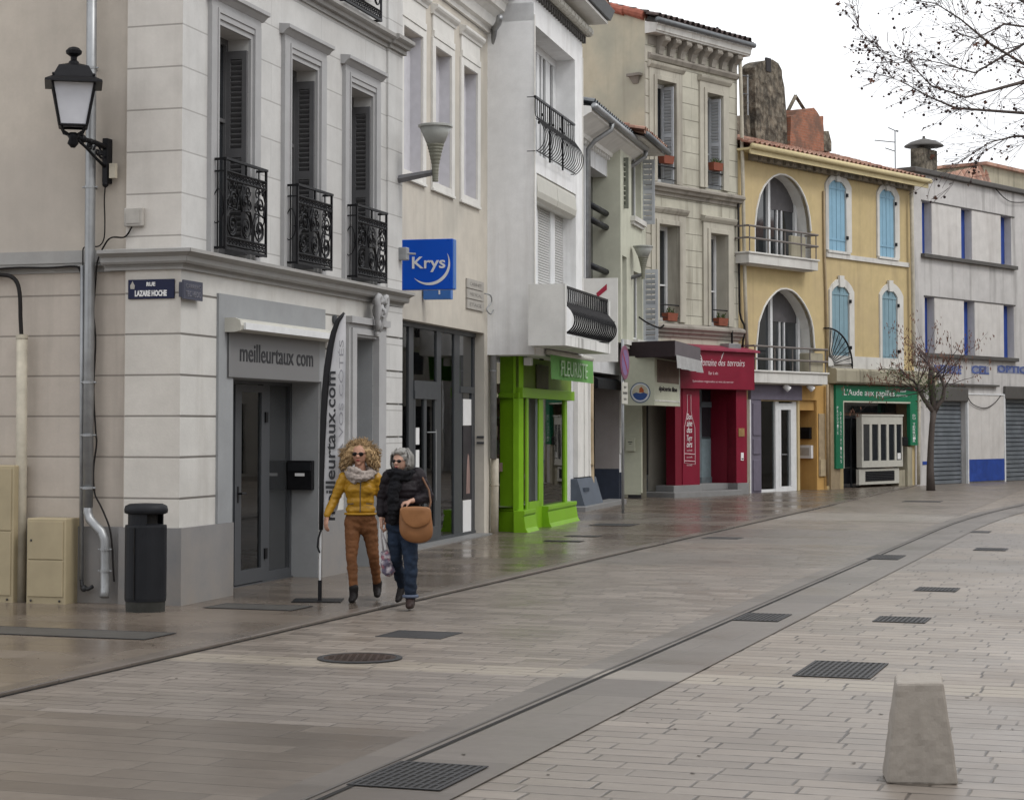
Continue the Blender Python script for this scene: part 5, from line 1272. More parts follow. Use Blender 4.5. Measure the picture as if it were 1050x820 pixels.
# ================================================================== BUILDING 4b : pale green shuttered house
FG = VPF(1010, .215, 637, 663)
bg_ = thing('pale_green_house', 'pale green house with open louvred shutters and a tiled eave', 'house', FG.M)
LG = FG.len
zE = FG.Z(640, 150)+.1
wa = (FG.U(646.5), FG.U(657.5), FG.Z(646.5, 215), FG.Z(646.5, 150)); wb = (FG.U(641), FG.U(652), FG.Z(641, 352), FG.Z(641, 262)); 
wa = (FG.U(648), FG.U(658), FG.Z(648, 222), FG.Z(648, 146)); wb = (FG.U(650), FG.U(659), FG.Z(650, 348), FG.Z(650, 278))
wc = (FG.U(638.5), FG.U(643), FG.Z(638.5, 348), FG.Z(638.5, 262))
wall('wall', FG, 0, LG, FG.Z(640, 352), zE+.15, [wa, wb, wc], g['palegreen'], bg_, depth=.2, back=6, left=True, right=False)
for (u0, u1, z0, z1) in (wa, wb, wc):
    w_ = bx('window', FG, g['white_paint'], bg_, (u0, u0+.07, .14, .19, z0, z1), (u1-.07, u1, .14, .19, z0, z1), (u0, u1, .14, .19, z1-.08, z1), (u0, u1, .14, .19, z0, z0+.08), ((u0+u1)/2-.03, (u0+u1)/2+.03, .14, .19, z0, z1))
    bx('pane', FG, g['glass'], w_, (u0, u1, .16, .165, z0, z1)); bx('sill', FG, g['white_stone'], w_, (u0-.12, u1+.12, -.12, 0, z0-.12, z0), (u0-.08, u1+.08, -.07, 0, z0-.2, z0-.12))
# open leaves standing out at right angles, facing the street's near end
Fo = Face(FG.P+FG.u*FG.U(660), FG.P+FG.u*FG.U(660)+FG.n)
def leaf(px0, px1, yt, yb, mat, Fx):
    a0, a1, z0, z1 = Fx.rect(px0, yt, px1, yb); m = MB()
    louvre(m, (a0, .045, z0), Vector((1, 0, 0)), a1-a0, z0, z1, .045, face=Vector((0, -1, 0)), gap=.11, stile=.07); return m.build('shutter', mat, bg_, Fx.M)
leaf(657.5, 672, 164, 230, g['shutter_pale'], Fo); leaf(659.5, 675, 276.5, 352, g['shutter_pale'], Fo)
Fo2 = Face(FG.P+FG.u*FG.U(640), FG.P+FG.u*FG.U(640)+FG.n)
leaf(634, 645, 162, 214, g['shutter_olive'], Fo2)
# eave and tiled roof
e0, e1 = -.1, FG.U(660)+.2; ze = FG.Z(683, 157, .85)
ze = zE+.28
m = MB(); m.prism([(0, ze-.25), (-.52, ze-.25), (-.52, ze-.21), (0, ze-.05)], e0+.3, e1, 'x'); m.build('eaves_soffit', g['white_stone'], bg_, FG.M)
m = MB(); m.tube([(e0+.2, -.60, ze-.17), (e1+.05, -.60, ze-.17)], .07, 10); m.build('gutter', g['zinc_dark'], bg_, FG.M, smooth=True)
tiles_roof('roof', FG, bg_, e0, e1, -.58, ze-.14, 4.5, ze+1.15, g['tile'])
dpipe('grey rainwater pipe running down between the grey and the pale green house', F4a, [(637.5, 155, .12), (637.5, 250, .12), (637.5, 330, .12)], .05, 'metal_grey')

# shop with the round emblem
FH = VPF(1000, .2193, 657, 699)
sh = thing('emblem_shopfront', 'pale cream green shopfront with a closed grey roller shutter', 'shopfront', FH.M)
zb_ = FH.Z(657, 415)
bx('pillar', FH, g['boxcream'], sh, (-.0, .08, 0, .55, .12, zb_+.4), bevel=.01)
Fp = Face(FH.P-FH.n*.45, FH.P)
FHp = Face(FH.P - FH.n*.44, FH.P)
bx('front_pillar', FHp, g['boxcream'], sh, (0, FHp.len+.03, -.001, .1, .16, zb_+.5), bevel=.012)
bx('pillar_foot', FHp, g['interior_dk'], sh, (.12, FHp.len, .03, .1, 0, .16))
uh = lambda px, d=0: FH.U(px, d)
m = MB()
n = int((zb_-.05)/.09)
for i in range(n):
    z = .05+i*.09; m.prism([(.10, z+.004), (.075, z+.015), (.075, z+.07), (.10, z+.086)], .08, uh(676), 'x')
zsp = FH.Z(665, 487)
m.build('roller_shutter', g['roller_grey'], sh, FH.M)
bx('shutter_upper_shade', FH, simple('dark_shutter_shade', (.035, .035, .034), .6), sh, (.08, uh(676), .06, .072, zsp, zb_+.2))  # dark sheet standing in for the shade on the upper shutter
bx('side_post', FH, g['boxcream'], sh, (uh(676.5), uh(680.5), -.04, .1, 0, zb_), bevel=.008)
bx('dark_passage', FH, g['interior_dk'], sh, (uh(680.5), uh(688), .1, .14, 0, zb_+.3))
bx('shop_wall', FH, g['palegreen'], sh, (0.02, uh(690), .12, .5, zb_, FH.Z(657, 345)))
# projecting sign box
FB = Face(at(671.3, HOR, 45.6), at(697, HOR, 48.2)); FX = Face(at(641, HOR, 45.75), at(671.3, HOR, 45.6))
t = thing('sign_box', 'pale cream sign box with a round sailing boat emblem on its near side', 'shop sign', FB.M)
z1 = FB.Z(671.3, 366); z0 = FB.Z(671.3, 415.5); a0, a1 = 0, FB.len
bx('box', FB, g['boxcream'], t, (a0+.03, a1, 0, .3, z0, z1), bevel=.006)
bx('side_panel', FX, g['boxcream'], t, (0, FX.len, -.004, .05, z0, z1+.02))
gp = simple('faded_brown_panel', (.17, .125, .10), .7, var=.3, scale=3)
zq = FB.Z(675, 392); bx('brown_panel', FB, gp, t, (a0+.25, a1-.10, -.006, 0, zq, z1-.05))
bx('trim', FB, g['white_stone'], t, (a0, a1, -.012, 0, z0+.10, z0+.13), (a1-.04, a1, -.012, 0, z0, z1))
ta = (FB.U(675.6), FB.U(694.3)); tz = FB.Z(685, 399.5)
lettering('épicerie fine', .2, ((ta[0]+ta[1])/2, -.005, tz), g['ink'], t, FB.M, fitw=(ta[1]-ta[0]), fith=.15, bold=.008, ext=.002, shear=.2)
ec, ez_ = FX.hit(656.5, 402.5, .01); er = (FX.U(667)-FX.U(646))/2
def disc(m, r, y, y2, n=32): m.tube([(ec, y, ez_), (ec, y2, ez_)], r, n)
m = MB(); disc(m, er, -.004, -.014); m.build('emblem_ring', simple('emblem_blue_grey', (.09, .13, .20), .5, bump=0), t, FX.M)
m = MB(); disc(m, er*.90, -.014, -.017); m.build('emblem_white', simple('emblem_white', (.55, .57, .60), .5, bump=0), t, FX.M)
m = MB(); m.add([(ec+er*.78*math.cos(a), -.0185, ez_+er*.78*math.sin(a)) for a in [R(-15)+R(210)*k/20 for k in range(21)]], [tuple(range(21))]); m.build('emblem_sky', simple('emblem_sand', (.45, .42, .32), .5, bump=0), t, FX.M)
m = MB(); m.add([(ec+er*.74*math.cos(a), -.0195, ez_+er*.74*math.sin(a)) for a in [R(-170)+R(160)*k/20 for k in range(21)]], [tuple(range(21))])
m.add([(ec-er*.7, -.0195, ez_-er*.13), (ec+er*.7, -.0195, ez_-er*.13), (ec+er*.35, -.0195, ez_+er*.02), (ec, -.0195, ez_-er*.08), (ec-er*.4, -.0195, ez_+er*.02)], [(0, 1, 2, 3, 4)]); m.build('emblem_sea', simple('emblem_sea_blue', (.03, .07, .22), .5, bump=0), t, FX.M)
m = MB(); m.add([(ec-er*.1, -.021, ez_+er*.02), (ec+er*.35, -.021, ez_+er*.02), (ec+er*.35, -.021, ez_+er*.28), (ec+er*.12, -.021, ez_+er*.58), (ec-.02, -.021, ez_+er*.40)], [(0, 1, 2, 3, 4)]); m.build('emblem_boat', simple('emblem_rust', (.35, .08, .02), .5, bump=0), t, FX.M)
# brown awning with grey valance
FA = Face(at(692.3, HOR, 44.9), at(718.3, HOR, 49.0)); FAs = Face(at(641, HOR, 45.9), at(692.3, HOR, 44.9))
t = thing('brown_awning', 'dark brown box awning with a pale grey valance over the emblem sign', 'awning', FA.M)
zt_ = FA.Z(692.3, 349); zb2 = FA.Z(692.3, 365.5); IM = FA.M.inverted()
def LC(px, Y, z): p = at(px, HOR, Y); q = IM @ Vector((p.x, p.y, z)); return (q.x, q.y, q.z)
pl = [(641, 45.9), (692.3, 44.9), (718.3, 49.0), (700, 49.4), (660, 48.3)]
pr_ = [LC(a, b, 0)[:2] for a, b in pl]
m = MB(); m.prism(pr_, zb2, zt_, 'z'); m.build('hood', g['brown_awn'], t, FA.M, bevel=.01)
bx('front_cloth', FA, g['awn_grey'], t, (.01, FA.len-.02, -.008, -.001, zb2+.02, zt_-.01))
m = MB(); n = 12; vs = []
for i in range(n+1):
    u = .08+(FA.len-.08)*i/n
    for j in range(4): vs.append((u+.05*j, -.02-.015*math.sin(i*1.7)*j, zb2+.04-.10*j))
m.add(vs, [(i*4+j, (i+1)*4+j, (i+1)*4+j+1, i*4+j+1) for i in range(n) for j in range(3)]); m.build('valance', g['valance'], t, FA.M, smooth=True)
# letter box, no parking sign
t = thing('letter_box', 'pale cream letter box on the front pillar below the round emblem', 'mail box', FHp.M)
a0, a1, z0, z1 = FHp.rect(641.5, 448.5, 651, 462.5, .08)
bx('body', FHp, g['boxcream'], t, (a0, a1, -.1, 0, z0, z1), bevel=.01); bx('slot', FHp, g['ink'], t, (a0+.06, a1-.06, -.103, -.1, z1-.12, z1-.1), (a0+.08, a1-.08, -.103, -.1, z1-.16, z1-.145))
c = G(638.8, 526, kk); t = thing('no_parking_sign', 'round no parking sign seen edge on, on a thin grey post by the pavement', 'traffic sign', Matrix.Translation(c) @ Matrix.Rotation(R(72), 4, 'Z'))
ks = c.y/FPX; H_ = (526-348)*ks
m = MB(); m.tube([(0, 0, 0), (0, 0, H_)], .03, 12); m.build('post', g['metal_grey'], t, smooth=True)
rs = 17.3*ks; zc = (526-372)*ks
def dsc(nm, r, y0, y1, mat): m = MB(); m.tube([(0, y0, zc), (0, y1, zc)], r, 32); return m.build(nm, mat, t)
dsc('disc', rs, -.055, -.035, simple('sign_rim_red', (.20, .07, .12), .4, bump=0)); dsc('blue_face', rs*.76, -.058, -.055, simple('sign_blue_faded', (.20, .13, .28), .4, bump=0))
m = MB(); m.hexa([(-rs*.60, -.061, zc+rs*.50), (-rs*.50, -.061, zc+rs*.60), (-rs*.50, -.058, zc+rs*.60), (-rs*.60, -.058, zc+rs*.50)], [(rs*.50, -.061, zc-rs*.60), (rs*.60, -.061, zc-rs*.50), (rs*.60, -.058, zc-rs*.50), (rs*.50, -.058, zc-rs*.60)]); m.build('red_bar', simple('sign_bar_red', (.30, .02, .05), .4, bump=0), t)
m = MB(); m.box(-.22, .22, -.05, -.035, zc-rs-.5, zc-rs-.06); pl = m.build('lower_plate', g['off_white'], t)
lettering('SAUF', .08, (0, -.052, zc-rs-.16), g['ink'], pl, WM[t.name], fitw=.2, fith=.05, ext=.001); lettering('LIVRAISONS', .08, (0, -.052, zc-rs-.28), g['ink'], pl, WM[t.name], fitw=.34, fith=.05, ext=.001); lettering('6h-11h', .08, (0, -.052, zc-rs-.40), g['ink'], pl, WM[t.name], fitw=.2, fith=.05, ext=.001)
cone_lamp('smaller farther cone lamp on an arm in front of the pale green house', F4a, 634, 289, 649.5, 670.5, 252, 286, 281.5)
cable('cable', 'short cable looping from the farther lamp to the open shutter', [at(x, y, 44) for x, y in ((655, 325), (664, 331), (676, 336), (681, 333))], .02)

# ================================================================== L2 ROW
K2, V2 = .0485, 2200
F5 = VPF(V2, K2, 663, 758)
b5 = thing('stone_house', 'weathered limestone house with bracketed cornice and terracotta pots on its sills', 'house', F5.M)
U5 = lambda px, d=0.0: F5.U(px, d); Z5 = lambda x, y, d=0.0: F5.Z(x, y, d)
L5 = F5.len
zg = Z5(664, 341)         # below lower sill
zmid = Z5(672.3, 196.5); zms = Z5(672.3, 186, .2)
zled = Z5(661.8, 52.5, .1); ztop5 = Z5(672, 33.2, .34)
UW = [(672.8, 692.5, 82.0, 186.5), (724.5, 741.0, 95.5, 193)]
LW = [(674.5, 695.5, 229.5, 329), (727.5, 745.5, 239.0, 334)]
H5 = [(U5(a), U5(b), Z5(a, d_), Z5(a, c_)) for a, b, c_, d_ in UW+LW]
wall('wall', F5, 0, L5, zg-.4, ztop5+.1, H5, g['stone'], b5, depth=.45, back=9, left=False)
wall('wall_street_level', F5, U5(684), L5, -.1, zg-.4, [], g['stone_plain'], b5, depth=.2, y=.6)
# gable
FGa = Face(F5.P - F5.n*9.0, F5.P)
m = MB()
xg = FGa.len; zr = FGa.Z(606, 4.5)
ug = FGa.U(606)
slope = (zr-(ztop5+.45))/(xg-ug)
m.add([(0, 0, -.1), (xg, 0, -.1), (xg, 0, ztop5+.45), (0, 0, ztop5+.45+slope*xg)], [(0, 1, 2, 3)])
m.build('gable_wall', g['gable'], b5, FGa.M)
m = MB()
for k in range(14):
    a = xg-k*.62; b = a-.66; za = ztop5+.45+slope*(xg-a); zb_ = ztop5+.45+slope*(xg-b)
    m.tube([(a, -.02, za+.02), (b, -.02, zb_+.05)], [.13, .11], 10)
m.build('verge_tile', simple('red_verge_tile', (.33, .11, .075), .85, var=.25), b5, FGa.M, smooth=False)
q = FGa.hit(652, 77); m = MB(); m.box(q[0]-.2, q[0]+.2, -.14, 0, q[1]-.04, q[1]+.03); m.hexa([(q[0]-.08, -.02, q[1]-.22), (q[0]+.08, -.02, q[1]-.22), (q[0]+.08, 0, q[1]-.22), (q[0]-.08, 0, q[1]-.22)], [(q[0]-.15, -.11, q[1]-.04), (q[0]+.15, -.11, q[1]-.04), (q[0]+.15, 0, q[1]-.04), (q[0]-.15, 0, q[1]-.04)]); m.build('corbel', g['stone_dark'], b5, FGa.M)
# cornice, brackets, ledge
zc1 = Z5(671.7, 40, .7); zc2 = Z5(671.7, 29.5, .72)
hh = .42; zsf = ztop5+.02
m = MB(); m.prism([(0, zsf), (-.33, zsf), (-.34, zsf+.04), (-.37, zsf+.05), (-.38, zsf+.17), (-.41, zsf+.19), (-.41, zsf+.22), (0, zsf+.3)], -.02, L5+.12, 'x'); m.build('cornice', g['white_stone'], b5, F5.M)
m = MB(); m.tube([(-.1, -.45, zsf+.28), (L5+.15, -.45, zsf+.28)], .07, 10); m.build('gutter', g['zinc_dark'], b5, F5.M, smooth=True)
tiles_roof('roof', F5, b5, -.1, L5+.12, -.46, zsf+.33, 6, zsf+.33+slope*6.4, g['tile_dark'])
m = MB(); m.prism([(0, zled-.14), (-.06, zled-.14), (-.12, zled-.05), (-.12, zled), (0, zled+.03)], .08, L5-.05, 'x'); m.build('bracket_ledge', g['stone_dark'], b5, F5.M)
nb = 8
for i in range(nb):
    u = .55+(L5-.85)*i/(nb-1); m = MB(); hB = zsf-zled
    m.prism([(0, zled+.02), (-.10, zled+.02), (-.11, zled+hB*.2), (-.15, zled+hB*.45), (-.24, zled+hB*.62), (-.29, zled+hB*.72), (-.30, zled+hB), (0, zled+hB)], u-.10, u+.10, 'x')
    m.tube([(u-.115, -.25, zled+hB*.80), (u+.115, -.25, zled+hB*.80)], .07, 10); m.build('cornice_bracket', g['stone_dark'], b5, F5.M, bevel=.01)  # brackets in the dark stone: shade under the cornice put into their colour
bx('frieze_shadow_band', F5, g['stone_dark'], b5, (.1, L5-.02, -.02, -.001, zsf-.25, zsf-.02))  # dark strip painting the cornice's shadow onto the frieze
# mid string course and lower sill course
def course5(zt, zb, name, d=.22, mat='stone_dark'):
    h = zt-zb; m = MB(); m.prism([(0, zb-.08), (-.05, zb-.08), (-.06, zb), (-d*.6, zb+h*.1), (-d*.7, zb+h*.4), (-d, zb+h*.55), (-d, zb+h*.8), (-d*.8, zt), (0, zt+.04)], -.02, L5+.06, 'x'); m.build(name, g[mat], b5, F5.M, bevel=.008)
course5(zms, zmid, 'string_course'); zl1 = Z5(677, 331.5, .18); zl0 = Z5(677, 341, .1); course5(zl1, zl0, 'sill_course', .2)
for i, (u0, u1, z0, z1) in enumerate(H5):
    m = MB(); fw = .30
    m.box(u0-fw, u0, -.05, 0, z0+.0, z1+.28); m.box(u1, u1+fw, -.05, 0, z0, z1+.28); m.box(u0, u1, -.05, 0, z1, z1+.28)
    m.box(u0-.12, u0, -.02-.06, -.05, z0, z1+.12); m.box(u1, u1+.12, -.08, -.05, z0, z1+.12); m.box(u0, u1, -.08, -.05, z1, z1+.12)
    m.prism([(0, z1+.28), (-.07, z1+.28), (-.13, z1+.36), (-.15, z1+.42), (0, z1+.46)], u0-fw-.05, u1+fw+.05, 'x')
    w_ = m.build('window', g['stone_plain'], b5, F5.M, bevel=.006)
    yb = .36; up = i < 2
    m = MB(); wj = u1; um = (u0+u1)/2
    for (a_, b_) in ((u0, u0+.07), (um-.07, um+.07), (u1-.09, u1)): m.box(a_, b_, yb-.05, yb+.03, z0, z1)
    m.box(u0+.07, u1-.09, yb-.04, yb+.025, z1-.10, z1); m.box(u0+.07, u1-.09, yb-.04, yb+.025, z0, z0+.15); m.box(u0+.07, u1-.09, yb-.04, yb+.02, z0+(z1-z0)*.38, z0+(z1-z0)*.38+.04)
    m.build('casement', g['white_paint'], w_, F5.M); bx('pane', F5, g['glass'], w_, (u0, wj, yb, yb+.01, z0, z1))
    bx('jamb_lining', F5, g['stone_plain'], w_, (u1-.006, u1+.004, .002, .44, z0, z1))
    if up:
        m = MB(); louvre(m, (u1-.03, -.01, z0+.02), Vector((-.16, .98, 0)).normalized(), .33, z0, z1-.1, .045, face=Vector((-.98, -.16, 0)).normalized(), gap=.08)
        m.build('shutter', g['shutter_pale'], w_, F5.M)
    m = MB(); zr_ = z0+.42
    m.tube([(u0+.02, -.04, zr_), (u1-.02, -.04, zr_)], .018, 6); m.tube([(u0+.02, -.04, z0+.1), (u1-.02, -.04, z0+.1)], .012, 6)
    m.build('window_bar', g['iron'], w_, F5.M)
    # pots
    t = thing('flower_pot_box', ('terracotta window box behind the bar of the upper left stone window', 'terracotta window box behind the bar of the upper right stone window', 'small red window box on the sill of the lower left stone window', 'small red window box on the sill of the lower right stone window')[i], 'window box', F5.M, 'window boxes on the stone house')
    pu = u0+(.25 if up else .32); pz_ = (z0+.5) if up else z0+.02
    m = MB(); m.hexa([(pu+.03, -.08, pz_), (pu+.42, -.08, pz_), (pu+.42, .08, pz_), (pu+.03, .08, pz_)], [(pu, -.1, pz_+.2), (pu+.45, -.1, pz_+.2), (pu+.45, .1, pz_+.2), (pu, .1, pz_+.2)]); m.build('box', g['terracotta'], t, F5.M)
    m = MB()
    for k in range(16): a = rnd.uniform(pu+.04, pu+.4); m.tube([(a, rnd.uniform(-.05, .05), pz_+.2), (a+rnd.uniform(-.05, .05), rnd.uniform(-.08, .05), pz_+.25+rnd.uniform(0, .1))], .012, 4)
    m.build('plant', g['leaf_green'], t, F5.M)
# quoins on left corner
m = MB()
zz0 = zl1+.1; k = 0
while zz0 < ztop5-.6:
    wq = .42 if k % 2 else .28; m.box(-.012, wq, -.02, .02, zz0, zz0+.40); zz0 += .43; k += 1
m.build('quoins', g['stone_plain'], b5, F5.M, bevel=.012)
dpipe('black cable pipe falling down the right edge of the stone house', F5, [(757, 207, .08), (757.5, 260, .08), (758.5, 320, .08), (760, 327, .1), (763, 333, .15), (763.5, 340, .15), (762, 349, .1), (761.5, 356, .1)], .028, 'cable', name='cable_pipe')
dpipe('cream rainwater pipe between the stone house and the yellow house', F5, [(758.5, 55, .12), (760, 100, .12), (762, 200, .12), (764, 300, .12), (766, 360, .12)], .05, 'pipe_cream')
t = thing('pigeon', 'dark pigeon perched on the gutter of the stone house', 'bird', loc=at(732.5, 35, 50.2))
bs = at(732.5, 37, F5.W(U5(732.5), -.45, 0).y)
t.matrix_basis = Matrix.Translation(bs); WM[t.name] = t.matrix_basis.copy()
m = MB(); m.ball((0, 0, .11), .11, .06, .065, n=12, m=8, rot=Matrix.Rotation(R(-35), 3, 'Y')); m.ball((.075, 0, .20), .038, n=10, m=8); m.cap((.05, 0, .15), .045, (.075, 0, .19), .032); m.tube([(.10, 0, .20), (.135, 0, .192)], [.014, .003], 5)
m.tube([(-.08, 0, .06), (-.19, 0, .0)], [.04, .022], 6)
m.build('body', simple('slate_grey_feathers', (.04, .04, .048), .7), t, smooth=True)
m = MB(); m.tube([(-.01, .02, .06), (-.0, .02, 0)], .008, 4); m.tube([(-.01, -.02, .06), (0, -.02, 0)], .008, 4); m.build('leg', g['terracotta'], t)

# ------ crimson wine shop
cs = thing('wine_shopfront', 'crimson painted wine shopfront with two pillars and a recessed grey door', 'shopfront', F5.M)
rd = .30; uR = lambda px, d=rd: F5.U(px, d)
zf0 = Z5(700, 398, .45); 
cz0 = .32
bx('pillar', F5, g['crimson'], cs, (uR(700), uR(717.5), -rd, 0, cz0, zf0+.1), bevel=.006)
bx('pillar', F5, g['crimson'], cs, (uR(755), uR(766), -rd, 0, cz0, zf0+.1), bevel=.006)
bx('side_return', F5, g['crimson_dk'], cs, (uR(693), uR(700), -rd+.02, .0, cz0, zf0+.1))
bx('recess_wall', F5, g['crimson_dk'], cs, (uR(755), uR(755)+.04, -rd+.005, .75, cz0, zf0), (uR(717.5)-.04, uR(717.5), -rd+.005, .75, cz0, zf0), (uR(717)-.2, uR(766), .55, .58, zf0-.45, zf0+.1))
yd_ = .5; P = lambda px: F5.U(px, -yd_)
m = MB(); zd2 = Z5(720, 417.5, -yd_)
m.box(P(716), P(718.5), yd_-.03, yd_+.05, cz0, zf0); m.box(P(736), P(739), yd_-.03, yd_+.05, cz0, zf0); m.box(P(716), P(739), yd_-.03, yd_+.05, zd2, zd2+.14)
m.box(P(729.5), P(732), yd_-.03, yd_+.05, cz0, zd2); m.box(P(716), P(739), yd_-.03, yd_+.05, cz0, cz0+.15)
dr = m.build('door', simple('blue_grey_door_paint', (.13, .155, .17), .5), cs, F5.M)
bx('pane', F5, g['glass'], dr, (P(716), P(730), yd_, yd_+.01, cz0+1.15, zf0)); bx('lower_panel', F5, simple('pale_teal_panel', (.17, .22, .24), .4), dr, (P(717), P(736), yd_, yd_+.012, cz0, cz0+1.2))
bx('handle', F5, g['iron'], dr, (P(733), P(734), yd_-.06, yd_-.03, cz0+1.0, cz0+1.3))
bx('base', F5, g['step'], cs, (uR(689), uR(717.5)+.02, -rd-.05, .2, -.1, cz0), (uR(755)-.02, uR(766)+.02, -rd-.05, .2, -.1, cz0), bevel=.008)
bx('step', F5, g['step'], cs, (uR(682), uR(752), -rd-.28, .8, -.1, .16), (uR(717.5), uR(755), -.05, .8, .16, cz0-.002), bevel=.01)
# fascia
t = thing('wine_shop_sign', 'crimson fascia sign reading Domaine des terroirs in white script', 'shop sign', F5.M)
df = .46; f0, f1 = F5.U(698, df), F5.U(774, df); fz1 = Z5(717, 359, df); fz0 = Z5(700, 398, df)
bx('panel', F5, g['crimson'], t, (f0, f1, -df, -.0, fz0, fz1), bevel=.006)
m = MB(); m.hexa([(f0-.02, -df-.10, fz1), (f1+.12, -df-.10, fz1), (f1+.12, .0, fz1), (f0-.02, .0, fz1)], [(f0-.02, -df-.10, fz1+.05), (f1+.12, -df-.10, fz1+.05), (f1+.06, .0, fz1+.18), (f0-.02, .0, fz1+.18)]); m.build('hood', simple('pale_crimson_hood', (.28, .035, .07), .5), t, F5.M)
TX = lambda px, py: F5.hit(px, py, df)
def line(s, xl, xr, yc, hpx, mat, **kw):
    ua, za = TX(xl, yc); ub, zb_ = TX(xr, yc); _, zh = TX(xl, yc-hpx)
    zc = (TX((xl+xr)/2, yc)[1]); return lettering(s, .3, ((ua+ub)/2, -df-.004, zc), mat, t, F5.M, fitw=ub-ua, fith=zh-za, ext=.002, **kw)
line('Domaine', 716.5, 734.5, 371.3, 7.5, g['white'], shear=.3, bold=-.004); line('des', 736.5, 743.5, 371.8, 6.5, g['white'], shear=.3, bold=-.004); line('terroirs', 746, 763.5, 372.3, 6.5, g['white'], shear=.3, bold=-.004)
m = MB()
for P_ in ([(716.2, 364), (717.5, 363), (719, 366), (719.3, 370), (717.5, 374.5)], [(742, 361.5), (740.5, 364.5), (739.6, 368)], [(705.5, 376.5), (706.2, 379), (708, 379.6), (709.5, 377.8)]):
    m.tube([(TX(*p)[0], -df-.004, TX(*p)[1]) for p in P_], .012, 4)
m.build('flourish', g['white'], t, F5.M)
line('Bar à vin', 726.5, 736, 382.5, 3.4, g['palepink']); line('Spécialités régionales et vins du terroir', 710, 752, 391.5, 2.8, g['palepink'])
# bottle outline on the pillar
t = thing('bottle_emblem', 'thin outlined wine bottle with handwriting painted on the crimson pillar', 'painted emblem', F5.M)
BX = lambda px, py: (lambda h: (h[0], -rd-.006, h[1]))(F5.hit(px, py, rd))
m = MB()
pts = [(704.5, 404.5), (708.3, 404.5), (708.3, 421), (709.5, 428), (712.3, 438), (712.6, 476), (701.4, 474.5), (701.4, 438), (703.6, 428), (704.6, 421)]
m.tube([BX(*p) for p in pts], .010, 4, closed=True)
for y in (465, 472.3): m.tube([BX(701.4, y), BX(712.6, y+.7)], .012, 4)
m.build('outline', g['palepink'], t, F5.M)
for i, (s, y) in enumerate((('Dom', 427), ('aine', 434), ('des', 440.5), ('Terr', 449), ('oirs', 455.5))):
    c_ = BX(706.8, y); lettering(s, .2, c_, g['white'], t, F5.M, fitw=.24, fith=.15, ext=.002, shear=.3)
for i, y in enumerate((461.5, 468.5, 476.5)): c_ = BX(706.8, y); lettering('mis en bouteille', .1, c_, g['palepink'], t, F5.M, fitw=.24, fith=.05, ext=.001)
# small items on right pillar
t = thing('gold_plaque', 'small dull gold plaque on the right crimson pillar', 'plaque', F5.M); a0, a1, z0, z1 = F5.rect(757, 439, 763, 447.5, rd); bx('plate', F5, simple('dull_gold', (.28, .17, .07), .5), t, (a0, a1, -rd-.015, -rd, z0, z1), bevel=.003)
t = thing('door_bell_panel', 'small white bell panel on the right crimson pillar below the gold plaque', 'door bell', F5.M); a0, a1, z0, z1 = F5.rect(759.3, 464, 762, 472, rd); bx('plate', F5, g['white'], t, (a0, a1, -rd-.015, -rd, z0, z1), bevel=.003); bx('button', F5, g['ink'], t, (a0+.02, a1-.02, -rd-.02, -rd-.015, z0+.03, z0+.06))
t = thing('meter_box', 'pale grey service box on the ledge above the crimson fascia', 'box', F5.M); a0, a1, z0, z1 = F5.rect(748, 352, 760.5, 359, .3); bx('body', F5, g['metal_grey'], t, (a0, a1, -.3, -.02, z0, z1), bevel=.01); bx('conduit', F5, g['cable'], t, (a0+.3, a0+.34, -.2, -.16, z1, z1+.35))
# ================================================================== YELLOW HOUSE
F6 = VPF(V2, K2, 758.2, 938.5)
U6 = lambda px, d=0.0: F6.U(px, d); Z6 = lambda x, y, d=0.0: F6.Z(x, y, d); H6 = lambda x, y, d=0.0: F6.hit(x, y, d)
L6 = F6.len; b6 = thing('yellow_house', 'ochre yellow house with two arched loggias and pale blue arched shutters', 'house', F6.M)
zt6 = Z6(765, 161)
arch1 = [(774, 266), (774, 231), (775.6, 215), (779, 200), (783, 191.5), (788, 185), (793, 180.8), (799, 178.6), (805, 179.3), (811, 182.5), (816, 187), (820.5, 193.5), (824.5, 201.5), (828, 212), (830, 223), (831.3, 237), (831.8, 270)]
arch2 = [(775.4, 382), (775.6, 353), (778, 330), (783, 315.5), (787, 308.5), (791.5, 303), (796, 298.8), (800.5, 296.3), (806, 296), (811.5, 297.6), (816, 301), (820.4, 306), (824.6, 312), (828.5, 319.5), (831.5, 328), (833.4, 337), (835, 357), (835, 384)]
ah = [[H6(*p) for p in a] for a in (arch1, arch2)]
BW = [(850.0, 868.0, 186.0, 256.5, 847.0, 873.5, 'shutter_blue'), (902.3, 918.2, 195.5, 263.0, 900.0, 922.8, 'shutter_blue'), (852.5, 870.5, 294.5, 371.5, 850.3, 875.5, 'shutter_lblue'), (904.2, 920.0, 299.0, 375.5, 902.0, 926.0, 'shutter_lblue')]
def archloop(u0, u1, z0, z1, rise=.22, n=8):
    lp = [(u0, z0), (u0, z1-rise)]
    for k in range(1, n): t = k/n; lp.append((u0+(u1-u0)*t, z1-rise+rise*math.sin(math.pi*t)**.75))
    return lp+[(u1, z1-rise), (u1, z0)]
bl = []
for (xl, xr, yt, yb_, ol, orr, mt) in BW:
    u0, u1, z0, z1 = F6.rect(xl, yt, xr, yb_); bl.append((u0, u1, z0, z1+.08, U6(ol), U6(orr), mt))
shp = (U6(778), U6(818), -.1, Z6(778, 411)); ent = (U6(820), U6(836.5), -.1, Z6(820, 410)); gsh = (U6(864.5), U6(933.5), -.1, Z6(864.5, 411))
wall('wall', F6, 0, L6, -.1, zt6, ah+[archloop(a[0], a[1], a[2], a[3]) for a in bl]+[shp, ent, gsh], g['yellow'], b6, depth=.12, back=8)
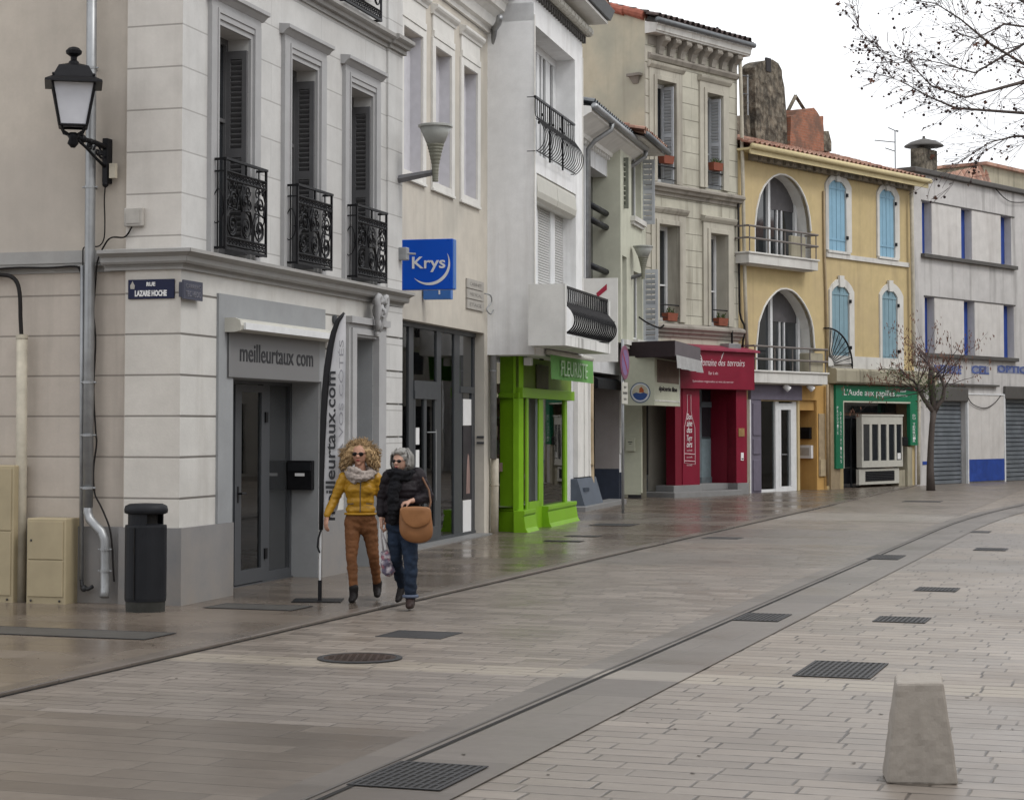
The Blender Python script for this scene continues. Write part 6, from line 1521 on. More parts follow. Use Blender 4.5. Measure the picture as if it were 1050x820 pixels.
# loggia linings
for lp in ah:
    m = MB(); n = len(lp)
    for i in range(n):
        a, b = lp[i], lp[(i+1) % n]; m.quad((a[0], .0, a[1]), (b[0], .0, b[1]), (b[0], .47, b[1]), (a[0], .47, a[1]))
    s_ = .995
    m2 = m.build('loggia', g['white_trim'], b6, F6.M, recalc=False); 
    m2.scale = (1, 1, 1)
    # thin raised rim
    m = MB()
    pts = [(a, -.006, b) for a, b in lp[1:-1]]; m.tube(pts, .028, 5); m.build('rim', g['white_trim'], m2, F6.M)
    u0 = min(p[0] for p in lp); u1 = max(p[0] for p in lp); z0 = min(p[1] for p in lp); z1 = max(p[1] for p in lp)
    yb = .46
    bx('pane', F6, g['glass'], m2, (u0-.3, u1+.1, yb, yb+.02, z0, z1+.1))
    W_ = u1-u0; m = MB()
    for f in (.46, .94): m.box(u0+W_*f-.055, u0+W_*f+.055, yb-.08, yb, z0, z1-.05)
    for f in (.62, .70): m.box(u0+W_*f-.02, u0+W_*f+.02, yb-.05, yb, z0, z0+(z1-z0)*.62)
    m.box(u0+W_*.18, u0+W_*.22, yb-.08, yb, z0, z1-.7)
    m.build('window_posts', g['white_paint'], m2, F6.M)
    bx('blind', F6, simple('taupe_blind', (.10, .095, .10), .8), m2, (u0+W_*.50, u0+W_*.92, yb-.03, yb-.01, z0+(z1-z0)*.62, z1))
for i, (xa, xb, yt, yb_, yr1, yr2) in enumerate(((768.8, 840.0, 259.5, 270.6, 231.2, 243.5), (773.5, 849.0, 381.0, 393.2, 354.4, 367.5))):
    d_ = .42; u0, u1 = U6(xa, d_), U6(xb, d_); z1 = Z6(xa, yt, d_); z0 = Z6(xa, yb_, d_)
    m = MB(); m.box(u0, u1, -d_, 0, z0+.03, z1); m.box(u0-.04, u1+.04, -d_-.04, 0, z1, z1+.05); m.box(u0+.1, u1-.1, -d_+.1, 0, z0, z0+.029)
    sl_ = m.build('balcony', g['white_stone'], b6, F6.M, bevel=.01)
    zr1 = Z6(xa, yr1, d_); zr2 = Z6(xa, yr2, d_); m = MB()
    for z in (zr1, zr2): m.tube([(u0-.02, 0, z), (u0-.02, -d_, z), (u1, -d_, z), (u1, 0, z)], .028, 8)
    for f in (0.02, .28, .52, .76, .98): u = u0+(u1-u0)*f; m.tube([(u, -d_+.02, z1), (u, -d_+.02, zr1)], .018, 6)
    m.build('rail', simple('brownish_grey_rail', (.17, .15, .14), .6), sl_, F6.M)
    if i == 1: bx('barrel_panel', F6, g['slabstone'], sl_, (u1-.85, u1-.1, -.35, -.02, z1+.05, zr1-.1), bevel=.04)
    else: bx('side_screen', F6, g['slabstone'], sl_, (u1-.9, u1-.15, -.12, -.02, z1+.05, zr1-.05), bevel=.02)
# blue shutters in stone surrounds
for (u0, u1, z0, z1, o0, o1, mt) in bl:
    m = MB(); rise = .22; n = 10; fw_l = u0-o0; fw_r = o1-u1; fw_r = max(fw_r, .14)
    inn = archloop(u0, u1, z0, z1, rise, n); outr = archloop(u0-fw_l, u1+fw_r, z0, z1+.20, .36, n)
    vs = []; fs = []
    for (a, b) in zip(inn, outr): vs += [(a[0], -.05, a[1]), (b[0], -.05, b[1]), (a[0], .1, a[1]), (b[0], 0, b[1])]
    for i in range(len(inn)-1):
        a = i*4; b = a+4; fs += [(a, b, b+1, a+1), (a, a+2, b+2, b), (a+1, b+1, b+3, a+3)]
    m.add(vs, fs); uc = (u0+u1)/2
    m.prism([(uc-.10, z1-.06), (uc+.10, z1-.06), (uc+.13, z1+.27), (uc-.13, z1+.27)], -.10, -.03, 'y')
    m.box(u0-.1, u1+.16, -.09, 0, z0-.07, z0)
    w_ = m.build('window', g['white_stone'], b6, F6.M)
    for s in (0, 1):
        a, b = (u0+.01, uc-.006) if s == 0 else (uc+.006, u1-.01); m = MB()
        nb = 4; wd = (b-a)/nb
        for k in range(nb):
            c0, c1 = a+k*wd+.004, a+(k+1)*wd-.004; tt = ((c0+c1)/2-u0)/(u1-u0); h = z1-rise+rise*math.sin(math.pi*tt)**.75
            m.box(c0, c1, -.005+.004*(k % 2), .03, z0+.01, h)
        m.box(a, b, -.02, -.006, z1-rise-.06, z1-rise+.0); m.box(a, b, -.018, -.006, z0+.3, z0+.36)
        m.build('shutter', g[mt], w_, F6.M)
    m = MB()
    for f in (.2, .8): z = z0+(z1-z0)*f; m.box(u1-.02, u1+.06, -.09, -.05, z-.05, z+.05)
    m.build('hinge', g['iron'], w_, F6.M)
bx('sill_band', F6, g['white_stone'], b6, (U6(847), U6(932.5), -.06, -.0, Z6(847, 263.5), Z6(847, 258.7)))
zl_ = Z6(849.5, 377, .3); bx('lower_band', F6, g['white_stone'], b6, (U6(849.8), U6(926), -.045, 0, zl_-.0, Z6(849.8, 364)))
# ledge over the green shop
m = MB(); zb_ = Z6(849.5, 392.5, .3); m.prism([(0, zb_), (-.26, zb_), (-.30, zb_+.05), (-.30, zl_-.05), (-.26, zl_), (0, zl_+.03)], U6(849), L6+.9, 'x'); m.build('stone_ledge', g['slabstone'], b6, F6.M, bevel=.01)
# fan shaped guard
t = thing('fan_guard', 'black iron fan shaped guard on the ledge between the loggias and the shutters', 'railing', F6.M)
uc, zc = H6(849.8, 374.5, .12); r_ = U6(874.5, .12)-uc; rz_ = Z6(849.8, 336.5, .12)-zc
m = MB(); A = [(uc+r_*math.cos(a), -.12, zc+rz_*math.sin(a)) for a in [math.pi/2*k/14 for k in range(15)]]; m.tube(A, .026, 6)
for k in range(9): a = math.pi/2*(k+.4)/9; m.tube([(uc+r_*.22*math.cos(a), -.12, zc+rz_*.22*math.sin(a)), (uc+r_*math.cos(a), -.12, zc+rz_*math.sin(a))], .013, 5)
m.tube([(uc, -.12, zc+rz_), (uc-.1, -.02, zc+rz_)], .02, 5); m.tube([(uc+r_, -.12, zc), (uc+r_, -.12, zc-.1)], .02, 5); m.build('fan', g['iron'], t, F6.M)
m = MB(); m.add([(uc, -.11, zc-.02)]+[(uc+r_*.24*math.cos(a), -.11, zc+rz_*.24*math.sin(a)) for a in [math.pi/2*k/8 for k in range(9)]], [(0, k, k+1) for k in range(1, 9)]); m.build('hub_plate', g['white_stone'], t, F6.M)
# eaves, gutter, roof
ge = Z6(763, 150, .45)
bx('eaves', F6, g['yellow_trim'], b6, (-.05, L6+.1, -.42, 0, ge-.04, ge+.02))
bx('eaves_board', F6, g['yellow_trim'], b6, (-.08, L6+.12, -.47, -.42, ge-.16, ge+.03))
m = MB(); m.tube([(-.1, -.52, ge+.04), (L6+.15, -.52, ge+.04)], .075, 10); m.build('gutter', g['yellow_trim'], b6, F6.M, smooth=True)
m = MB()
n = 34
for k in range(n):
    u = .6+(L6-.7)*k/n
    m.prism([(u-.09, ge-.24), (u, ge-.16), (u+.09, ge-.24), (u+.09, ge-.05), (u-.09, ge-.05)], -.2-.06*math.sin(k*2.1), 0, 'y')
m.build('tile_dentil', g['stone_dark'], b6, F6.M)
bx('wall_top', F6, g['yellow'], b6, (0.01, L6-.01, .0, .3, zt6-.1, ge))
tiles_roof('roof', F6, b6, -.05, L6+.12, -.5, ge+.06, 5.0, ge+1.75, g['tile'])
wall('gable_left', Face(F6.P-F6.n*5, F6.P), 0, 5, -.1, ge, [], g['yellow'], b6, top=[(0, -.1), (5, -.1), (5, ge), (0, ge+1.5)])
# ruined chimney mass on the roof
PX = lambda x, y, d=-1.8: F6.hit(x, y, d)
cx_ = lambda x, y: (750+x/6.833, 50+y/6.833)
def rough_prism(pts, d0, d1, name, mat, seed):
    r_ = random.Random(seed); P = [PX(*cx_(*p)) for p in pts]; Q = []
    for i in range(len(P)):
        a, b = P[i], P[(i+1) % len(P)]; n = max(1, int(math.hypot(b[0]-a[0], b[1]-a[1])/.18))
        for k in range(n): Q.append((a[0]+(b[0]-a[0])*k/n+r_.uniform(-.025, .025), a[1]+(b[1]-a[1])*k/n+r_.uniform(-.025, .025)))
    m = MB(); m.prism(Q, d0, d1, 'y'); return m.build(name, mat, b6, F6.M, bevel=.03)
zb0 = 700
rough_prism([(172, 700), (170, 470), (163, 125), (190, 97), (225, 88), (290, 80), (330, 108), (352, 145), (360, 200), (370, 270), (383, 400), (388, 560), (395, 700)], 1.8, 2.3, 'chimney_stack', g['rubble'], 3)
rough_prism([(368, 280), (400, 305), (410, 360), (420, 440), (415, 500), (395, 540), (395, 700), (360, 700)], 2.0, 2.6, 'chimney_shoulder', g['rubble'], 4)
rough_prism([(60, 700), (60, 462), (155, 462), (155, 700)], 1.9, 2.4, 'low_parapet', g['rubble'], 5)
rough_prism([(392, 720), (398, 480), (425, 465), (440, 430), (560, 420), (600, 470), (606, 720)], 1.7, 2.5, 'brick_chimney', g['brick'], 6)
rough_prism([(602, 720), (602, 472), (638, 474), (640, 575), (640, 720)], 1.75, 2.3, 'brick_step', g['brick'], 7)
rough_prism([(636, 720), (638, 574), (672, 576), (695, 660), (695, 720)], 1.75, 2.3, 'stone_step', g['rubble'], 8)
m = MB()
a, b, c = PX(*cx_(452, 440)), PX(*cx_(510, 325)), PX(*cx_(590, 450)); 
m.tube([(a[0], 2.1, a[1]), (b[0], 2.1, b[1])], .07, 4); m.tube([(b[0], 2.1, b[1]), (c[0], 2.1, c[1])], .07, 4); m.build('chimney_cowl', g['rubble'], b6, F6.M)
a = PX(*cx_(258, 115)); bx('flue_hole', F6, g['interior_dk'], b6, (a[0]-.14, a[0]+.12, 1.77, 1.83, a[1]-.2, a[1]+.2))
# pipes
dpipe('brown cable pipe down the middle of the yellow house', F6, [(844.8, 196, .05), (845.5, 262, .05), (847, 300, .05), (848, 372, .05)], .035, 'pipe_tan', name='cable_pipe')
dpipe('brown lower pipe between the yellow entry and the green fronted shop', F6, [(848.3, 394, .12), (848.3, 430, .12), (848.8, 498, .12)], .04, 'pipe_tan', name='cable_pipe')
dpipe('cream rainwater pipe at the right edge of the yellow house', F6, [(934.5, 190, .15), (935.5, 260, .15), (936.5, 330, .15), (937, 376, .15)], .06, 'pipe_cream')
dpipe('cream rainwater pipe foot beside the green shop right leg', F6, [(942.5, 396, .12), (942, 460, .12), (942, 497, .12)], .05, 'pipe_cream')
# ---- purple shop
ps = thing('purple_shopfront', 'purple grey panelled shopfront with a white framed glass door', 'shopfront', F6.M)
a0, a1 = U6(767), U6(819.5); zh0 = Z6(767, 409.5); zh1 = Z6(767, 394)
bx('header', F6, g['mauve_paint'], ps, (a0, a1, -.10, 0, zh0, zh1), bevel=.006)
m = MB(); m.box(a0, U6(778), -.08, 0, -.05, zh0)
for (f0, f1) in ((.03, .36), (.42, .58), (.62, .96)): m.box(a0+.10, U6(778)-.06, -.105, -.08, zh0*f0, zh0*f1)
m.build('pilaster', g['mauve_paint'], ps, F6.M, bevel=.008)
bx('white_edge', F6, g['white_paint'], ps, (a0-.06, a0-.01, -.1, 0, 0, zh0))
yb = .1; m = MB()
m.box(U6(796.5), U6(800), yb-.06, yb+.05, 0, zh0); m.box(U6(814), U6(818.5), yb-.06, yb+.05, 0, zh0); zt_ = Z6(800, 420)
m.box(U6(800), U6(814), yb-.06, yb+.05, zt_-.0, zt_+.18); m.box(U6(800), U6(814), yb-.06, yb+.05, .02, .16); m.box(shp[0], U6(796.5), yb-.05, yb+.05, .02, .10)
m.box(U6(800), U6(802), yb-.07, yb+.04, .16, zt_); m.box(U6(812), U6(814), yb-.07, yb+.04, .16, zt_)
m.build('frame', g['white_paint'], ps, F6.M, bevel=.004)
bx('pane', F6, g['clear'], ps, (shp[0], U6(814), yb, yb+.01, .05, zh0)); bx('handle', F6, g['metal_grey'], ps, (U6(802)-.02, U6(802)+.2, yb-.12, yb-.10, 1.02, 1.05))
m = MB(); m.quad((shp[0], yb+.06, .03), (shp[1], yb+.06, .03), (shp[1], 2, .03), (shp[0], 2, .03)); m.quad((shp[0]-.5, 2, 0), (shp[1], 2, 0), (shp[1], 2, zh0), (shp[0]-.5, 2, zh0)); m.quad((shp[1], .1, 0), (shp[1], 2, 0), (shp[1], 2, zh0), (shp[1], .1, zh0)); m.quad((shp[0], .1, zh0), (shp[1], .1, zh0), (shp[1], 2, zh0), (shp[0], 2, zh0)); m.build('interior_room', g['interior'], ps, F6.M, recalc=False)
m = MB()
for k in range(26): m.ball((rnd.uniform(shp[0]+.2, U6(795)), rnd.uniform(.5, 1.3), rnd.uniform(.2, 2.0)), rnd.uniform(.05, .18), rnd.uniform(.03, .1), rnd.uniform(.1, .35), n=7, m=5)
m.build('shop_goods', simple('dim_clothes', (.16, .14, .13), .9, var=.9, scale=2), ps, F6.M)
for px, lb in ((805, 'left'), (829.5, 'right')):
    t = thing('spot_lamp', 'small white spotlight over the purple shop door' if lb == 'left' else 'small white spotlight over the yellow side entry', 'lamp', F6.M)
    u, z = H6(px, 396.5, .2); m = MB(); m.tube([(u, -.12, z+.05), (u, -.2, z)], .02, 6); m.build('arm', g['metal_grey'], t, F6.M)
    m = MB(); m.tube([(u-.05, -.2, z+.04), (u+.05, -.3, z-.08)], [.07, .09], 10); m.build('lamp_head', g['white'], t, F6.M)
# ---- yellow entry
en = thing('yellow_entry', 'orange ochre recessed side entry between the purple shop and the green shop', 'doorway', F6.M)
bx('surround', F6, g['orange_wall'], en, (U6(820.3), U6(847), -.03, 0, ent[3], Z6(820, 395)), (U6(836.5), U6(847), -.03, 0, -.05, ent[3]))
bx('side_panel', F6, g['pipe_tan'], en, (U6(838), U6(844.5), -.06, -.03, .4, Z6(838, 424)), bevel=.01); bx('lower_hatch', F6, simple('beige_hatch', (.42, .34, .22), .7), en, (U6(838.5), U6(844.3), -.085, -.06, Z6(838, 488), Z6(838, 471)))
bx('back_wall', F6, g['orange_wall'], en, (ent[0]-.3, ent[1], .8, .85, -.1, ent[3])); bx('jamb', F6, g['orange_wall'], en, (ent[1]-.01, ent[1]+.01, .002, .8, -.1, ent[3]), (ent[0]-.01, ent[0]+.01, .002, .8, -.1, ent[3]))
bx('lintel', F6, g['orange_wall'], en, (ent[0], ent[1]-.02, .05, .8, ent[3]-.28, ent[3]))
bx('door', F6, g['wood'], en, (ent[0]+.45, ent[1], .70, .78, .05, 2.3))
t = thing('letter_box', 'dark green black letter box in the yellow side entry', 'mail box', F6.M); a0, a1, z0, z1 = F6.rect(826.5, 437.5, 834.5, 450, -.3); 
bx('body', F6, g['iron'], t, (ent[1]-.13, ent[1]-.01, .12, .50, Z6(835, 450), Z6(835, 438)), bevel=.01); bx('flap', F6, g['bin'], t, (ent[1]-.14, ent[1]-.13, .16, .46, Z6(835, 441.5), Z6(835, 439.5)))
t = thing('notice_box', 'white box with a small notice below the dark letter box in the yellow entry', 'box', F6.M)
bx('body', F6, g['white_paint'], t, (ent[1]-.12, ent[1]-.01, .08, .56, Z6(835, 470), Z6(835, 456.5)), bevel=.008); bx('notice', F6, g['stoneplaq'], t, (ent[1]-.125, ent[1]-.12, .14, .5, Z6(835, 467), Z6(835, 459)))
# ---- green shop
gs = thing('green_shopfront', 'emerald green framed shopfront reading L Aude aux papilles over a recessed wall', 'shopfront', F6.M)
dg = .12; ug = lambda px: F6.U(px, dg)
zg1 = Z6(858, 394.5, dg); zg0 = Z6(858, 410.5, dg); a0, a1 = ug(857.3), ug(941)
bx('header', F6, g['shop_green'], gs, (a0, a1, -dg, 0, zg0, zg1), bevel=.004); bx('header_trim', F6, g['palegreen'], gs, (ug(865), ug(933.5), -dg-.01, 0.0, zg0-.05, zg0-.003))
bx('left_leg', F6, g['shop_green'], gs, (a0, ug(865.4), -dg, 0, Z6(858, 480.5, dg), zg0), bevel=.004); bx('right_leg', F6, g['shop_green'], gs, (ug(933.5), a1, -dg, 0, Z6(934, 456.5, dg), zg0), bevel=.004)
bx('left_leg_edge', F6, g['palegreen'], gs, (ug(865.4)-.04, ug(865.4)+.0, -dg-.006, -dg, Z6(858, 480.5, dg), zg0))
bx('tan_wall', F6, g['pipe_tan'], gs, (U6(850), U6(857.3), -.05, 0, -.05, zg1)); bx('tan_base', F6, g['pipe_tan'], gs, (U6(857.3), U6(860), -.04, 0, -.05, Z6(858, 481, dg)))
c = F6.hit(885, 402.5, dg); ua, ub = ug(865), ug(911)
gt = lambda s, xl, xr, yc, h, **k: lettering(s, .3, ((ug(xl)+ug(xr))/2, -dg-.004, Z6((xl+xr)/2, yc, dg)), g['white'], gs, F6.M, fitw=ug(xr)-ug(xl), fith=Z6(xl, yc-h, dg)-Z6(xl, yc, dg), ext=.002, **k)
gt("L'Aude aux papilles", 865.5, 917.5, 403.5, 8.5); gt('Traiteur', 920.5, 929.5, 400.5, 3.2); gt('épicerie', 919.5, 930.5, 405.8, 3.2)
for i, ch in enumerate('PRODUITS'): lettering(ch, .2, (ug(858.9), -dg-.004, Z6(858, 418+i*3.7, dg)), g['white'], gs, F6.M, fith=.08, fitw=.07, ext=.001)
for i, ch in enumerate('DÉGUSTATIONS'): lettering(ch, .2, (ug(862.1), -dg-.004, Z6(858, 424+i*4.45, dg)), g['white'], gs, F6.M, fith=.09, fitw=.075, ext=.001)
for i, ch in enumerate('DU TERROIR'): 
    if ch != ' ': lettering(ch, .2, (ug(937.2), -dg-.004, Z6(936, 426+i*2.9, dg)), g['white'], gs, F6.M, fith=.07, fitw=.16, ext=.001)
yb = .45
bx('recess_back', F6, simple('tan_brown_recess_wall', (.22, .15, .11), .8), gs, (gsh[0]-.6, gsh[1]+.2, yb, yb+.05, -.1, gsh[3]+.1))
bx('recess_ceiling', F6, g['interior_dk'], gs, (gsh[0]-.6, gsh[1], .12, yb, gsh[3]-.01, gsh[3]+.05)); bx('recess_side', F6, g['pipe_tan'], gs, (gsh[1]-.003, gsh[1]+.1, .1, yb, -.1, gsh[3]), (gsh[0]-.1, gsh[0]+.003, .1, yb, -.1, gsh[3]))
bx('dark_door', F6, g['glass'], gs, (F6.U(862, -yb), F6.U(880, -yb), yb-.03, yb-.005, 0, Z6(866, 428, -yb))); bx('door_frame', F6, g['alu_dark'], gs, (F6.U(862, -yb), F6.U(880, -yb), yb-.05, yb-.002, Z6(866, 429, -yb), Z6(866, 426, -yb)), (F6.U(871, -yb), F6.U(872, -yb), yb-.05, yb-.002, 0, Z6(866, 428, -yb)))
bx('transom_window', F6, g['glass'], gs, (F6.U(866, -yb), F6.U(918, -yb), yb-.02, yb-.006, Z6(866, 423, -yb), gsh[3]))
bx('right_pier', F6, g['slabstone'], gs, (U6(928.5), gsh[1], -.06, .3, -.1, Z6(929, 458)), (U6(922), U6(928.5), .02, .3, -.1, Z6(922, 482)), bevel=.01)
t = thing('display_cabinet', 'white framed display cabinet with five narrow dark panes under the green sign', 'cabinet', F6.M)
dc = .06; a0, a1, z0, z1 = F6.rect(883, 426.5, 925, 479.5, dc)
m = MB(); m.box(a0, a1, -dc+.02, .10, z0, z1); m.build('case', g['off_white'], t, F6.M, bevel=.006)
W_ = a1-a0; xs = [.0, .045, .20, .26, .43, .485, .64, .70, .845, .88, 1.0]
xs = [0, .04, .19, .245, .40, .455, .60, .655, .80, .845, .975, 1.0]; H_ = z1-z0; m = MB()
m.box(a0, a1, -dc-.02, -dc+.02, z0, z0+H_*.13); m.box(a0, a1, -dc-.02, -dc+.02, z0+H_*.84, z1)
for i in range(0, 12, 2): m.box(a0+W_*xs[i], a0+W_*xs[i+1], -dc-.02, -dc+.02, z0+H_*.13, z0+H_*.84)
m.box(a0-.03, a1+.03, -dc-.04, .1, z1, z1+.05); m.build('frame', g['off_white'], t, F6.M, bevel=.004)
for i in range(1, 11, 2): bx('pane', F6, g['glass'], t, (a0+W_*xs[i], a0+W_*xs[i+1], -dc+.005, -dc+.018, z0+H_*.13, z0+H_*.84))
bx('price_card', F6, g['white'], t, (a0+W_*.88, a0+W_*.96, -dc-.0, -dc+.004, z0+H_*.15, z0+H_*.27))
t = thing('air_vent', 'white louvred vent panel on the wall below the display cabinet', 'vent', F6.M)
a0, a1, z0, z1 = F6.rect(880, 481, 921, 497, .0); bx('panel', F6, g['off_white'], t, (a0, a1, -.02, .08, z0, z1)); m = MB()
for k in range(6): z = z0+(z1-z0)*(.2+.11*k); m.box(a0+.35, a1-.3, -.03, -.021, z, z+.045)
m.build('slats', g['bin'], t, F6.M)
t = thing('black_mail_box', 'small black box on the wall right of the display cabinet', 'mail box', F6.M); a0, a1, z0, z1 = F6.rect(925.5, 448, 931, 457, .1); bx('body', F6, g['iron'], t, (a0, a1, -.1, .4, z0, z1), bevel=.01); bx('flap', F6, g['bin'], t, (a0+.03, a1-.03, -.11, -.1, z1-.1, z1-.04))
# antennas, chimney pots
def antenna(label, x, y0, y1, d, els, r=.018):
    t = thing('tv_antenna', label, 'antenna', F6.M, 'television antennas on the roofs'); u, z0 = H6(x, y0, d); z1 = H6(x, y1, d)[1]
    m = MB(); m.tube([(u, -d, z0-.6), (u, -d, z1)], r*1.3, 6); m.build('mast', g['metal_grey'], t, F6.M); m = MB()
    for (xa, xb, y, yy) in els:
        a = H6(xa, y, d); b = H6(xb, yy, d); m.tube([(a[0], -d, a[1]), (b[0], -d, b[1])], r, 5)
    m.build('elements', g['zinc_dark'], t, F6.M)
antenna('thin antenna between the stone house and the ruined chimney', 767, 118, 77, -2, [(760, 769, 77.5, 79), (761, 768, 96, 97), (765.5, 768.5, 105.5, 106)])
antenna('thin antenna above the right end of the yellow roof', 918, 166, 134, -2, [(911, 921, 131, 135.5), (897, 918, 144, 146), (908, 917, 152, 155), (919, 921, 134, 134)])

# ================================================================== BLUE AND WHITE BUILDING
F7 = VPF(V2, K2, 938.5, 1180)
U7 = lambda px, d=0.0: F7.U(px, d); Z7 = lambda x, y, d=0.0: F7.Z(x, y, d)
b7 = thing('blue_trim_building', 'stained pale grey block with cobalt blue window strips and grey roller shutters', 'building', F7.M)
zt7 = Z7(940, 177.5); rows = [(206.5, 260.2, 947.3), (304.2, 361.8, 949.3)]; holes = []
cols = [(947.3, 957), (987.2, 998.3), (1028, 1039)]
for (yt, yb_, x0) in rows:
    z1 = Z7(x0, yt); z0 = Z7(x0, yb_)
    for (a, b) in cols: holes.append((U7(a+(2 if yt > 300 else 0)), U7(b+(2 if yt > 300 else 0)), z0, z1))
    uu = U7(1085); 
    for k in range(3): holes.append((uu+2.1*k, uu+2.1*k+.55, z0, z1))
sh7 = [(U7(953.5), U7(990), -.1, Z7(953.5, 411)), (U7(1029.5), U7(1075), -.1, Z7(1029.5, 409)), (U7(1110), U7(1150), -.1, Z7(1029.5, 409))]
wall('wall', F7, 0, F7.len, -.1, zt7, holes+sh7, g['blue_bldg'], b7, depth=.32, back=9)
for (u0, u1, z0, z1) in holes:
    w_ = bx('window', F7, g['cobalt'], b7, (u0-.02, u1, .24, .28, z0, z1)); bx('jamb', F7, g['panel_white'], w_, (u1-.006, u1+.01, .001, .28, z0, z1))
for (yt, yb_, x0) in rows:
    z1 = Z7(x0, yt); z0 = Z7(x0, yb_)
    for i in range(2):
        q0, q1 = U7(cols[i][1]+(2 if yt > 300 else 0)), U7(cols[i+1][0]+(2 if yt > 300 else 0)); bx('panel', F7, g['panel_white'], b7, (q0, q1, -.012, 0, z0, z1))
    bx('window_sill', F7, g['coping'], b7, (U7(x0)-.1, U7(cols[2][1]+3), -.14, 0, z0-.12, z0), bevel=.01); bx('head_line', F7, g['coping'], b7, (U7(x0)-.05, U7(cols[2][1]+3), -.03, 0, z1, z1+.035))
m = MB(); m.box(-.1, F7.len+.2, -.16, .5, zt7, zt7+.16); m.build('coping', g['coping'], b7, F7.M, bevel=.03)
for (xa, xb, s) in ((958.5, 986, 'MEUBLE'), (996.5, 1014.5, 'CEL'), (1023, 1066, 'OPTIQUE')):
    a0, a1 = U7(xa), U7(xb); zc = Z7((xa+xb)/2, 378.8+(xa-958)*.012); bx('lettering_band', F7, simple('washed_blue_band', (.25, .27, .37), .8, var=.3, scale=10), b7, (a0, a1, -.006, 0, zc-.12, zc+.12))
    lettering(s, .4, ((a0+a1)/2, -.012, zc), g['fadedblue'], b7, F7.M, fitw=a1-a0, fith=.27, bold=.012, ext=.003)
for (u0, u1, z0, z1) in sh7:
    m = MB(); n = int((z1)/.135)
    for i in range(n): z = z1*i/n; h = z1/n; m.prism([(.2, z+.004), (.15, z+.02), (.15, z+h-.02), (.2, z+h-.004)], u0, u1, 'x')
    m.build('roller_shutter', g['roller_grey'], b7, F7.M); bx('shutter_gap', F7, dk, b7, (u0, u1, .2, .22, 0, z1)); bx('shutter_housing', F7, g['coping'], b7, (u0-.05, u1+.05, -.1, .0, z1, z1+.42), bevel=.03)
zf = Z7(991, 404.5); zbl = Z7(991, 471)
bx('pier_panel', F7, g['panel_white'], b7, (U7(991), U7(1028.5), -.05, 0, zbl, zf)); bx('blue_base', F7, g['cobalt'], b7, (U7(991), U7(1028.5), -.054, 0, .06, zbl)); bx('panel_edge', F7, g['white_paint'], b7, (U7(990.2), U7(991.3), -.07, 0, 0, zf+.04), (U7(1028), U7(1029.2), -.07, 0, 0, zf+.04), (U7(991.3), U7(1028), -.07, 0, zf, zf+.05))
bx('cable_tray', F7, g['coping'], b7, (U7(957), U7(1022), -.12, 0, Z7(957, 394.5), Z7(957, 392.5)))
bx('blue_mark', F7, g['cobalt'], b7, (U7(945.5), U7(951.5), -.01, 0, Z7(945, 476.5), Z7(945, 473)))
hp = lambda x, y, d=.09: (F7.hit(x, y, d)[0], -d, F7.hit(x, y, d)[1])
cable('cable', 'sagging cable loop on the pale pier between the grey roller shutters', [hp(992, 406), hp(996, 413), hp(1004, 417.5), (hp(1012, 418)), hp(1020, 413), hp(1026, 406)], .014, M=F7.M)
cable('cable', 'sagging cable high on the pale grey block near the roof', [hp(1018, 190), hp(1023, 196), hp(1031, 204), hp(1040, 207.5), hp(1060, 207)], .016, M=F7.M)
cable('cable', 'thin straight cable along the foot of the faded blue lettering', [hp(951, 383, .05), hp(975, 384, .05)], .01, mat=g['white'], M=F7.M)
# chimney with cowl
u, z = F7.hit(949.5, 172, -1.2); zt_ = F7.hit(949.5, 153, -1.2)[1]; wd = (F7.U(959.5, -1.2)-F7.U(940, -1.2))/2
m = MB(); m.box(u-wd*.62, u+wd*.95, 1.1, 1.55, z-.9, zt_); ch = m.build('chimney', g['rubble'], b7, F7.M, bevel=.03)
m = MB(); m.lathe([(wd*.35, 0), (wd*.35, .12)], c=(u+.1, 1.32, zt_), n=12); m.lathe([(wd*1.0, .10), (wd*.97, .14), (wd*.7, .24), (wd*.3, .32), (.05, .36), (.04, .44)], c=(u+.1, 1.32, zt_), n=20); m.build('cowl', g['coping'], ch, F7.M)
# house roof behind
F8 = Face(F7.W(F7.U(1003, -5), 5, 0), F7.W(F7.U(1100, -5), 5, 0))
rh = thing('rear_house', 'house behind the grey block of which only a terracotta roof and pale wall show', 'house', F8.M)
p0 = F8.hit(972, 176); p1 = F8.hit(1024, 169); p2 = F8.hit(1100, 168)
r8 = F8
m = MB(); m.box(-.3, F8.len, 2.2, 6, 0, F8.Z(1024, 172)); m.build('wall', g['gable'], rh, F8.M)
zr0 = F8.Z(1000, 186); m = MB(); uA, uB = F8.U(986), F8.U(1028); zA = F8.Z(976, 177); zB = F8.Z(1024, 168.5); nt_ = 12
for k in range(nt_):
    u = uA+(uB-uA)*(k+.5)/nt_; zt_k = zA+(zB-zA)*(k+.8)/nt_; wk = (uB-uA)/nt_*.56
    for j in range(5): f0, f1 = j/5, (j+1.15)/5; P0_ = Vector((u, 0, zr0-1.2)); P1_ = Vector((u, .7, zt_k)); m.tube([P0_.lerp(P1_, f0), P0_.lerp(P1_, min(1, f1))], [wk*1.05, wk*.85], 8)
m.build('roof', g['tile'], rh, F8.M)
m = MB(); zz1 = F8.Z(1024, 169); m.box(F8.U(1024), F8.len, .5, 3, 0, zz1); m.build('upper_wall', g['slabstone'], rh, F8.M); m = MB(); m.box(F8.U(1022), F8.len+1, .3, 3.2, zz1, zz1+.12); m.build('wall_capping', g['tile'], rh, F8.M)

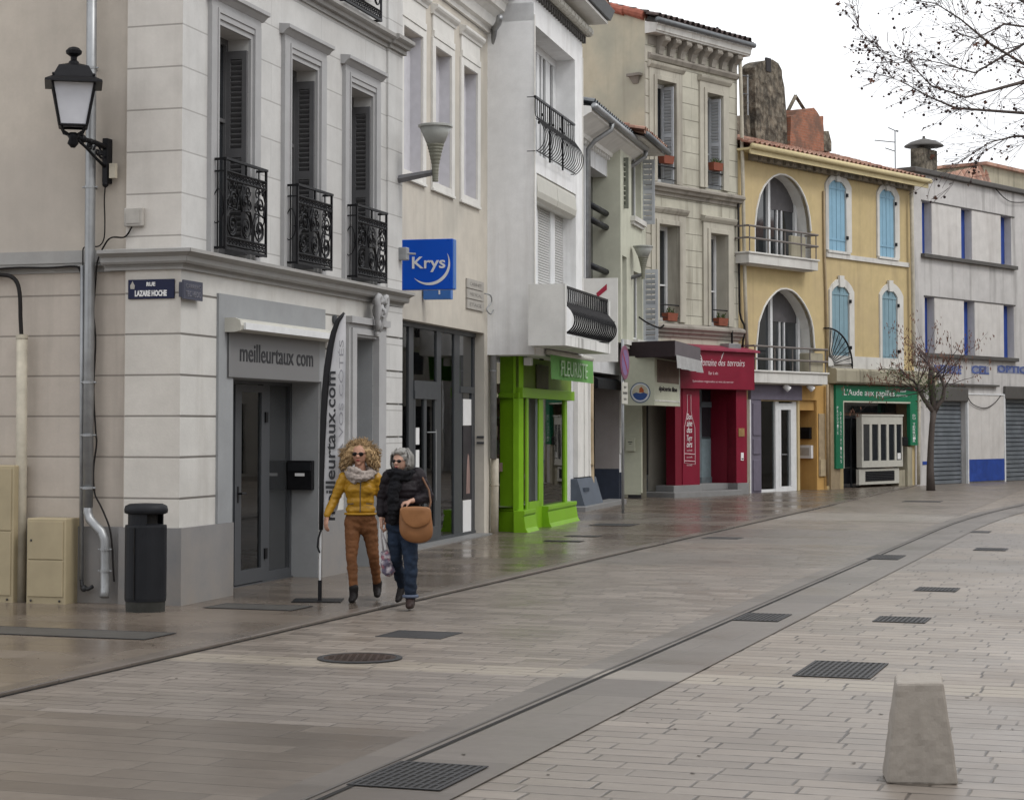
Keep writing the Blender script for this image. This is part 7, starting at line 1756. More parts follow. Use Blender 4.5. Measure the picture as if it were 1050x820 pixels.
# ---- houses closing the square on the side of the camera (seen only in reflections, and shading the street)
def plain_house(label, P0, P1, h, col, seed):
    F = Face(P0, P1); t = thing('opposite_house', label, 'house', F.M); n = max(2, int(F.len/2.6)); s = F.len/n; hs = []
    for i in range(n):
        for z0 in (3.9, 6.9):
            if z0+1.8 < h: hs.append((s*(i+.5)-.45, s*(i+.5)+.45, z0, z0+1.8))
        hs.append((s*(i+.5)-.8, s*(i+.5)+.8, .1, 2.6))
    wall('wall', F, 0, F.len, -.1, h, hs, plaster('opposite_render', col, seed=seed), t, depth=.2, back=7)
    for q in hs: bx('window', F, g['glass'], t, (q[0], q[1], .15, .17, q[2], q[3]))
    tiles_roof('roof', F, t, -.1, F.len+.1, -.4, h+.02, 4, h+1.2, g['tile'])
    m = MB(); m.box(-.05, F.len+.05, -.35, 0, h-.12, h+.01); m.build('eaves', g['white_trim'], t, F.M)
dD = Vector((math.sin(SA), math.cos(SA), 0)); nD = Vector((math.cos(SA), -math.sin(SA), 0))
A = nD*17.0+dD*52; B = nD*17.0+dD*36; C = nD*17+dD*18; D = nD*17+dD*-2; E = nD*17-dD*16
plain_house('cream rendered house on the unseen right side of the square, farthest', A, B, 9.5, (.5, .46, .38), 61)
plain_house('pale grey rendered house on the unseen right side of the square, middle', B, C, 8.5, (.45, .44, .42), 62)
plain_house('ochre rendered house on the unseen right side of the square, nearest', C, D, 9.5, (.48, .40, .28), 63)
plain_house('grey rendered house at the unseen far right corner of the square', F7.P+F7.u*(F7.len+.1), nD*17+dD*52+Vector((.5, .5, 0)), 9.0, (.5, .47, .42), 65)
plain_house('beige rendered house behind the photographer', nD*12-dD*16, -nD*14-dD*16, 10.5, (.42, .37, .31), 64)
# ================================================================== BOLLARD
c = G(946, 804, .0); kb = c.y/FPX
t = thing('concrete_bollard', 'squat tapering concrete bollard standing on the pavers at the lower right', 'bollard', Matrix.Translation(c) @ Matrix.Rotation(R(-6), 4, 'Z'))
m = MB(); wb_, wt, dp, hh_ = 36.3*kb, 24.8*kb, .27, 103*kb
N = 7; vs = []; rr = random.Random(4)
def bpt(f, s, q):
    hw_ = wb_+(wt-wb_)*f; y0 = .0+.035*f; y1 = dp-.035*f; return hw_, y0, y1
m.hexa([(-wb_, 0, 0), (wb_, 0, 0), (wb_, dp, 0), (-wb_, dp, 0)], [(-wt, .04, hh_-.012), (wt-.01, .04, hh_-.006), (wt, dp-.03, hh_+.028), (-wt+.01, dp-.03, hh_+.012)])
o = m.build('body', g['conc'], t, bevel=.012)
sb = o.modifiers.new('subdivision', 'SUBSURF'); sb.subdivision_type = 'SIMPLE'; sb.levels = 4; sb.render_levels = 4
tx = bpy.data.textures.new('concrete_chips', 'CLOUDS'); tx.noise_scale = .06
ds = o.modifiers.new('displace', 'DISPLACE'); ds.texture = tx; ds.strength = .012; ds.mid_level = .5
m = MB(); m.lathe([(.215, 0), (.205, .002), (.15, .002)], n=24); m.v = [(x*1.0+.02*math.sin(y*40), y*.72+.13, z+.0012) for x, y, z in m.v]; m.build('mortar_bed', simple('dark_wet_mortar', (.10, .085, .07), .4, var=.3), t)

# ================================================================== BANNER
c = G(328.5, 617, kk)+Vector((-.02, .14, 0)); kb = c.y/FPX
t = thing('feather_banner', 'tall white feather banner with a black curved sleeve reading meilleurtaux com', 'banner', Matrix.Translation(c))
bp = lambda px, py, y=0.0: ((px-328.5)*kb, y, (617-py)*kb)
curve = [(329.5, 545), (329.8, 520), (330, 490), (330.6, 460), (331.6, 430), (333, 405), (335.2, 380), (338, 360), (341.5, 343.5), (346, 331), (352.5, 323)]
right = [(353.8, 323.5), (354, 345), (354, 380), (353.5, 420), (353, 460), (351.5, 500), (346, 525), (336, 538)]
m = MB(); m.tube([bp(328.5, 617), bp(329, 530)], .012, 8); m.build('pole', g['white_paint'], t)
m = MB(); m.tube([bp(328.5, 617), bp(328.6, 596)], .021, 10); m.build('pole_foot', g['ink'], t)
m = MB(); m.box(-.27, .23, -.2, .2, 0, .010); m.build('base_plate', g['iron'], t, bevel=.004)
m = MB(); m.tube([bp(*p) for p in curve], [.022, .024, .026, .03, .034, .037, .037, .035, .031, .025, .015], 8); m.build('sleeve', g['ink'], t, smooth=True)
# cloth between sleeve and right edge
def interp(pl, y):
    pl = sorted(pl, key=lambda p: p[1])
    if y <= pl[0][1]: return pl[0][0]
    for a, b in zip(pl, pl[1:]):
        if a[1] <= y <= b[1]: return a[0]+(b[0]-a[0])*(y-a[1])/(b[1]-a[1])
    return pl[-1][0]
m = MB(); rows_ = 40; cols_ = 8; vs = []
for i in range(rows_+1):
    y = 324+(540-324)*i/rows_; xl = interp(curve, y); xr = max(xl+.3, interp(right, y))
    for j in range(cols_+1):
        x = xl+(xr-xl)*j/cols_; vs.append(bp(x, y, .02*math.sin(j*.9+i*.22)*(j/cols_)+.004*math.sin(i*.9+j)))
m.add(vs, [(i*(cols_+1)+j, i*(cols_+1)+j+1, (i+1)*(cols_+1)+j+1, (i+1)*(cols_+1)+j) for i in range(rows_) for j in range(cols_)])
m.build('cloth', simple('white_banner_cloth', (.52, .52, .54), .75, var=.04), t, smooth=True)
h_ = (535-383)*kb
lettering('meilleurtaux.com', .3, bp(339.3, 459, -.034), g['signtxt'], t, WM[t.name], rot=math.pi/2, fitw=h_, fith=10.0*kb, bold=.006, ext=.002)
lettering('À VOS CÔTÉS', .3, bp(349.3, 410, -.036), simple('pale_grey_lettering', (.25, .25, .27), .7, bump=0), t, WM[t.name], rot=math.pi/2, fitw=118*kb, fith=5.6*kb, ext=.001)
m = MB(); m.tube([bp(329.5, 545, -.02), bp(327.2, 553, -.03), bp(326.3, 562, -.03), bp(328.5, 568, -.02)], .010, 6); m.build('strap', g['ink'], t)

# ================================================================== PEOPLE
def organic(name, mb, mat, parent, vox=.008, smooth=6, disp=0.0, dscale=30, seed=0, M=None, wr=0.0):
    """fuse overlapping lumps into one continuous skin"""
    me = bpy.data.meshes.new('work'); me.from_pydata(mb.v, [], mb.f); me.update()
    o = bpy.data.objects.new('work', me); COL.objects.link(o)
    r = o.modifiers.new('r', 'REMESH'); r.mode = 'VOXEL'; r.voxel_size = vox; r.adaptivity = 0
    s = o.modifiers.new('s', 'SMOOTH'); s.factor = .6; s.iterations = smooth
    dg = bpy.context.evaluated_depsgraph_get(); nm = bpy.data.meshes.new_from_object(o.evaluated_get(dg))
    bpy.data.objects.remove(o); bpy.data.meshes.remove(me); nm.name = name
    if disp:
        ns = [v.normal.copy() for v in nm.vertices]
        for v, n in zip(nm.vertices, ns):
            p = v.co*dscale+Vector((seed, 0, 0)); d = noise.fractal(p, 1.0, 2.0, 3)
            if wr: q = Vector((v.co.x*9, v.co.y*9, v.co.z*30))+Vector((seed, 3, 0)); d += wr*noise.noise(q)
            v.co += n*d*disp
    nm.materials.clear(); nm.materials.append(mat); nm.polygons.foreach_set('use_smooth', [True]*len(nm.polygons))
    o = bpy.data.objects.new(name, nm); COL.objects.link(o); place(o, M or WM[parent.name] if parent is not None else (M or Matrix.Identity(4)), parent)
    return o
def chain(mb, pts, rs, n=14):
    for i in range(len(pts)-1): mb.cap(pts[i], rs[i], pts[i+1], rs[i+1], n=n)
def lumps(mb, L):     # (x, y, z, rx, ry, rz)
    for q in L: mb.ball(q[:3], *q[3:6], n=16, m=12)
def hand(mb, wrist, d, curl, side, s=1.0, palm=Vector((0, -1, 0))):
    """five fingers; d = direction of the hand, palm = palm normal"""
    d = Vector(d).normalized(); palm = Vector(palm); palm = (palm-d*palm.dot(d)).normalized(); x = d.cross(palm).normalized()*side
    w0 = Vector(wrist); pc = w0+d*.045*s
    mb.cap(w0, .022*s, w0+d*.02*s, .024*s)
    for k in (-1.2, -.4, .4, 1.2): mb.cap(w0+d*.02*s+x*k*.010*s, .014*s, w0+d*.085*s+x*k*.0165*s, .0125*s, n=8)
    for i, (k, ln) in enumerate(((-1.3, .070), (-.45, .080), (.4, .076), (1.2, .060))):
        p = w0+d*.088*s+x*k*.0165*s; a = curl
        e1 = (d*math.cos(a*.5)+palm*math.sin(a*.5)); e2 = (d*math.cos(a*1.1)+palm*math.sin(a*1.1)); e3 = (d*math.cos(a*1.7)+palm*math.sin(a*1.7))
        p1 = p+e1*ln*.45*s; p2 = p1+e2*ln*.32*s; p3 = p2+e3*ln*.23*s
        mb.cap(p, .0095*s, p1, .009*s, n=8); mb.cap(p1, .009*s, p2, .0085*s, n=8); mb.cap(p2, .0085*s, p3, .0075*s, n=8)
    tb = w0+d*.03*s-x*.022*s; t1 = tb+(d*.7-x*.6+palm*.35).normalized()*.035*s; t2 = t1+(d*.9-x*.1+palm*.4*(1+curl)).normalized()*.030*s
    mb.cap(tb, .014*s, t1, .011*s, n=8); mb.cap(t1, .011*s, t2, .009*s, n=8)
skin = simple('skin', (.42, .23, .16), .5, var=.08, bump=.03, scale=20); skin2 = simple('pale_skin', (.45, .27, .20), .5, var=.08, bump=.03, scale=20)
lip = simple('lips', (.30, .07, .06), .45, bump=0)
def head(mb, c, s, turn, tilt=0.0):
    """head lumps; c = centre, s = half height; turn = yaw (0 faces the camera, + to picture right)"""
    Rm = Matrix.Rotation(turn, 3, 'Z') @ Matrix.Rotation(tilt, 3, 'X'); C = Vector(c)
    def P(x, y, z): return C+Rm @ Vector((x*s, y*s, z*s))
    q = [(0, .10, .18, .66, .80, .74), (0, -.02, -.25, .56, .66, .60), (0, -.22, -.62, .30, .34, .26), (0, -.10, .0, .60, .66, .70), (.30, -.36, -.16, .20, .2, .18), (-.30, -.36, -.16, .20, .2, .18)]
    for (x, y, z, a, b, e) in q: mb.ball(P(x, y, z), a*s, b*s, e*s, n=16, m=12, rot=Rm)
    mb.cap(P(0, -.62, .10), .07*s, P(0, -.86, -.16), .105*s, n=8); mb.ball(P(.09, -.78, -.19), .075*s, n=8, m=6); mb.ball(P(-.09, -.78, -.19), .075*s, n=8, m=6)
    mb.cap(P(-.28, -.60, .20), .09*s, P(.28, -.60, .20), .09*s, n=8)
    mb.ball(P(0, -.62, -.45), .20*s, .14*s, .10*s, n=10, m=8, rot=Rm); mb.ball(P(0, -.52, -.78), .17*s, .15*s, .13*s, n=10, m=8, rot=Rm)
    for sx in (-1, 1):
        mb.ball(P(sx*.66, .08, -.02), .07*s, .16*s, .22*s, n=8, m=8, rot=Rm); mb.ball(P(sx*.66, .02, -.16), .06*s, .10*s, .09*s, n=8, m=6, rot=Rm)
    return P, Rm
def face_bits(P, Rm, s, t, specs, glasses_mat):
    m = MB()
    m.ball(P(0, -.755, -.415), .19*s, .05*s, .035*s, n=12, m=6, rot=Rm); m.ball(P(0, -.75, -.485), .17*s, .055*s, .045*s, n=12, m=6, rot=Rm)
    m.build('lips', lip, t, smooth=True)
    m = MB()
    for sx in (-1, 1):
        m.ball(P(sx*.27, -.70, .07), .235*s, .07*s, .18*s*specs, n=14, m=8, rot=Rm)
        m.tube([P(sx*.46, -.66, .13), P(sx*.66, -.3, .12), P(sx*.70, .1, .08)], .03*s, 6)
    m.tube([P(-.10, -.76, .10), P(.10, -.76, .10)], .035*s, 6); m.build('sunglasses', glasses_mat, t, smooth=True)
shades = simple('black_sunglasses', (.01, .008, .008), .15, bump=0)

# ---- woman in the yellow jacket
b_ = G(372, 616, kk); k1 = b_.y/FPX
t1_ = thing('person', 'woman with big curly blonde hair in a yellow jacket and brown trousers walking', 'person', Matrix.Translation(b_))
Q = lambda px, py, y=0.0: Vector(((px-372)*k1, y, (616-py)*k1+0.0))
LF, RF = Q(363.5, 607, -.10), Q(385.5, 604, .18)       # ankles
hipL, hipR = Q(361.5, 533, 0), Q(377.5, 533, 0.02); knL, knR = Q(361, 571, -.07), Q(382.5, 570, .04)
shL, shR = Q(350.8, 491, .0), Q(387.0, 491, .02)
elL, wrL = Q(342.5, 513, .02), Q(335.8, 529.5, -.06); elR, wrR = Q(391, 512, .06), Q(394.5, 531, .02)
hc = Q(368.5, 466.5, -.03); hs_ = 11.8*k1
mb = MB(); P, Rm = head(mb, hc, hs_, R(-8), R(4))
mb.cap(hc+Vector((0, .03, -.08)), .055, Q(369.5, 490, .02), .06)
chain(mb, [shL, elL, wrL], [.045, .036, .025]); chain(mb, [shR, elR, wrR], [.045, .036, .025])
hand(mb, wrL, (-.012, -.03, -.10), .75, 1, 1.0, Vector((.6, .6, 0))); hand(mb, wrR, (.01, -.01, -.10), .6, -1, 1.0, Vector((-.9, -.2, 0)))
lumps(mb, [(*Q(369, 500), .155, .10, .16), (*Q(369, 520), .13, .09, .14), (*Q(369.5, 532), .135, .09, .10)])
chain(mb, [hipL, knL, LF], [.065, .04, .026]); chain(mb, [hipR, knR, RF], [.065, .04, .026]); mb.cap(LF, .025, LF+Vector((-.02, -.08, -.06)), .024); mb.cap(RF, .025, RF+Vector((.01, -.08, -.06)), .024)
body = organic('body', mb, skin, t1_, .007, 4)
face_bits(P, Rm, hs_, t1_, 1.0, shades)
# jacket
mustard = simple('mustard_leather', (.38, .20, .014), .42, var=.14, bump=.25, scale=9)
mb = MB()
lumps(mb, [(*Q(369, 494, .01), .175, .105, .08), (*Q(369, 503, 0), .162, .12, .14), (*Q(369.2, 515, 0), .142, .108, .12), (*Q(369.4, 523, 0), .155, .112, .075), (*Q(363, 502, -.07), .075, .06, .07), (*Q(375.5, 502, -.065), .075, .06, .07)])
chain(mb, [shL+Vector((.02, 0, -.0)), elL, wrL+Vector((0, 0, .02))], [.066, .050, .037]); chain(mb, [shR+Vector((-.02, 0, 0)), elR, wrR+Vector((0, 0, .02))], [.066, .050, .037])
jk = organic('jacket', mb, mustard, t1_, .008, 6, .006, 16, 3, wr=.9)
m = MB(); m.tube([Q(370.5, 494, -.125), Q(370, 505, -.134), Q(370, 515, -.122), Q(370, 525, -.122)], .005, 5)
m.tube([Q(357, 517, -.09), Q(363, 516.5, -.112)], .005, 5); m.tube([Q(376, 516.5, -.112), Q(382, 517, -.09)], .005, 5); m.build('zip', g['alu_dark'], jk)
m = MB()
for i in range(17): a = 2*math.pi*i/16
m.tube([Q(369.4, 527.2, 0)+Vector((.157*math.cos(a), .115*math.sin(a), 0)) for a in [2*math.pi*i/24 for i in range(24)]], .012, 6, closed=True); m.build('waist_band', mustard, jk, smooth=True)
# trousers
brown = simple('rust_brown_trousers', (.155, .062, .022), .75, var=.15, bump=.3, scale=12)
mb = MB(); lumps(mb, [(*Q(369.4, 531, 0), .152, .108, .10), (*Q(364.5, 538, 0), .090, .095, .12), (*Q(374.5, 538, 0.01), .090, .095, .12)])
chain(mb, [hipL+Vector((0, 0, -.03)), knL, LF+Vector((0, 0, .03))], [.088, .058, .041]); chain(mb, [hipR+Vector((0, 0, -.03)), knR, RF+Vector((0, 0, .03))], [.088, .058, .041])
organic('trousers', mb, brown, t1_, .008, 4, .006, 20, 8, wr=.8)
# heeled ankle boots
def boot(an, toe, lift, mat, heel=True, par=None, s=1.0):
    mb = MB(); an = Vector(an); toe = Vector(toe)
    d = (toe-an); d.z = 0; d.normalize(); hl = an-d*.045; hl.z = toe.z+(.075 if heel else .035)
    chain(mb, [an+Vector((0, 0, .05)), an, an+Vector((0, 0, -.03))], [.05*s, .045*s, .045*s]); mb.cap(hl, .038*s, toe-d*.06+Vector((0, 0, .03)), .036*s); mb.cap(toe-d*.08+Vector((0, 0, .035)), .038*s, toe-d*.02+Vector((0, 0, .022)), .022*s); mb.cap(an+Vector((0, 0, -.02)), .04*s, toe-d*.09+Vector((0, 0, .05)), .034*s)
    if heel: mb.cap(hl, .026*s, Vector((hl.x, hl.y, toe.z+.012)), .014*s)
    else: mb.cap(hl+Vector((0, 0, -.01)), .036*s, Vector((hl.x, hl.y, toe.z+.02)), .034*s)
    return organic('shoe', mb, mat, par, .006, 3)
black = simple('black_suede', (.012, .010, .010), .6, bump=.1)
boot(LF, Vector((LF.x-.02, LF.y-.15, .0)), 0, black, True, t1_); boot(RF, Vector((RF.x+.01, RF.y-.15, .03)), 0, black, True, t1_)
# scarf
scf = simple('pale_grey_knit', (.34, .29, .26), .95, var=.25, bump=.8, scale=26)
mb = MB(); sc0 = Q(369.5, 485.5, -.02)
for k, (r_, z, h) in enumerate(((.105, .02, .042), (.118, -.015, .045), (.10, -.045, .04))):
    n = 22
    for i in range(n): a = 2*math.pi*i/n; mb.ball(sc0+Vector((r_*1.05*math.cos(a), r_*.9*math.sin(a)-.01, z+.022*math.sin(a*2+k*1.3)+.012*math.sin(a))), h, h*.9, h*.75, n=8, m=6)
organic('scarf', mb, scf, t1_, .008, 2, .012, 30, 5, wr=1.2)
# curly hair
hairm = simple('curly_blonde_hair', (.40, .27, .14), .75, var=.55, bump=.5, scale=30)
mb = MB(); hr = random.Random(11)
mb.ball(hc+Vector((0, .06, .03)), .145, .12, .115, n=14, m=10)
for sx in (-1, 1): mb.ball(hc+Vector((sx*.12, .05, -.04)), .06, .08, .10, n=12, m=10)
m = MB()
for i in range(1500):
    a = hr.uniform(0, 2*math.pi); el = math.acos(hr.uniform(-.55, 1)); 
    d = Vector((math.sin(el)*math.cos(a), math.sin(el)*math.sin(a), math.cos(el)))
    base = hc+Vector((0, .05, .02))+Vector((d.x*.115, d.y*.09, d.z*.085))
    if d.y < -.35 and d.z < .62: continue
    if d.y < -.1 and d.z < .2 and abs(d.x) < .72: continue
    ln = hr.uniform(.05, .10)*(1.25 if d.z < .35 else .60); dr_ = (d*1.0+Vector((0, .1, -.55*(1-d.z)))).normalized(); u_1 = dr_.orthogonal().normalized(); v_1 = dr_.cross(u_1); ph = hr.uniform(0, 6.28); rr = hr.uniform(.006, .014); tw = hr.uniform(.8, 2.2)
    pts = [base+dr_*ln*(k/7)+(u_1*math.cos(ph+tw*2*math.pi*k/7)+v_1*math.sin(ph+tw*2*math.pi*k/7))*rr for k in range(8)]
    m.tube(pts, [.004, .005, .005, .005, .005, .004, .004, .002], 3)
for i in range(260):   # side masses falling to the collar
    sx = hr.choice((-1, 1)); base = hc+Vector((sx*hr.uniform(.10, .165), hr.uniform(-.05, .10), hr.uniform(-.08, .05))); pts = [base+Vector((sx*.012*k*.5+.014*math.sin(k*1.4+i), .012*math.cos(k*1.4+i), -.016*k)) for k in range(7)]
    m.tube(pts, .0055, 3)
mb.v = mb.v; hb = organic('hair', mb, hairm, t1_, .012, 2, .015, 30, 2)
for i in range(420):   # loose flyaway hairs
    a = hr.uniform(0, 2*math.pi); el = math.acos(hr.uniform(-.5, 1)); d = Vector((math.sin(el)*math.cos(a), math.sin(el)*math.sin(a), math.cos(el)))
    if d.y < -.35 and d.z < .7: continue
    p = hc+Vector((0, .05, .01))+Vector((d.x*.17, d.y*.13, d.z*.13)); q = d.orthogonal().normalized(); ln = hr.uniform(.02, .06)
    m.tube([p, p+d*ln*.5+q*.008*hr.uniform(-1, 1), p+d*ln+q*.02*hr.uniform(-1, 1)-Vector((0, 0, .01))], .0018, 3)
m.build('curls', hairm, hb, WM[t1_.name], smooth=True)

# ---- woman in the dark coat
b_ = G(414, 621.5, kk); k2 = b_.y/FPX
t2_ = thing('person', 'grey haired woman in a dark padded coat and jeans carrying a tan shoulder bag', 'person', Matrix.Translation(b_))
Q = lambda px, py, y=0.0: Vector(((px-414)*k2, y, (621.5-py)*k2))
RF = Q(421.5, 611, -.12); LF = Q(410.5, 601, .28); hipL, hipR = Q(405.5, 541, .03), Q(419, 541, 0); knL, knR = Q(405, 573, .02), Q(421.5, 575, -.10)
shL, shR = Q(396.5, 490, 0), Q(430, 488, .03); elL, wrL = Q(391.5, 513, .05), Q(391, 532.5, -.02); elR, wrR = Q(438.5, 510, -.02), Q(423, 513.5, -.19)
hc = Q(410.5, 474.0, -.04); hs_ = 11.3*k2
mb = MB(); P, Rm = head(mb, hc, hs_, R(-28), R(2))
mb.cap(hc+Vector((0, .03, -.07)), .055, Q(412, 490, .02), .06)
chain(mb, [shL, elL, wrL], [.045, .036, .025]); chain(mb, [shR, elR, wrR], [.045, .036, .025])
hand(mb, wrL, (.0, -.01, -.10), 1.3, 1, .95, Vector((.8, .3, 0))); hand(mb, wrR, (-.08, -.02, -.02), 1.4, -1, .95, Vector((0, .2, -1)))
lumps(mb, [(*Q(413, 505), .16, .11, .18), (*Q(413, 530), .15, .11, .15)])
chain(mb, [hipL, knL, LF], [.065, .045, .030]); chain(mb, [hipR, knR, RF], [.065, .045, .030]); mb.cap(RF, .026, RF+Vector((.0, -.08, -.06)), .024); mb.cap(LF, .026, LF+Vector((-.01, -.02, -.08)), .024)
organic('body', mb, skin2, t2_, .007, 4); face_bits(P, Rm, hs_, t2_, .85, shades)
coat = simple('charcoal_padded_coat', (.015, .011, .014), .6, var=.35, bump=.5, scale=8)
mb = MB(); lumps(mb, [(*Q(413.5, 491, .01), .175, .115, .08), (*Q(413.5, 503, 0), .182, .13, .15), (*Q(412.5, 520, 0), .178, .135, .15), (*Q(411.5, 533, 0), .168, .13, .09)])
def puffy(pts, rs, n):
    P_ = []
    for i in range(len(pts)-1):
        for k in range(n): f = k/n; P_.append((Vector(pts[i]).lerp(Vector(pts[i+1]), f), (rs[i]*(1-f)+rs[i+1]*f)*.9))
    for j, (p, r_) in enumerate(P_): mb.ball(p, r_*(1.025 if j % 2 else .985), n=14, m=10)
puffy([shL+Vector((.02, 0, 0)), elL, wrL+Vector((0, 0, .03))], [.085, .066, .050], 6); puffy([shR+Vector((-.02, 0, 0)), elR, wrR+Vector((.03, .02, 0))], [.088, .070, .052], 6)
organic('coat', mb, coat, t2_, .008, 4, .006, 14, 6, wr=1.2)
mb = MB(); sc0 = Q(411, 485.5, -.03); n = 18
for k in range(2):
    for i in range(n): a = 2*math.pi*i/n; mb.ball(sc0+Vector((.10*math.cos(a), .09*math.sin(a), -.03*k+.012*math.sin(2*a+k))), .042, .04, .035, n=8, m=6)
chain(mb, [Q(407, 489, -.10), Q(404.5, 505, -.14), Q(404, 522, -.15), Q(404, 533, -.15)], [.055, .06, .055, .05]); organic('scarf', mb, simple('black_wool_scarf', (.008, .008, .010), .95, bump=.7, scale=24), t2_, .008, 3, .012, 24, 4, wr=1.2)
denim = simple('blue_denim', (.016, .026, .047), .8, var=.6, bump=.3, scale=9)
mb = MB(); lumps(mb, [(*Q(412, 540, 0), .165, .12, .10), (*Q(406.5, 548, .02), .095, .10, .12), (*Q(418, 548, 0), .098, .10, .12)])
chain(mb, [hipL+Vector((0, 0, -.03)), knL, LF+Vector((0, 0, -.0))], [.090, .066, .052]); chain(mb, [hipR+Vector((0, 0, -.03)), knR, RF+Vector((0, 0, .02))], [.092, .070, .060])
organic('jeans', mb, denim, t2_, .008, 4, .007, 18, 9, wr=.9)
m = MB(); m.tube([RF+Vector((.067*math.cos(a), .067*math.sin(a), .01)) for a in [2*math.pi*i/20 for i in range(20)]], .016, 6, closed=True); m.build('turned_up_cuff', simple('pale_denim', (.09, .11, .16), .8), t2_, smooth=True)
boot(RF, Vector((RF.x-.01, RF.y-.15, .0)), 0, simple('dark_brown_boot_leather', (.035, .022, .02), .5, bump=.1), False, t2_, 1.1); 
mb = MB(); chain(mb, [LF+Vector((0, 0, .05)), LF, LF+Vector((0, .02, -.02))], [.05, .046, .046]); mb.cap(LF+Vector((0, .02, -.02)), .042, LF+Vector((-.03, -.05, -.14)), .036); mb.cap(LF+Vector((-.02, -.03, -.12)), .036, LF+Vector((-.04, -.09, -.155)), .024); organic('shoe', mb, black, t2_, .006, 3)
# grey bob
ghair = simple('silver_grey_hair', (.26, .25, .235), .5, var=.35, bump=.5, scale=26)
mb = MB(); hc2 = hc; Rz = Matrix.Rotation(R(-28), 3, 'Z')
mb.ball(hc2+Rz @ Vector((0, .045, .035)), .097, .105, .100, n=16, m=12); mb.ball(hc2+Rz @ Vector((0, .06, -.03)), .092, .08, .085, n=14, m=10)
for sx in (-1, 1): mb.ball(hc2+Rz @ Vector((sx*.084, .025, -.015)), .026, .05, .065, n=10, m=8)
mb.ball(hc2+Rz @ Vector((.02, -.05, .092)), .055, .03, .024, n=10, m=8); mb.ball(hc2+Rz @ Vector((-.045, -.045, .082)), .03, .025, .024, n=10, m=8)
hb = organic('hair', mb, ghair, t2_, .007, 3, .010, 30, 7)
m = MB()
for i in range(170):
    a = hr.uniform(0, 2*math.pi); z = hr.uniform(.0, 1); d = Vector((math.cos(a), math.sin(a), 0))
    if math.sin(a) < -.35: continue
    p0 = hc2+Rz @ Vector((d.x*.06, .03+d.y*.06, .125+hr.uniform(-.01, .01))); p1 = hc2+Rz @ Vector((d.x*.112, .03+d.y*.12, .06)); p2 = hc2+Rz @ Vector((d.x*.118, .03+d.y*.125, -.02)); p3 = hc2+Rz @ Vector((d.x*.10, .03+d.y*.11, hr.uniform(-.10, -.06)))
    m.tube([p0, p1, p2, p3], [.003, .005, .005, .002], 4)
m.build('hair_strands', ghair, hb, WM[t2_.name], smooth=True)
# tan shoulder bag
tb = thing('shoulder_bag', 'large soft tan leather bag at the hip of the woman in the dark coat', 'bag', Matrix.Translation(b_+Vector((0, 0, 0))))
tan = simple('tan_leather', (.22, .098, .038), .5, var=.15, bump=.3, scale=8)
s_ = k2
def satchel(name, outline, y, th, mat, inset):
    P_ = [Q(a, b) for a, b in outline]; q_ = []
    n = len(P_)
    for i in range(n):      # smooth closed outline
        a, b, c, d = P_[i-1], P_[i], P_[(i+1) % n], P_[(i+2) % n]
        for k in range(5): t = k/5; v = .5*((2*b)+(c-a)*t+(2*a-5*b+4*c-d)*t*t+(3*b-a-3*c+d)*t**3); q_.append((v.x, v.z))
    cx0 = sum(p[0] for p in q_)/len(q_); cz0 = sum(p[1] for p in q_)/len(q_); vs = []; fs = []; N = len(q_)
    rings = [(0.0, 0.0), (.5, .0), (.86, -.0), (.97, .22), (1.0, .5), (.97, .78), (.86, 1.0), (.5, 1.0), (0.0, 1.0)]
    rings = [(.02, 0), (.55, .0), (.88, .06), (.98, .28), (1.0, .5), (.98, .75), (.88, .94), (.55, 1), (.02, 1)]
    for f, t in rings:
        for (px_, pz_) in q_: vs.append((cx0+(px_-cx0)*f, y-th/2+th*t+.004*math.sin(px_*14+pz_*9)*f*(f < .95), cz0+(pz_-cz0)*f))
    for r_ in range(len(rings)-1):
        for i in range(N): fs.append((r_*N+i, r_*N+(i+1) % N, (r_+1)*N+(i+1) % N, (r_+1)*N+i))
    m = MB(); m.add(vs, fs); o = m.build(name, mat, tb, smooth=True); return o
satchel('bag_body', [(412, 521), (420, 519.5), (432, 519.5), (441, 521), (443.5, 532), (444.5, 546), (440, 553.5), (430, 556), (418, 553.5), (411.5, 546), (410.5, 533)], -.21, .10, tan, 0)
satchel('flap', [(412, 520.5), (422, 518.8), (433, 518.8), (441.5, 520.5), (443.2, 529), (440.5, 535.5), (433, 539.5), (425, 540), (417.5, 536), (413, 529)], -.272, .03, simple('tan_flap_leather', (.26, .118, .046), .45, var=.12, bump=.3, scale=8), 0)
m = MB(); m.tube([Q(440, 523, -.20), Q(442, 515, -.14), Q(440, 503, -.10), Q(434, 492, -.06), Q(431, 487, .0)], .011, 6); m.build('strap', simple('dark_tan_strap', (.13, .06, .028), .5), tb, smooth=True)
# carrier bag
cb_ = thing('carrier_bag', 'small pink and grey patterned bag held low between the two women', 'bag', Matrix.Translation(b_))
m = MB(); bc = Q(397, 577, .02); s_ = k2
pat = NT('pink_grey_bag_pattern'); pv = pat.n('TexVoronoi'); pv.inputs['Scale'].default_value = 16; pat.l(pat.co, pv.inputs['Vector'])
pc = pat.mix(pat.mapr(pv.outputs['Distance'], .15, .5), (.33, .12, .15), (.10, .085, .13)); pc = pat.mix(pat.mapr(pat.noise(14, 3), .5, .6), pc, (.40, .36, .38)); pm = pat.fin(pc, .6)
mb = MB()
for (dx, dz, rx, rz) in ((-1, 6, 6.0, 7), (0, -1, 7.0, 8), (1.5, -8, 7.0, 6)): mb.ball(bc+Vector((dx*s_, 0, dz*s_)), rx*s_, .06, rz*s_, n=14, m=10)
organic('bag_body', mb, pm, cb_, .008, 2, .012, 18, 2)
m = MB()
for yy in (-.03, .04):
    m.tube([Q(393, 566, yy), Q(390.8, 550, .0), Q(390.8, 541, -.02), Q(393.2, 550, .0), Q(399, 566, yy)], .008, 6)
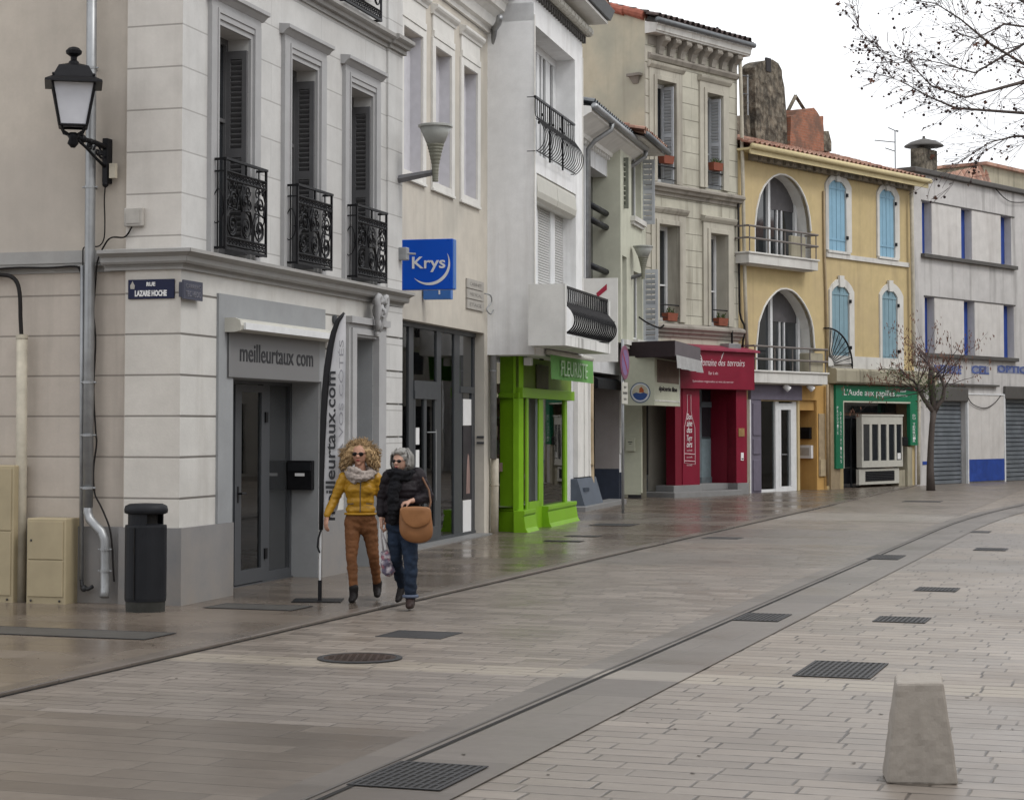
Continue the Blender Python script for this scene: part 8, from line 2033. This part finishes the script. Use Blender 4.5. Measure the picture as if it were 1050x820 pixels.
m.build('handle', simple('white_bag_handle', (.45, .42, .43), .6), cb_, smooth=True)

# ================================================================== TREES
def leafmesh(m, p, s, rr, lobes=5, droop=False):
    ax = Vector((rr.uniform(-1, 1), rr.uniform(-1, 1), rr.uniform(-1, 1))).normalized(); bx_ = ax.orthogonal().normalized(); cx2 = ax.cross(bx_)
    if droop: ax = Vector((rr.uniform(-.5, .5), rr.uniform(-.5, .5), -1)).normalized(); bx_ = ax.orthogonal().normalized()
    if lobes <= 1:
        q = [p, p+ax*s*.5+bx_*s*.22, p+ax*s, p+ax*s*.5-bx_*s*.22]; m.add(q, [(0, 1, 2, 3)]); return
    n = lobes*2+1; V = [p]
    for k in range(n): a = -2.4+4.8*k/(n-1); r_ = s*(.62 if k % 2 else 1.0)*(1-.25*abs(a)/2.4)*rr.uniform(.8, 1.1); V.append(p+ax*.1*s+(ax*math.cos(a)+bx_*math.sin(a))*r_*.55+cx2*rr.uniform(-.15, .15)*s)
    m.add(V, [(0, k, k+1) for k in range(1, n)])
def branch(mt, p, d, ln, r, depth, rr, tips, spread=.5, grav=0.0, nseg=5, ratio=.62, kids=4):
    pts = [p]; rs = [r]; q = Vector(p); dd = Vector(d).normalized()
    for i in range(nseg):
        dd = (dd+Vector((rr.uniform(-1, 1), rr.uniform(-1, 1), rr.uniform(-1, 1)))*.14+Vector((0, 0, -grav))).normalized(); q = q+dd*ln/nseg; pts.append(q.copy()); rs.append(max(.003, r*(1-.75*(i+1)/nseg)))
    mt.tube(pts, rs, 5 if r > .02 else 3, caps=False)
    if depth == 0: tips.append((q.copy(), dd.copy())); tips.append((pts[-2].copy(), dd.copy())); return
    for k in range(kids):
        i = rr.randint(1, nseg); b = pts[i]; t = (pts[i]-pts[i-1]).normalized(); o_ = t.orthogonal().normalized(); o_ = Matrix.Rotation(rr.uniform(0, 6.28), 3, t) @ o_
        nd = (t+o_*rr.uniform(.45, 1.0)*spread*1.6).normalized(); branch(mt, b, nd, ln*ratio*rr.uniform(.7, 1.15), max(.003, rs[i]*.62), depth-1, rr, tips, spread, grav, max(3, nseg-1), ratio, max(2, kids-1))
    tips.append((q.copy(), dd.copy()))
# small street tree
rr = random.Random(5); c = G(954.5, 503, 0); kt = c.y/FPX
t = thing('street_tree', 'small half bare street tree with rust brown leaves before the grey roller shutter', 'tree', Matrix.Translation(c))
TQ = lambda px, py, y=0.0: Vector(((px-954.5)*kt, y, (503-py)*kt))
m = MB(); m.tube([TQ(954.5, 505), TQ(954, 480), TQ(955, 455), TQ(956.5, 435), TQ(958.5, 421)], [.13, .10, .085, .08, .085], 10)
forks = [([TQ(958.5, 423), TQ(953, 416), TQ(948, 409), TQ(944.5, 402), TQ(943, 395, .1)], [.08, .07, .06, .06, .05]), ([TQ(958.5, 423), TQ(963, 415), TQ(967.5, 409), TQ(968.5, 398, -.1), TQ(966, 388, -.1)], [.08, .065, .06, .05, .04]), ([TQ(958.5, 421), TQ(958, 405, .1), TQ(956.5, 390, .1), TQ(957, 378, .1)], [.07, .09, .10, .07])]
tips = []
for pts, rs in forks: m.tube(pts, rs, 8); m.ball(pts[-1], rs[-1]*1.25, n=8, m=6)
m.build('trunk', g['bark'], t, smooth=True)
m = MB()
for pts, rs in forks:
    for j in range(9):
        a = rr.uniform(0, 6.28); sp = rr.uniform(.15, 1.25); d = Vector((math.cos(a)*sp, math.sin(a)*sp*.8, rr.uniform(.25, 1.0)))
        branch(m, pts[rr.choice((-1, -1, -2))], d, rr.uniform(.8, 1.55), .02, 1, rr, tips, .5, .02, 5, .5, 4)
for j in range(4): branch(m, TQ(950, 402), Vector((-1, rr.uniform(-.3, .3), rr.uniform(-.1, .35))), rr.uniform(1.1, 1.6), .02, 1, rr, tips, .4, .02, 5, .5, 3)
m.build('branches', g['twig'], t)
mr, mg = MB(), MB()
for (p, d) in tips:
    for k in range(rr.randint(1, 5)):
        q = p+Vector((rr.gauss(0, .07), rr.gauss(0, .07), rr.gauss(0, .07)))
        (leafmesh(mr, q, rr.uniform(.07, .14), rr, 1, True))
for k in range(420):
    q = TQ(rr.gauss(953, 9), rr.gauss(398, 9), rr.gauss(0, .25)); leafmesh(mg, q, rr.uniform(.05, .10), rr, 1)
for k in range(140):
    q = TQ(rr.gauss(925, 9), rr.gauss(384, 4), rr.gauss(0, .2)); leafmesh(mg, q, rr.uniform(.05, .10), rr, 1)
mr.build('dry_leaves', g['leaf_rust'], t, recalc=False); mg.build('green_leaves', g['leaf_green'], t, recalc=False)
# big plane tree whose branches hang in from the right
rr = random.Random(21); Y0 = 26.0; base = at(1330, HOR, Y0); base.z = 0
t = thing('plane_tree', 'big bare plane tree with dark seed balls reaching in from the right', 'tree', Matrix.Translation(base))
TP = lambda px, py, y=0.0: at(px, py, Y0+y)-base
m = MB(); m.tube([Vector((0, 0, -.1)), Vector((.05, 0, 1.5)), Vector((-.05, .1, 3)), Vector((0, 0, 4.6)), Vector((.1, 0, 6.5)), Vector((.2, .1, 8.6))], [.34, .27, .24, .2, .13, .07], 12)
limbs = [([Vector((0, 0, 3.6)), TP(1220, 170, .5), TP(1120, 125, 0), TP(1050, 116, -.3), TP(980, 111, -.4), TP(950, 98, -.5), TP(925, 84, -.6), TP(908, 78, -.6)], [.11, .07, .04, .022, .016, .010, .006, .003]),
         ([Vector((0, 0, 4.2)), TP(1200, 120, -.5), TP(1110, 92, -.8), TP(1050, 84, -1), TP(990, 100, -1.1), TP(955, 88, -1.2), TP(930, 62, -1.3), TP(905, 54, -1.3), TP(888, 38, -1.4), TP(880, 27, -1.4)], [.10, .07, .04, .025, .014, .010, .007, .005, .004, .003]),
         ([Vector((0, 0, 4.5)), TP(1210, 70, 1), TP(1130, 40, 1), TP(1060, 72, 1.2), TP(1015, 45, 1.2), TP(985, 20, 1.2), TP(960, 4, 1.2), TP(925, -2, 1.2)], [.10, .07, .05, .026, .018, .012, .008, .004]),
         ([TP(1130, 40, .6), TP(1075, 20, .6), TP(1040, -5, .6), TP(1000, -20, .6), TP(960, -22, .6)], [.045, .03, .022, .014, .007]),
         ([TP(1150, 100, 1.5), TP(1090, 60, 1.8), TP(1050, 45, 1.8), TP(1000, 75, 1.8), TP(965, 65, 1.8), TP(940, 60, 1.8)], [.06, .035, .022, .014, .009, .004]),
         ([TP(1110, 10, 2), TP(1070, 30, 2), TP(1030, 25, 2), TP(1000, 40, 2), TP(970, 30, 2)], [.03, .02, .014, .010, .004]),
         ([TP(1120, 125, 0), TP(1080, 140, -.2), TP(1040, 140, -.3), TP(1015, 146, -.4), TP(1000, 156, -.4)], [.035, .022, .014, .008, .004])]
tips = []; tw = MB()
for pts, rs in limbs:
    m.tube(pts, rs, 7)
    for i in range(2, len(pts)):
        seg = pts[i]-pts[i-1]
        for k in range(8):
            f = rr.random(); p = pts[i-1]+seg*f; tdir = seg.normalized(); o_ = Matrix.Rotation(rr.uniform(0, 6.28), 3, tdir) @ tdir.orthogonal().normalized()
            dd_ = tdir*1.0+o_*rr.uniform(.4, 1.2); dd_.z = max(dd_.z, -.45*dd_.length)
            branch(tw, p, dd_, rr.uniform(.25, .75)*(1 if pts[i].x+base.x > 5.6 else .6), max(.005, rs[i]*.4), 1, rr, tips, .55, .0, 5, .6, 4)
m.build('trunk', g['bark'], t, smooth=True); tw.build('branches', g['twig'], t)
ml, ms = MB(), MB()
inv = base
keep = 0
for (p, d) in tips:
    r_ = rr.random()
    if rr.random() < .5: continue
    if r_ < .32: ms.ball(p+Vector((0, 0, -.03)), rr.uniform(.012, .022), n=6, m=4)
    elif r_ < .72: leafmesh(ml, p+Vector((rr.gauss(0, .03), rr.gauss(0, .03), rr.gauss(0, .03))), rr.uniform(.03, .065), rr, 3)
    elif r_ < .78: leafmesh(ml, p, rr.uniform(.08, .12), rr, 5)
tag(ms.build('seed_balls', simple('dark_seed_ball', (.05, .035, .035), .9), t), kind='stuff'); ml.build('dead_leaves', g['leaf_dry'], t, recalc=False)
for (x, y, s) in ((891, 52, .11), (895, 82, .11), (935, 54, .07), (880, 27, .06), (1000, 45, .13), (980, 75, .16), (1012, 46, .14), (925, 92, .09)):
    p = TP(x, y, -1.3); leafmesh(ml, p, s, rr, 5)
ml.build('dead_leaves', g['leaf_rust'], t, recalc=False)
